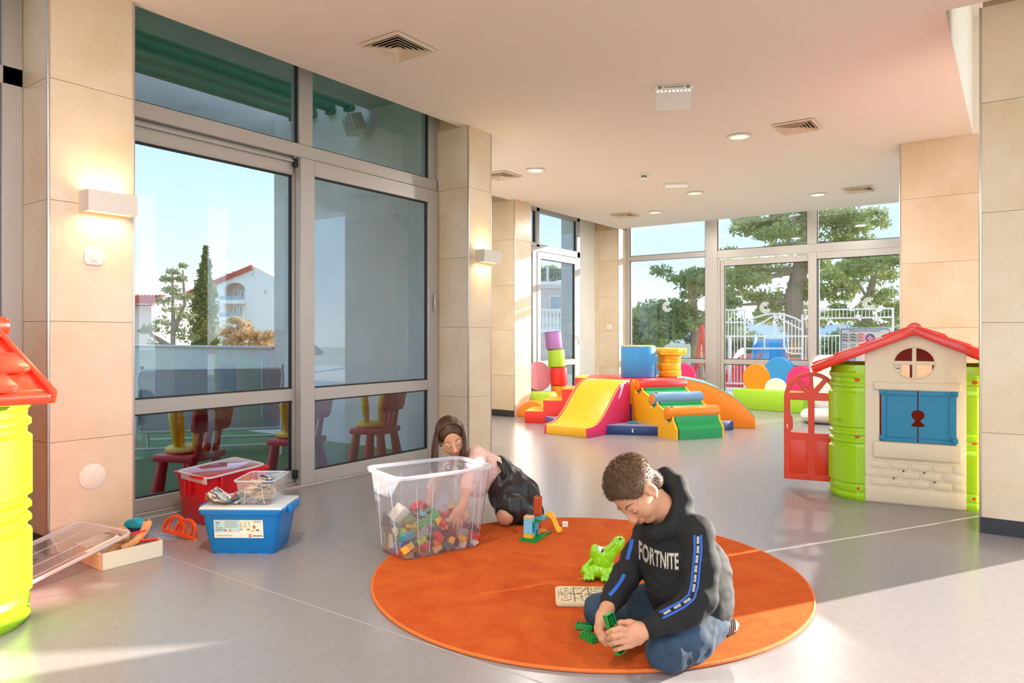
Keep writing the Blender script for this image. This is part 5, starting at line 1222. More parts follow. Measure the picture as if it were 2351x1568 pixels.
tag(boy, 'person in black hoodie and jeans sitting on the orange rug, holding a green brick', 'person')
face_marks(boy_M, hs, boy, hbvh)
# hoodie
hd = Blob()
hd.chain([A(1546, 1222, 2.465), A(1552, 1275, 2.455), A(1566, 1335, 2.455), A(1590, 1392, 2.475)], [.082, .108, .122, .132], .03)
hd.ell(A(1603, 1330, 2.49), (.115, .125, .15), None, .03)
hd.ell(A(1622, 1372, 2.50), (.088, .10, .075), None, .03)
hd.cap(A(1552, 1208, 2.46), A(1598, 1222, 2.375), .06, .057, .03).cap(A(1530, 1208, 2.49), A(1487, 1228, 2.55), .06, .052, .03)
hd.chain([A(1600, 1228, 2.37), A(1613, 1300, 2.325), A(1607, 1372, 2.292), A(1580, 1398, 2.28), A(1535, 1422, 2.272), A(1514, 1434, 2.268)], [.057, .054, .055, .051, .043, .038], .015)
hd.ell(A(1512, 1435, 2.267), (.036, .036, .036), None, .01)
hd.chain([A(1487, 1230, 2.55), A(1458, 1285, 2.52), A(1436, 1325, 2.485), A(1413, 1362, 2.435), A(1404, 1378, 2.412)], [.052, .050, .049, .041, .036], .015)
# hood, heaped round the neck and up behind the head
hd.chain([A(1507, 1222, 2.39), A(1540, 1212, 2.385), A(1560, 1186, 2.40), A(1566, 1150, 2.43), A(1555, 1115, 2.47), A(1532, 1096, 2.51), A(1508, 1102, 2.545), A(1490, 1140, 2.56), A(1482, 1185, 2.53), A(1490, 1215, 2.45), A(1507, 1222, 2.39)], [.026, .028, .030, .032, .033, .032, .030, .028, .026, .024, .026], .02)
hd.chain([A(1545, 1200, 2.44), A(1560, 1160, 2.47), A(1545, 1125, 2.50)], [.045, .042, .035], .03)
hd.ell(A(1500, 1165, 2.445), (.045, .045, .07), None, .02, sub=True)
# hollow cuffs
hd.cap(A(1504, 1438, 2.265), A(1500, 1440, 2.264), .038, .037, .006).cap(A(1401, 1383, 2.405), A(1399, 1387, 2.398), .035, .034, .006)
hm = hd.mesh(.0055, 'hoodie')
wrinkle(hm, .006, 13, (1, 1, 1.6)); smooth_mesh(hm, 1)
hob = link('hoodie', hm, HOODIE, boy); hbv = on_surface(hm)
# ribbed cuffs, chest lettering, sleeve bands
ORI = Vector((0, 0, EYE)); OFFW = mat('print_offwhite', 'cfc4b4', .8); BLUES = mat('ribbon_blue', '2456b0', .7); BLK = mat('ribbon_black', '101012', .8)
def chest(x, y): # text box: x in -.5...5, y in -.5...5
    u = x + .5; v = y + .5
    top = 1239 + 30 * u + 10 * math.sin(PI * u); bot = 1284 + 25 * u + 6 * math.sin(PI * u)
    return at(1467 + 91 * u, bot + (top - bot) * v, 2.3)
tm = textmesh('FORTNITE', 1, .001, .035, spacing=1.06); xs_ = [v.co.x for v in tm.vertices]; ys_ = [v.co.y for v in tm.vertices]
for v in tm.vertices: v.co.x = (v.co.x - min(xs_)) / (max(xs_) - min(xs_)) - .5; v.co.y = (v.co.y - min(ys_)) / (max(ys_) - min(ys_)) - .5; v.co.z = 0
xs_ = None
bmq = bmesh.new(); bmq.from_mesh(tm); bmesh.ops.triangulate(bmq, faces=bmq.faces); bmesh.ops.subdivide_edges(bmq, edges=bmq.edges, cuts=1); bmesh.ops.subdivide_edges(bmq, edges=[e_ for e_ in bmq.edges if e_.calc_length() > .08], cuts=1); bmq.to_mesh(tm); bmq.free()
for v in tm.vertices:
    d = (chest(v.co.x, v.co.y) - ORI).normalized(); h_ = hbv.ray_cast(ORI, d); v.co = h_[0] + h_[1] * .0018 if h_[0] is not None else ORI + d * 2.4
tm.update(); link('chest_print', tm, OFFW, hob)
def band(pts, w0, w1, m, name, off):
    P2 = []
    for k in range(len(pts) - 1):
        for j in range(6): P2.append((pts[k][0] + (pts[k + 1][0] - pts[k][0]) * j / 6, pts[k][1] + (pts[k + 1][1] - pts[k][1]) * j / 6))
    P2.append(pts[-1]); bm = B(); prev = None
    for k, p in enumerate(P2):
        q0, q1 = P2[max(k - 1, 0)], P2[min(k + 1, len(P2) - 1)]; d = Vector((q1[0] - q0[0], q1[1] - q0[1])).normalized(); nn = Vector((-d.y, d.x)); row = []
        for w in np.linspace(w0, w1, 4):
            dd = (at(p[0] + nn.x * w, p[1] + nn.y * w, 2.3) - ORI).normalized(); h_ = hbv.ray_cast(ORI, dd)
            row.append(bm.verts.new(h_[0] + h_[1] * off) if h_[0] is not None else None)
        if prev and None not in row and None not in prev:
            for a_ in range(3): bm.faces.new((prev[a_], prev[a_ + 1], row[a_ + 1], row[a_]))
        prev = row
    return obj(name, bm, m, hob, ang=80)
path = [(1602, 1228), (1603, 1265), (1599, 1305), (1595, 1345), (1588, 1370), (1570, 1386), (1548, 1398), (1518, 1413)]
band(path, -10, -5, BLUES, 'sleeve_stripe', .0016); band(path, 5, 10, BLUES, 'sleeve_stripe', .0016); band(path, -5, 5, BLK, 'sleeve_tape', .0013)
for k, (x_, y_, a_) in enumerate(((1602, 1240, 90), (1602, 1262, 91), (1600, 1284, 95), (1598, 1306, 96), (1596, 1328, 96), (1593, 1350, 100), (1578, 1380, 145), (1556, 1393, 150), (1532, 1406, 150))):
    me = textmesh('FORTNITE', 1, 0, .03); ca, sa = math.cos(math.radians(a_)), math.sin(math.radians(a_))
    if a_ > 120: ca, sa = math.cos(math.radians(a_ - 180)), math.sin(math.radians(a_ - 180))
    mx = max(v.co.x for v in me.vertices); my = max(v.co.y for v in me.vertices)
    for v in me.vertices:
        u_, w_ = v.co.x / mx * 8.5, v.co.y / my * 3.2; d = (at(x_ + u_ * ca + w_ * sa, y_ + u_ * sa - w_ * ca, 2.3) - ORI).normalized(); h_ = hbv.ray_cast(ORI, d); v.co = h_[0] + h_[1] * .0024 if h_[0] is not None else ORI + d * 2.3
    me.update(); link('sleeve_print', me, mat('print_white', 'e6e4e0', .8), hob)
band([(1452, 1238), (1446, 1262), (1440, 1285)], -5, 4, BLUES, 'sleeve_stripe', .0016); band([(1432, 1318), (1422, 1336), (1410, 1352), (1398, 1366)], -6, 2, BLUES, 'sleeve_stripe', .0016)
# jeans
jn = Blob()
jn.chain([A(1590, 1405, 2.50), A(1490, 1398, 2.57), A(1378, 1400, 2.625)], [.10, .078, .058], .03)
jn.chain([A(1378, 1402, 2.63), A(1450, 1425, 2.76), A(1520, 1425, 2.80)], [.056, .048, .042], .02)
jn.chain([A(1612, 1420, 2.44), A(1575, 1460, 2.36), A(1535, 1492, 2.305)], [.092, .084, .070], .03)
jn.chain([A(1535, 1497, 2.305), A(1590, 1480, 2.42), A(1628, 1464, 2.51)], [.068, .056, .044], .02)
jn.ell(A(1592, 1425, 2.51), (.09, .09, .075), None, .03)
jm_ = jn.mesh(.0055, 'jeans', floor_z=RZ + .002)
wrinkle(jm_, .006, 15, (1, 1, 1.3), 3.); smooth_mesh(jm_, 1); link('jeans', jm_, DENIM, boy)
# shoe behind him, ribbed sole turned to the right
SHOE = mat('shoe_leather', '5a3a26', .55); SOLE = mat('shoe_sole', '463026', .7)
sh = Blob().chain([A(1640, 1460, 2.54), A(1668, 1452, 2.58), A(1678, 1440, 2.62)], [.038, .038, .032], .015)
smm = sh.mesh(.005, 'shoe', floor_z=RZ + .002); so = link('shoe', smm, SHOE, boy)
bm = B()
for k in range(5):
    c0 = A(1670 + 4 * k, 1453 - 1.5 * k, 2.55 + .008 * k)
    tube(bm, [c0 + camdir(.012 * math.cos(a) * .5, .028 * math.cos(a), .036 * math.sin(a)) for a in np.linspace(0, 2 * PI, 17)[:-1]], .0042, 6, closed=True)
obj('sole', bm, SOLE, so)
# short brown hair
HAIRB = mat('hair_brown', '6b4d36', .55, spec=.3, var=.3, vscale=60)
R3 = boy_M.to_3x3(); PB = lambda x, y, z: boy_M @ (Vector((x, y, z)) * hs)
hc = Blob().ell(PB(0, -.014, .036), tuple(v * hs for v in (.0775, .0985, .086)), R3, .01)
hc.ell(PB(0, -.055, -.03), tuple(v * hs for v in (.060, .045, .05)), R3, .02)
hc.ell(PB(0, .112, -.035), tuple(v * hs for v in (.100, .084, .112)), R3, .012, sub=True)
hc.cut(PB(0, 0, -.065), R3 @ Vector((0, .25, -1)), .01)
for q in (-1, 1): hc.ell(PB(q * .085, .004, -.022), tuple(v * hs for v in (.03, .028, .036)), R3, .008, sub=True)
hcm = hc.mesh(.004, 'hair'); hr_ = link('hair', hcm, HAIRB, boy)
rg = random.Random(2); up_b = R3 @ Vector((0, 0, 1)); fw_b = R3 @ Vector((0, 1, 0))
rts = [(v.co.copy(), v.normal.copy()) for v in hcm.vertices]; ctr = PB(0, -.014, .03)
rts = [r for r in rts if (r[0] - ctr).dot(r[1]) > 0]; rts = [rg.choice(rts) for _ in range(4200)]
crown = PB(0, -.05, .12)
def bstr(i, r):
    p, n_ = r; away = (p - crown); away = (away - n_ * away.dot(n_)); away = away.normalized() if away.length > 1e-5 else fw_b
    front = max(0, (p - ctr).dot(fw_b) / .09); topf = max(0, (p - ctr).dot(up_b) / .09)
    L = .007 + .012 * topf + .012 * front * topf; lift = .30 + .25 * topf
    d = (away * (1 - lift * .4) + n_ * lift + Vector((rg.uniform(-1, 1), rg.uniform(-1, 1), rg.uniform(-1, 1))) * .22).normalized()
    p = p + Vector((rg.uniform(-1, 1), rg.uniform(-1, 1), rg.uniform(-1, 1))) * .002
    return [p - n_ * .002, p + d * L * .55, p + d * L - n_ * L * .2], [.0011, .0008, .0002]
o = strands('hair_strand', rts, bstr, HAIRB, hr_); o['kind'] = 'stuff'
# brick in his hands
p0, p1 = at(1400, 1417, 2.265), at(1424, 1492, 2.255); axb = (p1 - p0).normalized(); nb_ = camdir(.55, -.82, .15); nb_ = (nb_ - axb * nb_.dot(axb)).normalized(); yb = nb_.cross(axb)
Mh = Matrix((axb, yb * -1, nb_ * -1)).transposed().to_4x4()
if Mh.to_3x3().determinant() < 0: Mh = Matrix((axb, yb, nb_ * -1)).transposed().to_4x4()
Mh.translation = (p0 + p1) / 2 + nb_ * .006
place_brick(8, 2, 'darkgreen', Mh, 'long green toy brick held between the boy\'s hands', 'green bricks by the boy')
# ---------------------------------------------------------------- the girl
PINK = mat('shirt_pink', 'e6bdb2', .8, bump=.2, bscale=500)
LEATHER = mat('skirt_black', '211f1e', .42, spec=.5, bump=.1, bscale=60)
G = at
gs = .93
gM = headframe(G(1036, 1003, 3.98), camdir(.24, -.88, -.42), camdir(.10, -.4, .9), roll=math.radians(17))
gh = head_blob(gM, gs, ([G(1068, 1058, 4.06), G(1085, 1085, 4.08)], [.036, .042])).mesh(.0028, 'head')
gb = on_surface(gh)
ar = Blob()
# her left arm reaching over the rim down into the bricks
ar.chain([G(1092, 1052, 4.00), G(1080, 1098, 3.76), G(1066, 1150, 3.62), G(1060, 1165, 3.60)], [.036, .030, .024, .021], .01)
ar.chain([G(1060, 1165, 3.60), G(1050, 1178, 3.585), G(1047, 1186, 3.58)], [.021, .025, .023], .01)
for pts in ([(1057, 1188, 3.575), (1060, 1200, 3.57), (1058, 1210, 3.575)], [(1050, 1190, 3.565), (1052, 1203, 3.558), (1050, 1213, 3.565)], [(1043, 1188, 3.565), (1042, 1201, 3.56), (1041, 1210, 3.567)], [(1037, 1184, 3.575), (1035, 1195, 3.572), (1035, 1203, 3.578)]):
    ar.chain([G(*p) for p in pts], [.0095, .0085, .007], .003)
ar.chain([G(1060, 1172, 3.585), G(1067, 1184, 3.57), G(1067, 1194, 3.567)], [.011, .0095, .008], .005)
# her right arm propped behind the box
ar.chain([G(1010, 1075, 4.02), G(992, 1125, 4.02), G(985, 1160, 3.98)], [.033, .028, .022], .01)
ar.chain([G(985, 1160, 3.98), G(982, 1172, 3.97)], [.022, .02], .01)
for k in range(4): ar.chain([G(976 + 4 * k, 1176, 3.96), G(974 + 4 * k, 1188, 3.95), G(974 + 4 * k, 1195, 3.95)], [.0085, .008, .007], .003)
ar.chain([G(990, 1168, 3.96), G(995, 1180, 3.95)], [.009, .007], .004)
gm2 = ar.mesh(.003, 'arms')
kn = Blob().chain([G(1165, 1120, 4.12), G(1160, 1185, 3.98), G(1205, 1150, 4.35)], [.055, .046, .04], .02).chain([G(1205, 1150, 4.35), G(1215, 1140, 4.5)], [.04, .03], .02).chain([G(1085, 1085, 4.08), G(1120, 1085, 4.12), G(1155, 1110, 4.18)], [.06, .07, .075], .03).mesh(.006, 'legs', floor_z=RZ + .002)
girl = link('person', joinmeshes('person', [gh, gm2, kn]), SKING)
tag(girl, 'person with long brown hair in pink shirt and black skirt, reaching into the storage box', 'person')
face_marks(gM, gs, girl, gb)
st_b = Blob()
st_b.chain([G(1078, 1072, 4.08), G(1105, 1075, 4.12), G(1145, 1085, 4.17)], [.085, .095, .09], .03)
st_b.chain([G(1092, 1045, 4.04), G(1097, 1052, 4.0), G(1090, 1075, 3.88), G(1078, 1103, 3.75), G(1074, 1120, 3.70)], [.055, .056, .05, .043, .039], .02)
st_b.chain([G(1055, 1075, 4.08), G(1022, 1072, 4.05), G(1008, 1085, 4.02), G(994, 1118, 4.02)], [.06, .05, .043, .038], .02)
st_b.chain([G(1074, 1090, 4.05), G(1095, 1112, 4.10)], [.07, .075], .03)
st_b.ell(gM @ Vector((0, .06, -.13)), (.04, .04, .045), None, .015, sub=True)
sm_ = st_b.mesh(.0055, 'shirt', floor_z=RZ + .002); wrinkle(sm_, .005, 17, (1, 1, 1.3), 7.); smooth_mesh(sm_, 1); shirt = link('shirt', sm_, PINK, girl)
sbv = on_surface(sm_); DRAW = mat('drawing_line', '4a4a4c', .8); TANP = mat('drawing_tan', 'd9a86a', .8)
def draw(pts, w, m, name):
    bm = B(); pr_ = None
    for k in range(len(pts)):
        q0, q1 = pts[max(k - 1, 0)], pts[min(k + 1, len(pts) - 1)]; d = Vector((q1[0] - q0[0], q1[1] - q0[1])); d = d.normalized() if d.length else Vector((1, 0)); nn = Vector((-d.y, d.x)); row = []
        for s_ in (-w, w):
            h_ = sbv.ray_cast(ORI, (at(pts[k][0] + nn.x * s_, pts[k][1] + nn.y * s_, 4) - ORI).normalized()); row.append(bm.verts.new(h_[0] + h_[1] * .0015) if h_[0] is not None else None)
        if pr_ and None not in row and None not in pr_: bm.faces.new((pr_[0], pr_[1], row[1], row[0]))
        pr_ = row
    obj(name, bm, m, shirt, ang=80)
draw([(1029 + 6 * math.cos(a), 1074 + 8 * math.sin(a)) for a in np.linspace(0, 6.3, 20)], 1.0, DRAW, 'shirt_drawing')
draw([(1034, 1080), (1041, 1086), (1048, 1082), (1056, 1078), (1062, 1070)], 1.0, DRAW, 'shirt_drawing'); draw([(1050, 1068), (1057, 1076), (1066, 1080)], 1.6, DRAW, 'shirt_drawing'); draw([(1046, 1086), (1054, 1086), (1062, 1084)], 3.0, TANP, 'shirt_drawing')
# black gathered skirt
sk = Blob()
sk.chain([G(1150, 1085, 4.17), G(1168, 1125, 4.14), G(1172, 1165, 4.02)], [.095, .115, .085], .04)
sk.chain([G(1160, 1100, 4.2), G(1195, 1140, 4.22), G(1218, 1175, 4.18)], [.09, .105, .075], .04)
sk.chain([G(1172, 1165, 4.02), G(1205, 1185, 4.05)], [.07, .06], .03)
sk.ell(G(1160, 1196, 3.93), (.06, .05, .045), None, .02, sub=True)
skm = sk.mesh(.0055, 'skirt', floor_z=RZ + .001); wrinkle(skm, .016, 12, (1.0, 1.0, .35), 1.); smooth_mesh(skm, 1); skirt = link('skirt', skm, LEATHER, girl)
bm = B(); wp = [G(1141, 1062, 4.09), G(1150, 1068, 4.06), G(1157, 1085, 4.05), G(1155, 1105, 4.06), G(1146, 1122, 4.09)]; tube(bm, wp, .012, 8); obj('waistband', bm, LEATHER, skirt)
shg = Blob().chain([G(1200, 1098, 4.62), G(1206, 1108, 4.60), G(1209, 1120, 4.55)], [.03, .034, .03], .015).mesh(.006, 'shoe'); shoe = link('shoe', shg, mat('shoe_pink', 'd96a9a', .6), girl)
bm = B(); tube(bm, [G(1199, 1090, 4.60), G(1210, 1098, 4.58), G(1213, 1112, 4.55)], .012, 8); obj('sole', bm, mat('sole_white', 'e6ded6', .6), shoe)
# long brown hair, parted in the middle, falling past the shoulders
HAIRG = mat('hair_long', '4a2f1f', .42, spec=.4, var=.35, vscale=30, stretch=(6, 6, 1)); HAIRL = mat('hair_highlight', '80552f', .42, spec=.4, var=.25, vscale=30, stretch=(6, 6, 1))
R3g = gM.to_3x3(); PG = lambda x, y, z: gM @ (Vector((x, y, z)) * gs)
gc = Blob().ell(PG(0, -.016, .034), tuple(v * gs for v in (.080, .100, .087)), R3g, .01)
gc.ell(PG(0, -.06, -.04), tuple(v * gs for v in (.066, .045, .07)), R3g, .02)
gc.ell(PG(0, .118, -.03), tuple(v * gs for v in (.068, .098, .112)), R3g, .012, sub=True)
gcm = gc.mesh(.0045, 'hair'); gho = link('hair', gcm, HAIRG, girl)
rg = random.Random(5)
def gpaths(light):
    out = []
    for i in range(560 if not light else 130):
        y = rg.uniform(-.09, .028); side = rg.choice((-1, 1)); out.append((y, side))
    return out
def gstr(light):
    def fn(i, r):
        y, side = r; g = 1.03 + rg.uniform(0, .05); z0 = .034 + .087 * math.sqrt(max(0, 1 - ((y + .016) / .102) ** 2)); pts = []
        for k in range(6): # over the side of the head
            a = k / 5 * 1.45; w = math.sin(a); zz = .034 + (z0 - .034) * math.cos(a)
            pts.append(PG(side * .080 * g * w * math.sqrt(max(.12, 1 - ((y + .016) / .104) ** 2)), y * (1 - .1 * w) + .006 * w, zz + .002))
        p = pts[-1]; drop = rg.uniform(.15, .215) if y > -.03 else rg.uniform(.12, .19)
        outd = (p - PG(0, -.03, 0)); outd.z = 0; outd.normalize(); jx = camdir(rg.uniform(-.012, .012), rg.uniform(-.008, .008), 0); inn = camdir(-side * .0, -.02, 0)
        wv = rg.uniform(0, 6); cl = PG(0, 0, -.12)
        for k in range(1, 7):
            t_ = k / 6; q = p + Vector((0, 0, -drop * t_)) + outd * (.012 * math.sin(t_ * 2.2)) + jx * t_ + inn * t_ + outd * .003 * math.sin(wv + 5 * t_)
            pts.append(q)
        rr_ = rg.uniform(.0016, .003)
        return pts, [rr_ * .6] + [rr_] * 8 + [rr_ * .8, rr_ * .6, rr_ * .25]
    return fn
o = strands('hair_strand', gpaths(False), gstr(False), HAIRG, gho, sides=4); o['kind'] = 'stuff'
o = strands('hair_strand', [q for q in gpaths(True)], gstr(True), HAIRL, gho, sides=4); o['kind'] = 'stuff'

# ---------------------------------------------------------------- toy crocodile with its mouth open
CROC = mat('croc_green', '8fce14', .25, spec=.5, coat=.4)
K = lambda px, py, d=0.: at(px, py, 3.12 + d)
cb = Blob()
cb.chain([K(1352, 1310), K(1375, 1306), K(1400, 1312), K(1428, 1325)], [.026, .038, .034, .016], .02)            # body and lower jaw root
cb.chain([K(1352, 1312), K(1340, 1318, .01)], [.022, .012], .015)
for k in range(5):
    for d in (-.016, .016): cb.ell(K(1343 + 5.5 * k, 1302 - 6.0 * k + (3 if d > 0 else 0), d), (.0095, .0095, .0095), None, .006)
for k in range(4): cb.ell(K(1337 + 3 * k, 1312 - 3 * k, 0), (.009, .009, .009), None, .006)
def foot(x, y, d):
    cb.chain([K(x - 8, y - 20, d + .01), K(x, y - 8, d)], [.018, .016], .01)
    for k in (-1, 0, 1): cb.cap(K(x + 8 * k, y - 4, d - .004), K(x + 9 * k, y + 1, d - .014), .0095, .0075, .004)
foot(1392, 1331, -.045); foot(1352, 1328, -.03)
cb.cap(K(1400, 1318, -.03), K(1400, 1318, .04), .016, .016, .008)
cm_ = cb.mesh(.0028, 'body', floor_z=RZ + .001)
up_ = Blob()
up_.chain([K(1398, 1314), K(1384, 1290), K(1372, 1272)], [.020, .036, .036], .02)
up_.chain([K(1378, 1284), K(1398, 1272), K(1416, 1252), K(1424, 1242)], [.034, .028, .024, .021], .02)
for d in (-.017, .017):
    up_.ell(K(1366, 1264, d), (.020, .020, .028), None, .01); up_.ell(K(1415, 1238, d * .7), (.012, .012, .010), None, .008)
for k in range(4): up_.cap(K(1393 + 6 * k, 1262 - 5.2 * k, -.02), K(1393 + 6 * k, 1262 - 5.2 * k, .02), .0085, .0085, .006)
um_ = up_.mesh(.0028, 'head')
t = thing('toy_crocodile', 'lime green toy crocodile with wide open jaws on the rug', 'toy', (-1.5, 2.78, RZ))
inv = Matrix.Translation((1.5, -2.78, -RZ))
cm_.transform(inv); um_.transform(inv)
link('body', cm_, CROC, t); hd_ = link('upper_jaw', um_, CROC, t)
ub = on_surface(um_)
EYW = mat('eye_white', 'eeeeea', .3)
for d, nm in ((-.021, 0), (.021, 1)):
    bm = B(); sphere(bm, inv @ K(1377, 1262, d * 1.0), (.013, .012, .016), 16, 10); obj('eye', bm, EYW, hd_)
    bm = B(); sphere(bm, inv @ K(1382, 1264, d * 1.0 - .006), (.006, .006, .008), 10, 8); obj('pupil', bm, GASKET, hd_)
    bm = B(); sphere(bm, inv @ K(1424, 1237, d * .75 - .006), (.006, .005, .004), 10, 8); obj('nostril', bm, mat('nostril', '3a5a10', .6), hd_)
bm = B(); cyl(bm, inv @ K(1401, 1318, -.05), inv @ K(1401, 1318, -.035), .012, n=20); cyl(bm, inv @ K(1401, 1318, -.053), inv @ K(1401, 1318, -.048), .005, n=12); obj('hinge_boss', bm, CROC, t)
bm = B(); tube(bm, [inv @ K(1408, 1325), inv @ K(1440, 1326), inv @ K(1462, 1326)], [.030, .03, .024], 14, M=I4); obj('lower_jaw', bm, CROC, t)
bm = B(); tube(bm, [inv @ K(1406, 1312), inv @ K(1440, 1312), inv @ K(1460, 1314)], [.022, .024, .018], 14); obj('mouth', bm, mat('croc_red', 'b81a24', .35), t)
for k in range(4):
    for d in (-.02, .02):
        bm = B(); cyl(bm, inv @ K(1414 + 11 * k, 1310, d), inv @ K(1414 + 11 * k, 1302, d), .006, .004, n=10); obj('tooth', bm, WHITEP, t)
# ---------------------------------------------------------------- patio behind the left windows
TURF = mat('artificial_turf', '70905e', .95, bump=1., bscale=260, col2='56784a', vscale=120)
bm = B(); b2(bm, (-13, -6, -.25), (XW - .12, 5.08, -.05)); struct('floor_patio', bm, TURF, smooth=False)
bm = B(); b2(bm, (-5.40, .9, 3.38), (XW - .1, 5.08, 3.6)); struct('ceiling_patio', bm, CONC, smooth=False)
bm = B(); b2(bm, (-7.2, -.5, 3.1), (-6.95, 5.3, 4.1)); struct('trim_patio_beam', bm, STUCCO, smooth=False)
PGR = mat('pergola_green', '2f8a5e', .6, var=.25, vscale=8)
for k, (x_, l_) in enumerate(((-5.66, 'nearest the concrete soffit'), (-5.95, 'second from the concrete soffit'), (-6.25, 'third from the concrete soffit'), (-6.56, 'farthest from the concrete soffit'))):
    t = thing('pergola_beam', 'green timber pergola beam outside the left window, ' + l_, 'beam', (x_, 5.07, 3.44 + .018 * k), 0, 'green pergola beams')
    bm = B(); b2(bm, (-.045, -4.2, 0), (.045, 0, .15), .006); obj('beam', bm, PGR, t)
    bm = B(); b2(bm, (-.06, -.05, -.03), (.06, 0, .02), .004); obj('bracket', bm, PGR, t)
t = thing('wall_speaker', 'white cube loudspeaker tilted on the patio end wall', 'speaker', M=TR(-5.44, 4.92, 3.2, rz=math.radians(-18), rx=math.radians(14), ry=math.radians(-12)))
bm = B(); box(bm, (0, .0, 0), (.19, .15, .19), .02, 3); obj('cabinet', bm, WHITEP, t)
bm = B(); box(bm, (0, -.077, 0), (.165, .006, .165), .003); gr_ = obj('grille', bm, mat('grille_grey', 'b9b7b0', .7), t)
bm = B(); box(bm, (0, -.082, 0), (.022, .004, .022), .001); obj('badge', bm, mat('badge', '8a6f5a', .4), gr_)
bm = B(); cyl(bm, (0, .07, 0), (0, .14, 0), .02, n=12); obj('bracket', bm, WHITEP, t)
CRED = mat('chair_red', 'd62b2b', .4); CYEL = mat('stool_yellow', 'f2c21a', .4)
def kids_chair(x_, y_, a, label, label2):
    t = thing('kids_chair', label, 'chair', (x_, y_, -.05), a, 'red plastic chairs on the patio')   # faces local -y
    bm = B(); box(bm, (0, 0, .285), (.35, .33, .05), .012, 2); obj('seat', bm, CRED, t)
    for sx_ in (-1, 1):
        for sy_ in (-1, 1):
            bm = B(); tube(bm, [(sx_ * .125, sy_ * .115, .27), (sx_ * .155, sy_ * .15, 0)], [.034, .046], 18); obj('leg', bm, CRED, t)
    for sx_ in (-.095, 0, .095):
        bm = B(); prism(bm, [(-.024, 0), (.024, 0), (.02, .2), (-.02, .2)], -.013, .013, M=TR(sx_, .135, .30, rx=math.radians(-10)), bev=.004); obj('back_slat', bm, CRED, t)
    bm = B(); prism(bm, rrect(.39, .22, .05), -.018, .018, M=TR(0, .19, .57, rx=math.radians(-10)), bev=.008); obj('backrest', bm, CRED, t)
    s = thing('kids_stool', label2, 'stool', M=t.matrix_world @ TR(0, 0, 0)); s.matrix_world = TR(x_, y_, -.05, rz=a) @ TR(-.02, -.03, .312, rz=.5); s['group'] = 'yellow stools upturned on the chairs'
    bm = B(); lathe(bm, [(.001, 0), (.13, 0), (.15, .012), (.15, .03), (.13, .042), (.001, .044)], 32); obj('seat', bm, CYEL, s)
    for k in range(4):
        b = PI / 4 + k * PI / 2; bm = B(); tube(bm, [(.085 * math.cos(b), .085 * math.sin(b), .04), (.10 * math.cos(b), .10 * math.sin(b), .16), (.115 * math.cos(b), .115 * math.sin(b), .27), (.117 * math.cos(b), .117 * math.sin(b), .295)], [.024, .032, .034, .022], 16); obj('leg', bm, CYEL, s)
ca = math.atan2(-.6, .8) * -1 - PI * .0
kids_chair(-4.76, 2.78, math.radians(-70), 'red plastic child chair nearest the left pillar outside the glass', 'yellow stool upturned on the child chair nearest the left pillar')
kids_chair(-4.74, 3.68, math.radians(-72), 'red plastic child chair outside, behind the door stiles', 'yellow stool upturned on the child chair behind the door stiles')
kids_chair(-4.70, 4.50, math.radians(-72), 'red plastic child chair outside, nearest the patio end wall', 'yellow stool upturned on the child chair nearest the end wall')
# whiteboard easel and a tube rack
TUBW = mat('white_tube', 'e2e4e4', .35); BOARD = mat('board_grey', 'b5bcc0', .5)
t = thing('whiteboard_easel', 'folding whiteboard easel with white tube frame on the patio', 'easel', (-6.35, 3.95, -.05), math.radians(52))
for s, m_ in ((-1, BOARD), (1, mat('board_white', 'c9d2d8', .4))):
    bm = B(); box(bm, (0, 0, 0), (1.25, .02, .56), .004); b_ = obj('board', bm, m_, t, M=TR(0, s * .13, .52, rx=math.radians(s * 14)))
    bm = B(); tube(bm, [(p[0], 0, p[1]) for p in rrect(1.27, .58, .05)], .014, 8, closed=True); obj('board_frame', bm, TUBW, b_)
    for x_ in (-.63, .63):
        bm = B(); tube(bm, [(x_, s * .03, .84), (x_, s * .34, 0)], .014, 8); obj('leg', bm, TUBW, t)
    bm = B(); tube(bm, [(-.63, s * .31, .1), (.63, s * .31, .1)], .012, 8); obj('cross_bar', bm, TUBW, t)
t = thing('tube_rack', 'low bent metal tube rack on the turf by the left pillar', 'rack', (-5.75, 2.1, -.05), math.radians(60))
for x_ in (-.35, .35):
    bm = B(); tube(bm, [(x_, -.22, 0), (x_, -.2, .3), (x_, -.17, .36), (x_, .17, .36), (x_, .2, .3), (x_, .22, 0)], .011, 8); obj('leg_hoop', bm, TUBW, t)
for y_, z_ in ((-.18, .36), (.18, .36), (-.21, .12), (.21, .12)):
    bm = B(); tube(bm, [(-.35, y_, z_), (.35, y_, z_)], .01, 8); obj('rail', bm, TUBW, t)

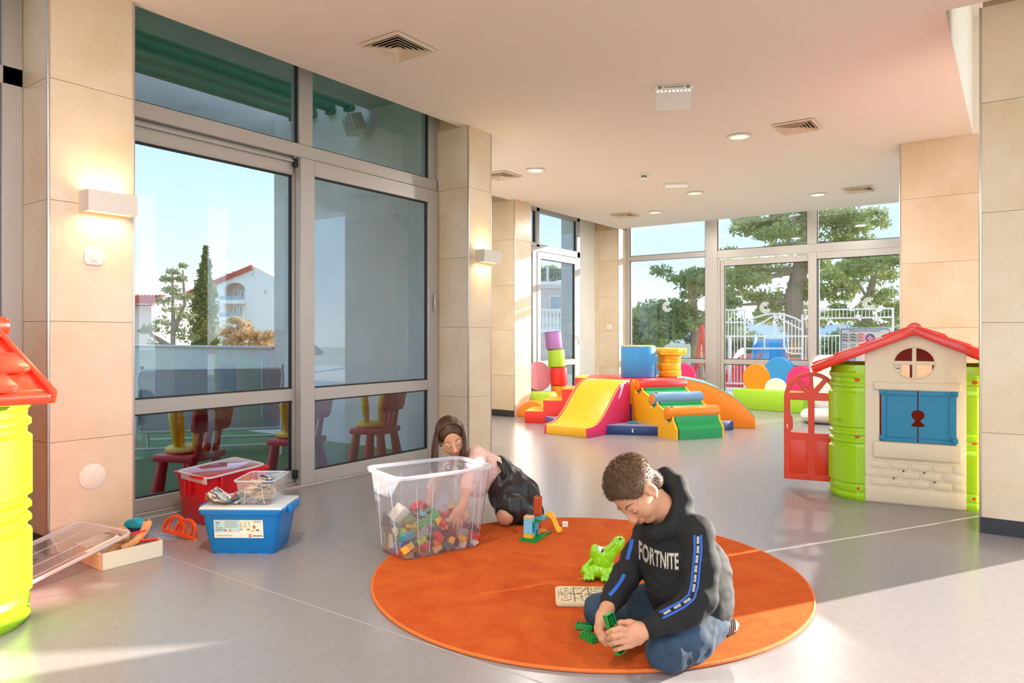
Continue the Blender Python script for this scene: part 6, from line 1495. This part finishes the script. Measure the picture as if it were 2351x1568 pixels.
# ---------------------------------------------------------------- trees
def leafmat(name, c1, c2):
    m = mat(name, c1, .7, spec=.2, col2=c2, vscale=3.0); n = m.node_tree.nodes; l = m.node_tree.links
    tl = n.new('ShaderNodeBsdfTranslucent'); rp = [q for q in n if q.type == 'VALTORGB'][0]; l.new(rp.outputs[0], tl.inputs[0])
    mx = n.new('ShaderNodeMixShader'); mx.inputs[0].default_value = .45; l.new(n['Principled BSDF'].outputs[0], mx.inputs[1]); l.new(tl.outputs[0], mx.inputs[2]); l.new(mx.outputs[0], n['Material Output'].inputs[0]); return m
BARK = mat('pine_bark', 'b09a8a', .95, bump=.6, bscale=30)
def leaves(name, pts, size, m, parent, seed=1, flat=.6):
    r = random.Random(seed); V = []; Fc = []
    for p, rad, n in pts:
        for _ in range(n):
            d = Vector((r.gauss(0, 1), r.gauss(0, 1), r.gauss(0, 1) * flat)); d.normalize(); q = p + Vector((d.x, d.y, d.z * flat)) * rad * r.random() ** .5
            a = Vector((r.uniform(-1, 1), r.uniform(-1, 1), r.uniform(-1, 1))).normalized(); b = a.orthogonal().normalized(); s = size * r.uniform(.6, 1.3); k = len(V)
            V += [q + a * s, q + b * s * .38, q - a * s * .5, q - b * s * .38]; Fc.append((k, k + 1, k + 2, k + 3))
    me = bpy.data.meshes.new(name); me.from_pydata([v[:] for v in V], [], Fc); o = link(name, me, m, parent); o['kind'] = 'stuff'; return o
PINE = leafmat('pine_needles', 'cfd08c', 'a0ac70'); PINED = leafmat('pine_needles_dark', 'b5be80', '8a9c68')
def pine(base, trunk, branches, label, m=PINE, size=.11, dens=2.0, seed=1, group='pine trees beyond the terrace'):
    """trunk and branch ends given as points; foliage in clumps round the ends"""
    t = thing('pine_tree', label, 'tree', base, 0, group); off = -Vector(base); r = random.Random(seed)
    bm = B(); tube(bm, [Vector(p) + off for p, _ in trunk], [q for _, q in trunk], 10); obj('trunk', bm, BARK, t)
    cl = []; 
    for i0, end, r0, cr in branches:
        s_ = Vector(trunk[i0][0]); e_ = Vector(end); mid = s_.lerp(e_, .55) + Vector((0, 0, -.06 * (e_ - s_).length + .1))
        bm = B(); tube(bm, [s_ + off, mid + off, e_ + off], [r0, r0 * .7, r0 * .35], 7); obj('branch', bm, BARK, t)
        for k in range(5): cl.append((e_ + off + Vector((r.uniform(-1, 1), r.uniform(-1, 1), r.uniform(-.3, .5))) * cr * .95, cr * .42, int(90 * dens)))
        cl.append((mid + off + Vector((0, 0, .2)), cr * .6, int(45 * dens)))
    leaves('foliage', cl, size, m, t, seed)
D1_ = 24.
P_ = lambda x, y, z=D1_: at(x, y, z)
pine(P_(1838, 860)[:], [(P_(1838, 870), .42), (P_(1830, 760), .36), (P_(1822, 690), .30), (P_(1836, 620), .26), (P_(1850, 560), .2), (P_(1858, 500), .14)],
     [(5, P_(1800, 505), .1, 1.3), (5, P_(1760, 530), .1, 1.2), (5, P_(1900, 500, 25), .1, 1.3), (5, P_(1940, 520), .1, 1.0), (4, P_(1780, 560, 23), .1, 1.1), (4, P_(1860, 545, 25), .1, 1.2), (4, P_(1925, 560), .1, 1.0), (3, P_(1720, 620), .12, 1.2), (3, P_(1680, 650), .1, 1.1), (3, P_(1760, 640, 25), .1, 1.2), (3, P_(1930, 620), .12, 1.2), (2, P_(1900, 680), .1, 1.1), (2, P_(1700, 700), .1, 1.0), (2, P_(1780, 690, 25), .1, 1.0), (2, P_(1950, 660), .1, .9), (1, P_(1790, 740, 26), .1, 1.0), (1, P_(1900, 740, 26), .1, 1.0), (5, P_(1840, 470), .08, 1.0)],
     'tall pine with a leaning grey trunk in the middle of the back windows', seed=3)
pine(P_(1600, 860, 22)[:], [(P_(1600, 870, 22), .2), (P_(1598, 760, 22), .15), (P_(1592, 690, 22), .1)], [(2, P_(1575, 650, 22), .06, .9), (2, P_(1610, 640, 22), .06, .8), (2, P_(1600, 690, 22), .06, .9), (1, P_(1560, 720, 22), .06, 1.0), (1, P_(1610, 740, 22), .06, 1.0), (1, P_(1580, 780, 22), .06, 1.1), (1, P_(1550, 770, 22), .05, .8)], 'darker bushy pine seen in the left pane of the back windows', PINED, .10, 2.0, 5)
pine(P_(1995, 860, 21)[:], [(P_(2000, 870, 21), .22), (P_(1988, 760, 21), .16), (P_(1994, 690, 21), .12), (P_(2010, 620, 21), .08)], [(3, P_(1985, 600, 21), .05, .9), (3, P_(2030, 620, 21), .05, .9), (3, P_(2060, 590, 21), .05, .8), (2, P_(1960, 640, 21), .05, .9), (2, P_(2050, 690, 21), .05, .8), (1, P_(1950, 720, 21), .05, .6), (1, P_(2055, 740, 21), .05, .8), (0, P_(2030, 760, 21), .05, .7)], 'slender forked pine at the right end of the back windows', PINE, .10, 1.5, 8)
for k, (x_, y_, z_, w_, lab) in enumerate(((1470, 740, 30, 1.5, 'low round pine crown at the far left of the back windows'), (1520, 730, 32, 1.6, 'low sunlit tree crown second from the left in the back windows'), (1700, 790, 34, 1.8, 'low shrub mass behind the white play frame'), (1950, 790, 34, 1.8, 'low shrub mass behind the white railing'), (2040, 780, 33, 1.6, 'low shrub mass near the right end of the railing'))):
    t = thing('shrub', lab, 'shrub', P_(x_, 830, z_), 0, 'shrubs beyond the terrace'); off = -P_(x_, 830, z_); r = random.Random(k)
    leaves('foliage', [(P_(x_ + r.uniform(-30, 30), y_ + r.uniform(-15, 40), z_) + off, w_ * .6, 260) for _ in range(12)], .2, PINED, t, k)
    bm = B(); tube(bm, [(0, 0, -1), P_(x_, y_ + 20, z_) + off], .1, 6); obj('stem', bm, BARK, t)
# pine standing to the right, out of the picture, dappling the foreground floor
pine((15.4, 25.2, -1), [(Vector((15.4, 25.2, -1)), .3), (Vector((15.3, 25.2, 3)), .22), (Vector((15.2, 25, 6)), .14)], [(2, Vector((14.3, 25, 6.2)), .1, .9), (2, Vector((16.4, 25, 6.6)), .1, .9), (1, Vector((14.0, 25.3, 4.6)), .1, .7), (1, Vector((17.0, 25, 4.9)), .1, .8)], 'pine tree outside to the right, beyond the picture', PINE, .2, .55, 11)
# ---------------------------------------------------------------- terrace, play frame, notice board
bm = B(); b2(bm, (-12, YB + .22, -.25), (14, 17.5, -.03)); struct('floor_terrace', bm, mat('terrace_tile', 'e3dccf', .7), smooth=False)
def YP(px, py, Y):
    r = (px - 1175.5) / 1636.; d1 = COS + r * SIN; k = Y / d1; return Vector((k * (-SIN + r * COS), Y, EYE - (py - 770) / 1636. * k))
PF = mat('play_frame_white', 'f4f4f2', .4)
YQ = 15.2
t = thing('climbing_structure', 'white tubular play frame with barred panels and an arched truss on the terrace', 'play structure', (YP(1750, 880, YQ).x, YQ, -.03)); off = Vector((-YP(1750, 880, YQ).x, -YQ, .03))
def seg(name, pts, r, n=8, closed=False):
    bm = B(); tube(bm, [YP(x, y, YQ + (d[0] if d else 0)) + off for x, y, *d in pts], r, n, closed); obj(name, bm, PF, t)
for x in (1664, 1710): seg('post', [(x, 712, 0), (x, 892, 0)], .022)
seg('post', [(1842, 722, 0), (1842, 892, 0)], .022); seg('post', [(1676, 770, .3), (1676, 890, .3)], .022)
for x in (1672, 1679, 1686, 1693, 1701): seg('bar', [(x, 714, 0), (x, 885, 0)], .008, 6)
for y in (712, 740, 880): seg('rail', [(1664, y, 0), (1710, y, 0)], .016)
seg('arch_rail', [(1710, 742, 0), (1730, 730, 0), (1757, 722, 0), (1776, 720, 0), (1800, 722, 0), (1825, 730, 0), (1842, 740, 0)], .02)
seg('truss_bar', [(1712, 764, 0), (1778, 724, 0)], .016); seg('truss_bar', [(1778, 724, 0), (1842, 758, 0)], .016); seg('truss_bar', [(1778, 722, 0), (1778, 770, 0)], .014)
for y in (772, 800): seg('rail', [(1660 if y == 772 else 1710, y, 0), (1842, y, 0)], .018)
seg('strut', [(1755, 772, 0), (1755, 800, 0)], .014)
seg('gate_frame', [(1800, 722, .2), (1800, 795, .2), (1806, 808, .2), (1820, 812, .2), (1842, 812, .2)], .016)
for x in (1810, 1818, 1826, 1834): seg('bar', [(x, 735, .2), (x, 810, .2)], .008, 6)
for y in (712, 732, 772): seg('rail', [(1845, y, .6), (2052, y - 4, .6)], .016)
seg('post', [(2050, 706, .6), (2050, 900, .6)], .02)
for k in range(24): seg('bar', [(1850 + 8.6 * k, 712, .6), (1850 + 8.6 * k, 731, .6)], .006, 6)
for k in range(24): seg('bar', [(1850 + 8.6 * k, 770, .6), (1850 + 8.6 * k, 880, .6)], .007, 6)
SB = mat('slide_blue', '2a8fc4', .35); SR = mat('slide_red', 'e2463a', .4); SO = mat('slide_orange', 'f08a3a', .4)
def pslide(x0, y0, x1, y1, Y, w, m, lab):
    a, b = YP(x0, y0, Y + .8), YP(x1, y1, Y - .6); t = thing('play_slide', lab, 'slide', (b.x, b.y, -.03), 0, 'slides of the terrace playground'); o = Vector((-b.x, -b.y, .03))
    bm = B(); rows = []
    for u in np.linspace(0, 1, 10):
        c = a.lerp(b, u) + Vector((0, 0, .18 * math.sin(u * 2 * PI) * .5)); rows.append([c + o + Vector((sx * w / 2, 0, sz)) for sx, sz in ((-1, .14), (-.9, .14), (-.8, 0), (.8, 0), (.9, .14), (1, .14), (1, -.06), (-1, -.06))])
    rings(bm, rows); obj('chute', bm, m, t, ang=50)
    bm = B(); tube(bm, [a + o, Vector((a.x, a.y, 0)) + o], .04, 8); obj('support', bm, PF, t)
pslide(1770, 778, 1762, 850, 16.2, .75, SB, 'blue playground slide behind the white frame'); pslide(1735, 812, 1675, 885, 15.9, .6, SR, 'red playground slide at the left of the white frame'); pslide(1835, 822, 1850, 885, 15.8, .6, SO, 'orange playground slide right of the flower bench')
t = thing('spring_toy', 'red climbing net tower seen in the left pane of the back windows', 'play structure', YP(1608, 900, 16.5)); o = -YP(1608, 900, 16.5)
for x in (1590, 1626):
    bm = B(); tube(bm, [YP(x, 900, 16.5) + o, YP(1612, 745, 16.5) + o], .05, 8); obj('post', bm, SR, t)
for k in range(4):
    bm = B(); tube(bm, [YP(1594 + 3.6 * k, 870 - 32 * k, 16.5) + o, YP(1622 - 2.2 * k, 870 - 32 * k, 16.5) + o], .02, 6); obj('rung', bm, SO, t)
YS = 13.2
c0, c1 = YP(1928, 838, YS), YP(2046, 752, YS)
t = thing('notice_board', 'white playground notice board with blue pictograms on the railing', 'sign', (c0.x, YS, c0.z)); w_, h_ = c1.x - c0.x, c1.z - c0.z
bm = B(); b2(bm, (0, 0, 0), (w_, .02, h_), .006); obj('panel', bm, mat('sign_white', 'eef0f2', .5), t)
SBL = mat('sign_blue', '3f62b0', .5)
bm = B(); tube(bm, [(w_ / 2 + p[0], -.002, h_ / 2 + p[1]) for p in rrect(w_ - .04, h_ - .04, .04)], .006, 6, closed=True); obj('border', bm, SBL, t)
for x_, z_, r_ in ((.60, .72, .075), (.10, .16, .06), (.24, .16, .06)):
    bm = B(); cyl(bm, (w_ * x_, -.004, h_ * z_), (w_ * x_, .0, h_ * z_), r_, n=24); p_ = obj('pictogram', bm, SBL, t)
    bm = B(); b2(bm, (w_ * x_ - .04, -.006, h_ * z_ - .01), (w_ * x_ + .04, -.003, h_ * z_ + .012)); b2(bm, (w_ * x_ - .01, -.006, h_ * z_ - .045), (w_ * x_ + .012, -.003, h_ * z_ + .045)); obj('figure', bm, MATS['sign_white'], p_)
for k, x_ in enumerate((.10, .27, .43)):
    bm = B(); b2(bm, (w_ * x_ - .06, -.003, h_ * .62), (w_ * x_ + .06, .0, h_ * .82)); p_ = obj('pictogram', bm, mat('sign_grey', 'd0d4d8', .5), t)
    bm = B()
    for j in range(3): tube(bm, [(w_ * x_ - .04, -.005, h_ * .66 + j * .05), (w_ * x_, -.005, h_ * .68 + j * .05), (w_ * x_ + .04, -.005, h_ * .65 + j * .05)], .006, 5)
    obj('figure', bm, INK if k != 2 else SR, p_)
bm = B()
for k in range(3):
    for j in range(2): b2(bm, (w_ * (.05 + .17 * k), -.003, h_ * (.54 - j * .06)), (w_ * (.15 + .17 * k), 0, h_ * (.56 - j * .06)))
b2(bm, (w_ * .2, -.003, h_ * .9), (w_ * .8, 0, h_ * .925)); obj('print_lines', bm, INKG, t, smooth=False)
for x_ in (.1, .9):
    bm = B(); cyl(bm, (w_ * x_, .04, -c0.z - .03), (w_ * x_, .04, h_ * .9), .025, n=10); obj('post', bm, PF, t)
# spiral stickers on the panes
STK = mat('sticker_frost', 'f3f5f7', .6)
for k, (x_, y_, Y, lab) in enumerate(((1532, 704, YB - .012, 'white spiral sticker on the left back window pane'), (1757, 706, YB - .012, 'white spiral sticker on the middle back window pane'), (1995, 697, YB - .058, 'white spiral sticker on the right back window pane'))):
    c = YP(x_, y_, Y); t = thing('glass_sticker', lab, 'sticker', c, 0, 'spiral stickers on the glass')
    bm = B()
    for i in range(16):
        a = i * 2 * PI / 16 * .82 + .9
        for r0, r1, w in ((.035, .055, .005), (.06, .088, .008)):
            d = Vector((math.cos(a), 0, math.sin(a))); n_ = Vector((-d.z, 0, d.x)); p = [d * r0 - n_ * w * .6, d * r1 - n_ * w + n_ * .012, d * r1 + n_ * w + n_ * .012, d * r0 + n_ * w * .6]
            prism(bm, [(q.x, q.z) for q in p], -.0008, .0008)
    o = obj('dash', bm, STK, t, smooth=False); o['kind'] = 'stuff'
    bm = B(); tube(bm, [(.028 * math.cos(a), 0, .028 * math.sin(a)) for a in np.linspace(0, 5, 14)], .003, 5); obj('core', bm, STK, t)
# far ground, hill and headland
bm = B(); b2(bm, (-400, -300, -8), (400, 800, -7.5)); struct('floor_ground', bm, mat('far_ground', 'b9b59a', .95, col2='8f9a72', vscale=.05), smooth=False)
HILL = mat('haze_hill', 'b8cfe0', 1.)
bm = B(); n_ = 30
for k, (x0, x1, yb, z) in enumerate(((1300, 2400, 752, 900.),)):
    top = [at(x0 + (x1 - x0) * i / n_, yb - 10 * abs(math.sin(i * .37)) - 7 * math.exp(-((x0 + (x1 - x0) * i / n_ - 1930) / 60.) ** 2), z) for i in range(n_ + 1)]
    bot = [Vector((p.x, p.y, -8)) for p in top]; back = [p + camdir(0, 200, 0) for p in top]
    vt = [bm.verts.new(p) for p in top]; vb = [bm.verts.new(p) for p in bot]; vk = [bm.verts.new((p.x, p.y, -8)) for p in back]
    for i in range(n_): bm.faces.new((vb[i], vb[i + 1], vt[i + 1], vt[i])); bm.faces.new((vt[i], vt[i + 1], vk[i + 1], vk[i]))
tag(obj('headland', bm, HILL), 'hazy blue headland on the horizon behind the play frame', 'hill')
# ---------------------------------------------------------------- neighbours seen through the left window
WPL = mat('render_white', 'f2efe9', .9); RTI = mat('roof_tile_red', 'c9563a', .8, var=.2, vscale=2); GLZ = mat('far_glass', '9fb0bb', .15, spec=.8); CONW = mat('far_cream', 'e9dcd0', .9)
def far(px, py, z): return Matrix.Translation(at(px, py, z)) @ Matrix.Rotation(THETA, 4, 'Z')
Z1 = 55.; u = Z1 / 1636.
t = thing('gable_house', 'white gabled apartment house with arched balcony beyond the parapet', 'building', M=far(583, 770, Z1))
def pp(x, y): return ((x - 583) * u, (770 - y) * u)
outer = [pp(497, 900), pp(700, 900), pp(700, 672), pp(583, 612), pp(497, 648)]
arch = [pp(517, 688), pp(565, 688), pp(565, 664)] + [pp(541 + 24 * math.cos(a), 664 - 15 * math.sin(a)) for a in np.linspace(.2, PI - .2, 9)] + [pp(517, 664)]
low = [pp(517, 726), pp(565, 726), pp(565, 697), pp(517, 697)]
link('gable_wall', plate([outer, arch, low], .5), WPL, t)
bm = B(); b2(bm, (pp(505, 0)[0], 1.0, pp(0, 740)[1]), (pp(580, 0)[0], 1.3, pp(0, 640)[1])); obj('balcony_back_wall', bm, CONW, t)
for x0, y0, x1, y1 in ((524, 686, 538, 664), (540, 686, 552, 664), (524, 724, 535, 700), (537, 724, 550, 700), (579, 637, 589, 625), (607, 678, 617, 662), (500, 720, 508, 705)):
    a, b = pp(x0, y0), pp(x1, y1); inn = x0 < 560 and x0 > 512
    bm = B(); yy = .9 if inn else -.3; b2(bm, (a[0], yy, a[1]), (b[0], yy + .1, b[1])); w_ = obj('window', bm, WPL, t); m_ = .12
    bm = B(); b2(bm, (a[0] + m_, yy - .03, a[1] + m_), (b[0] - m_, yy, b[1] - m_)); obj('pane', bm, GLZ, w_)
for y in (690, 728):
    bm = B(); a, b = pp(515, y + 8), pp(568, y); b2(bm, (a[0], -1.0, a[1]), (b[0], .3, b[1])); s_ = obj('balcony_slab', bm, WPL, t)
    bm = B(); a, b = pp(516, y), pp(567, y - 9); b2(bm, (a[0], -.98, a[1]), (b[0], -.9, b[1])); obj('balcony_glass', bm, GLZ, s_)
pts = [pp(583, 609), pp(420, 676)]
bm = B(); q = [Vector((pts[0][0], -.5, pts[0][1])), Vector((pts[1][0], -.5, pts[1][1])), Vector((pts[1][0], 9, pts[1][1] + .3)), Vector((pts[0][0], 9, pts[0][1] - .3))]
vs = [bm.verts.new(v) for v in q] + [bm.verts.new(v + Vector((0, 0, -.35))) for v in q]
for f in ((0, 1, 2, 3), (7, 6, 5, 4), (0, 4, 5, 1), (1, 5, 6, 2), (2, 6, 7, 3), (3, 7, 4, 0)): bm.faces.new([vs[i] for i in f])
rf = obj('roof', bm, RTI, t, smooth=False)
bm = B(); q = [pp(583, 609), pp(702, 670), pp(702, 678), pp(583, 617)]; prism(bm, [(x, z - .05) for x, z in q], -.3, 9); obj('roof_edge', bm, WPL, t, smooth=False)
bm = B(); a, b = pp(430, 900), pp(497, 668); b2(bm, (a[0], 1.5, a[1]), (b[0], 6, b[1])); obj('side_wing', bm, mat('far_grey_wall', 'c8cdd6', .9), t)
for k, (x, y, w, h) in enumerate(((452, 655, 12, 20), (463, 648, 12, 22), (503, 640, 12, 16), (516, 632, 12, 14), (531, 626, 11, 12))):
    bm = B(); a, b = pp(x - w / 2, y + h), pp(x + w / 2, y - h * .3); b2(bm, (a[0], .8, a[1]), (b[0], 2.4, b[1])); c_ = obj('chimney', bm, mat('far_grey_wall', 'c8cdd6'), rf)
    bm = B(); a, b = pp(x - w * .65, y - h * .3), pp(x + w * .65, y - h * .42); b2(bm, (a[0], .7, a[1]), (b[0], 2.5, b[1])); obj('chimney_cap', bm, WPL, c_)
t = thing('tiled_house', 'cream house with red tiled roof at the left edge of the window view', 'building', M=far(310, 770, 30.)); u2 = 30 / 1636.
bm = B(); b2(bm, (-6, 0, -6), (38 * u2, 5, 70 * u2)); obj('wall', bm, mat('far_pinkcream', 'efd6cc', .9), t)
for k in range(14):
    bm = B(); x_ = -1.2 + k * .16; prism(bm, [(x_ + .07 * math.cos(a), .07 * math.sin(a)) for a in np.linspace(0, PI, 7)], 0, 1.2, M=TR(0, -.4, 66 * u2, rx=math.radians(24))); obj('roof_tile', bm, RTI, t)
bm = B(); b2(bm, (-6, -.35, 66 * u2), (42 * u2, 0, 72 * u2)); obj('eaves', bm, WPL, t)
# cypress, eucalyptus, dry shrubs behind the parapet
CYP = leafmat('cypress_green', 'a0a85a', '708448'); EUC = leafmat('eucalyptus_green', 'd0cda2', '9aa572'); DRY = leafmat('dry_shrub', 'f4e0b6', 'dcc092')
Zc = 20.; uc = Zc / 1636.
t = thing('cypress_tree', 'tall narrow dark green cypress beyond the parapet', 'tree', at(472, 900, Zc)); o = -at(472, 900, Zc); cl = []
for k in range(46):
    y = 568 + k * 6; w = max(2, 37 * math.sin(min(1, (y - 560) / 210.) * PI / 2) ** 1.1) * (1 - .15 * (y > 760))
    for j in range(3): cl.append((at(473 - (y - 560) * .02 + random.Random(k * 3 + j).uniform(-.55, .55) * w, y, Zc) + o, w * uc * .62, 60))
leaves('foliage', cl, .075, CYP, t, 21, 1.0); bm = B(); tube(bm, [(0, 0, 0), at(472, 600, Zc) + o], [.14, .03], 8); obj('trunk', bm, BARK, t)
def loose(px, z, clumps, m, lab, size, n, trunk, nm='eucalyptus_tree', cat='tree'):
    t = thing(nm, lab, cat, at(px, 900, z)); o = -at(px, 900, z)
    leaves('foliage', [(at(x, y, z) + o, r * z / 1636., n) for x, y, r in clumps], size, m, t, int(px))
    for tr in trunk: bm = B(); tube(bm, [at(x, y, z) + o for x, y in tr], [.07, .045, .02][:len(tr)], 7); obj('branch', bm, BARK, t)
loose(400, 16., [(398, 625, 16), (385, 640, 18), (415, 640, 14), (395, 665, 22), (420, 680, 22), (375, 690, 18), (400, 710, 28), (430, 725, 22), (370, 740, 26), (345, 755, 20), (400, 760, 34), (430, 775, 26), (360, 790, 26), (330, 760, 12), (420, 610, 10)], EUC, 'airy grey-green eucalyptus tree left of the cypress', .055, 120, [[(396, 900), (398, 720), (396, 630)], [(398, 760), (425, 700), (420, 620)], [(396, 800), (350, 770), (330, 750)]])
loose(560, 14., [(520, 760, 22), (545, 770, 26), (570, 765, 26), (600, 775, 24), (620, 770, 20), (535, 790, 24), (580, 795, 24), (610, 795, 22), (560, 745, 16), (540, 735, 12)], DRY, 'straw-coloured dry shrub right of the cypress', .08, 150, [[(560, 900), (555, 800), (545, 745)], [(580, 900), (585, 800), (600, 760)]], 'dry_shrub', 'shrub')
# ---------------------------------------------------------------- facade beyond the narrow window
Zf = 19.; uf = Zf / 1636.
t = thing('villa_facade', 'pale villa with balustraded balcony seen through the narrow far window', 'building', M=far(1270, 770, Zf)); FAC = mat('facade_cream', 'ecdcd4', .9)
def fp(x, y): return ((x - 1270) * uf, (770 - y) * uf)
def fbox(name, x0, y0, x1, y1, d0, d1, m, par=None):
    bm = B(); a, b = fp(x0, y1), fp(x1, y0); b2(bm, (a[0], d0, a[1]), (b[0], d1, b[1])); return obj(name, bm, m, par or t, smooth=False)
fbox('wall', 1150, 655, 1420, 1000, 0, 3, FAC); fbox('cornice', 1150, 648, 1420, 656, -.35, 0, WPL); fbox('cornice', 1150, 656, 1420, 662, -.2, 0, WPL); fbox('ledge', 1150, 756, 1420, 764, -.9, 0, WPL)
fbox('pilaster', 1298, 662, 1308, 756, -.12, 0, WPL)
w_ = fbox('window', 1260, 678, 1292, 735, -.06, .02, WPL); fbox('pane', 1264, 682, 1275, 735, -.08, -.05, GLZ, w_); fbox('pane', 1277, 682, 1288, 735, -.08, -.05, GLZ, w_)
rl = fbox('balustrade_rail', 1150, 712, 1420, 717, -.85, -.6, WPL)
bl = B(); lathe(bl, [(.05, 0), (.05, .04), (.03, .08), (.06, .2), (.03, .36), (.05, .42), (.05, .46)], 10); blm = mesh_of('baluster', bl)
for k in range(16): p = fp(1236 + 8 * k, 756); link('baluster', blm, WPL, t, loc=(p[0], -.72, p[1]))
for x in (1256, 1293): fbox('terrace_post', x - 3, 612, x + 3, 648, -.3, 0, FAC)
for k in range(12): fbox('terrace_bar', 1238 + 7 * k, 622, 1239 + 7 * k, 648, -.2, -.17, INK)
fbox('terrace_rail', 1150, 620, 1420, 622, -.22, -.16, INK)
t = thing('shrub', 'sunlit tree top behind the villa terrace railing', 'shrub', at(1260, 660, 26)); o = -at(1260, 660, 26)
leaves('foliage', [(at(x, y, 26) + o, 22 * 26 / 1636., 260) for x, y in ((1240, 630), (1262, 622), (1285, 632), (1250, 645))], .14, PINE, t, 44); bm = B(); tube(bm, [(0, 0, -3), at(1260, 630, 26) + o], .1, 6); obj('stem', bm, BARK, t)
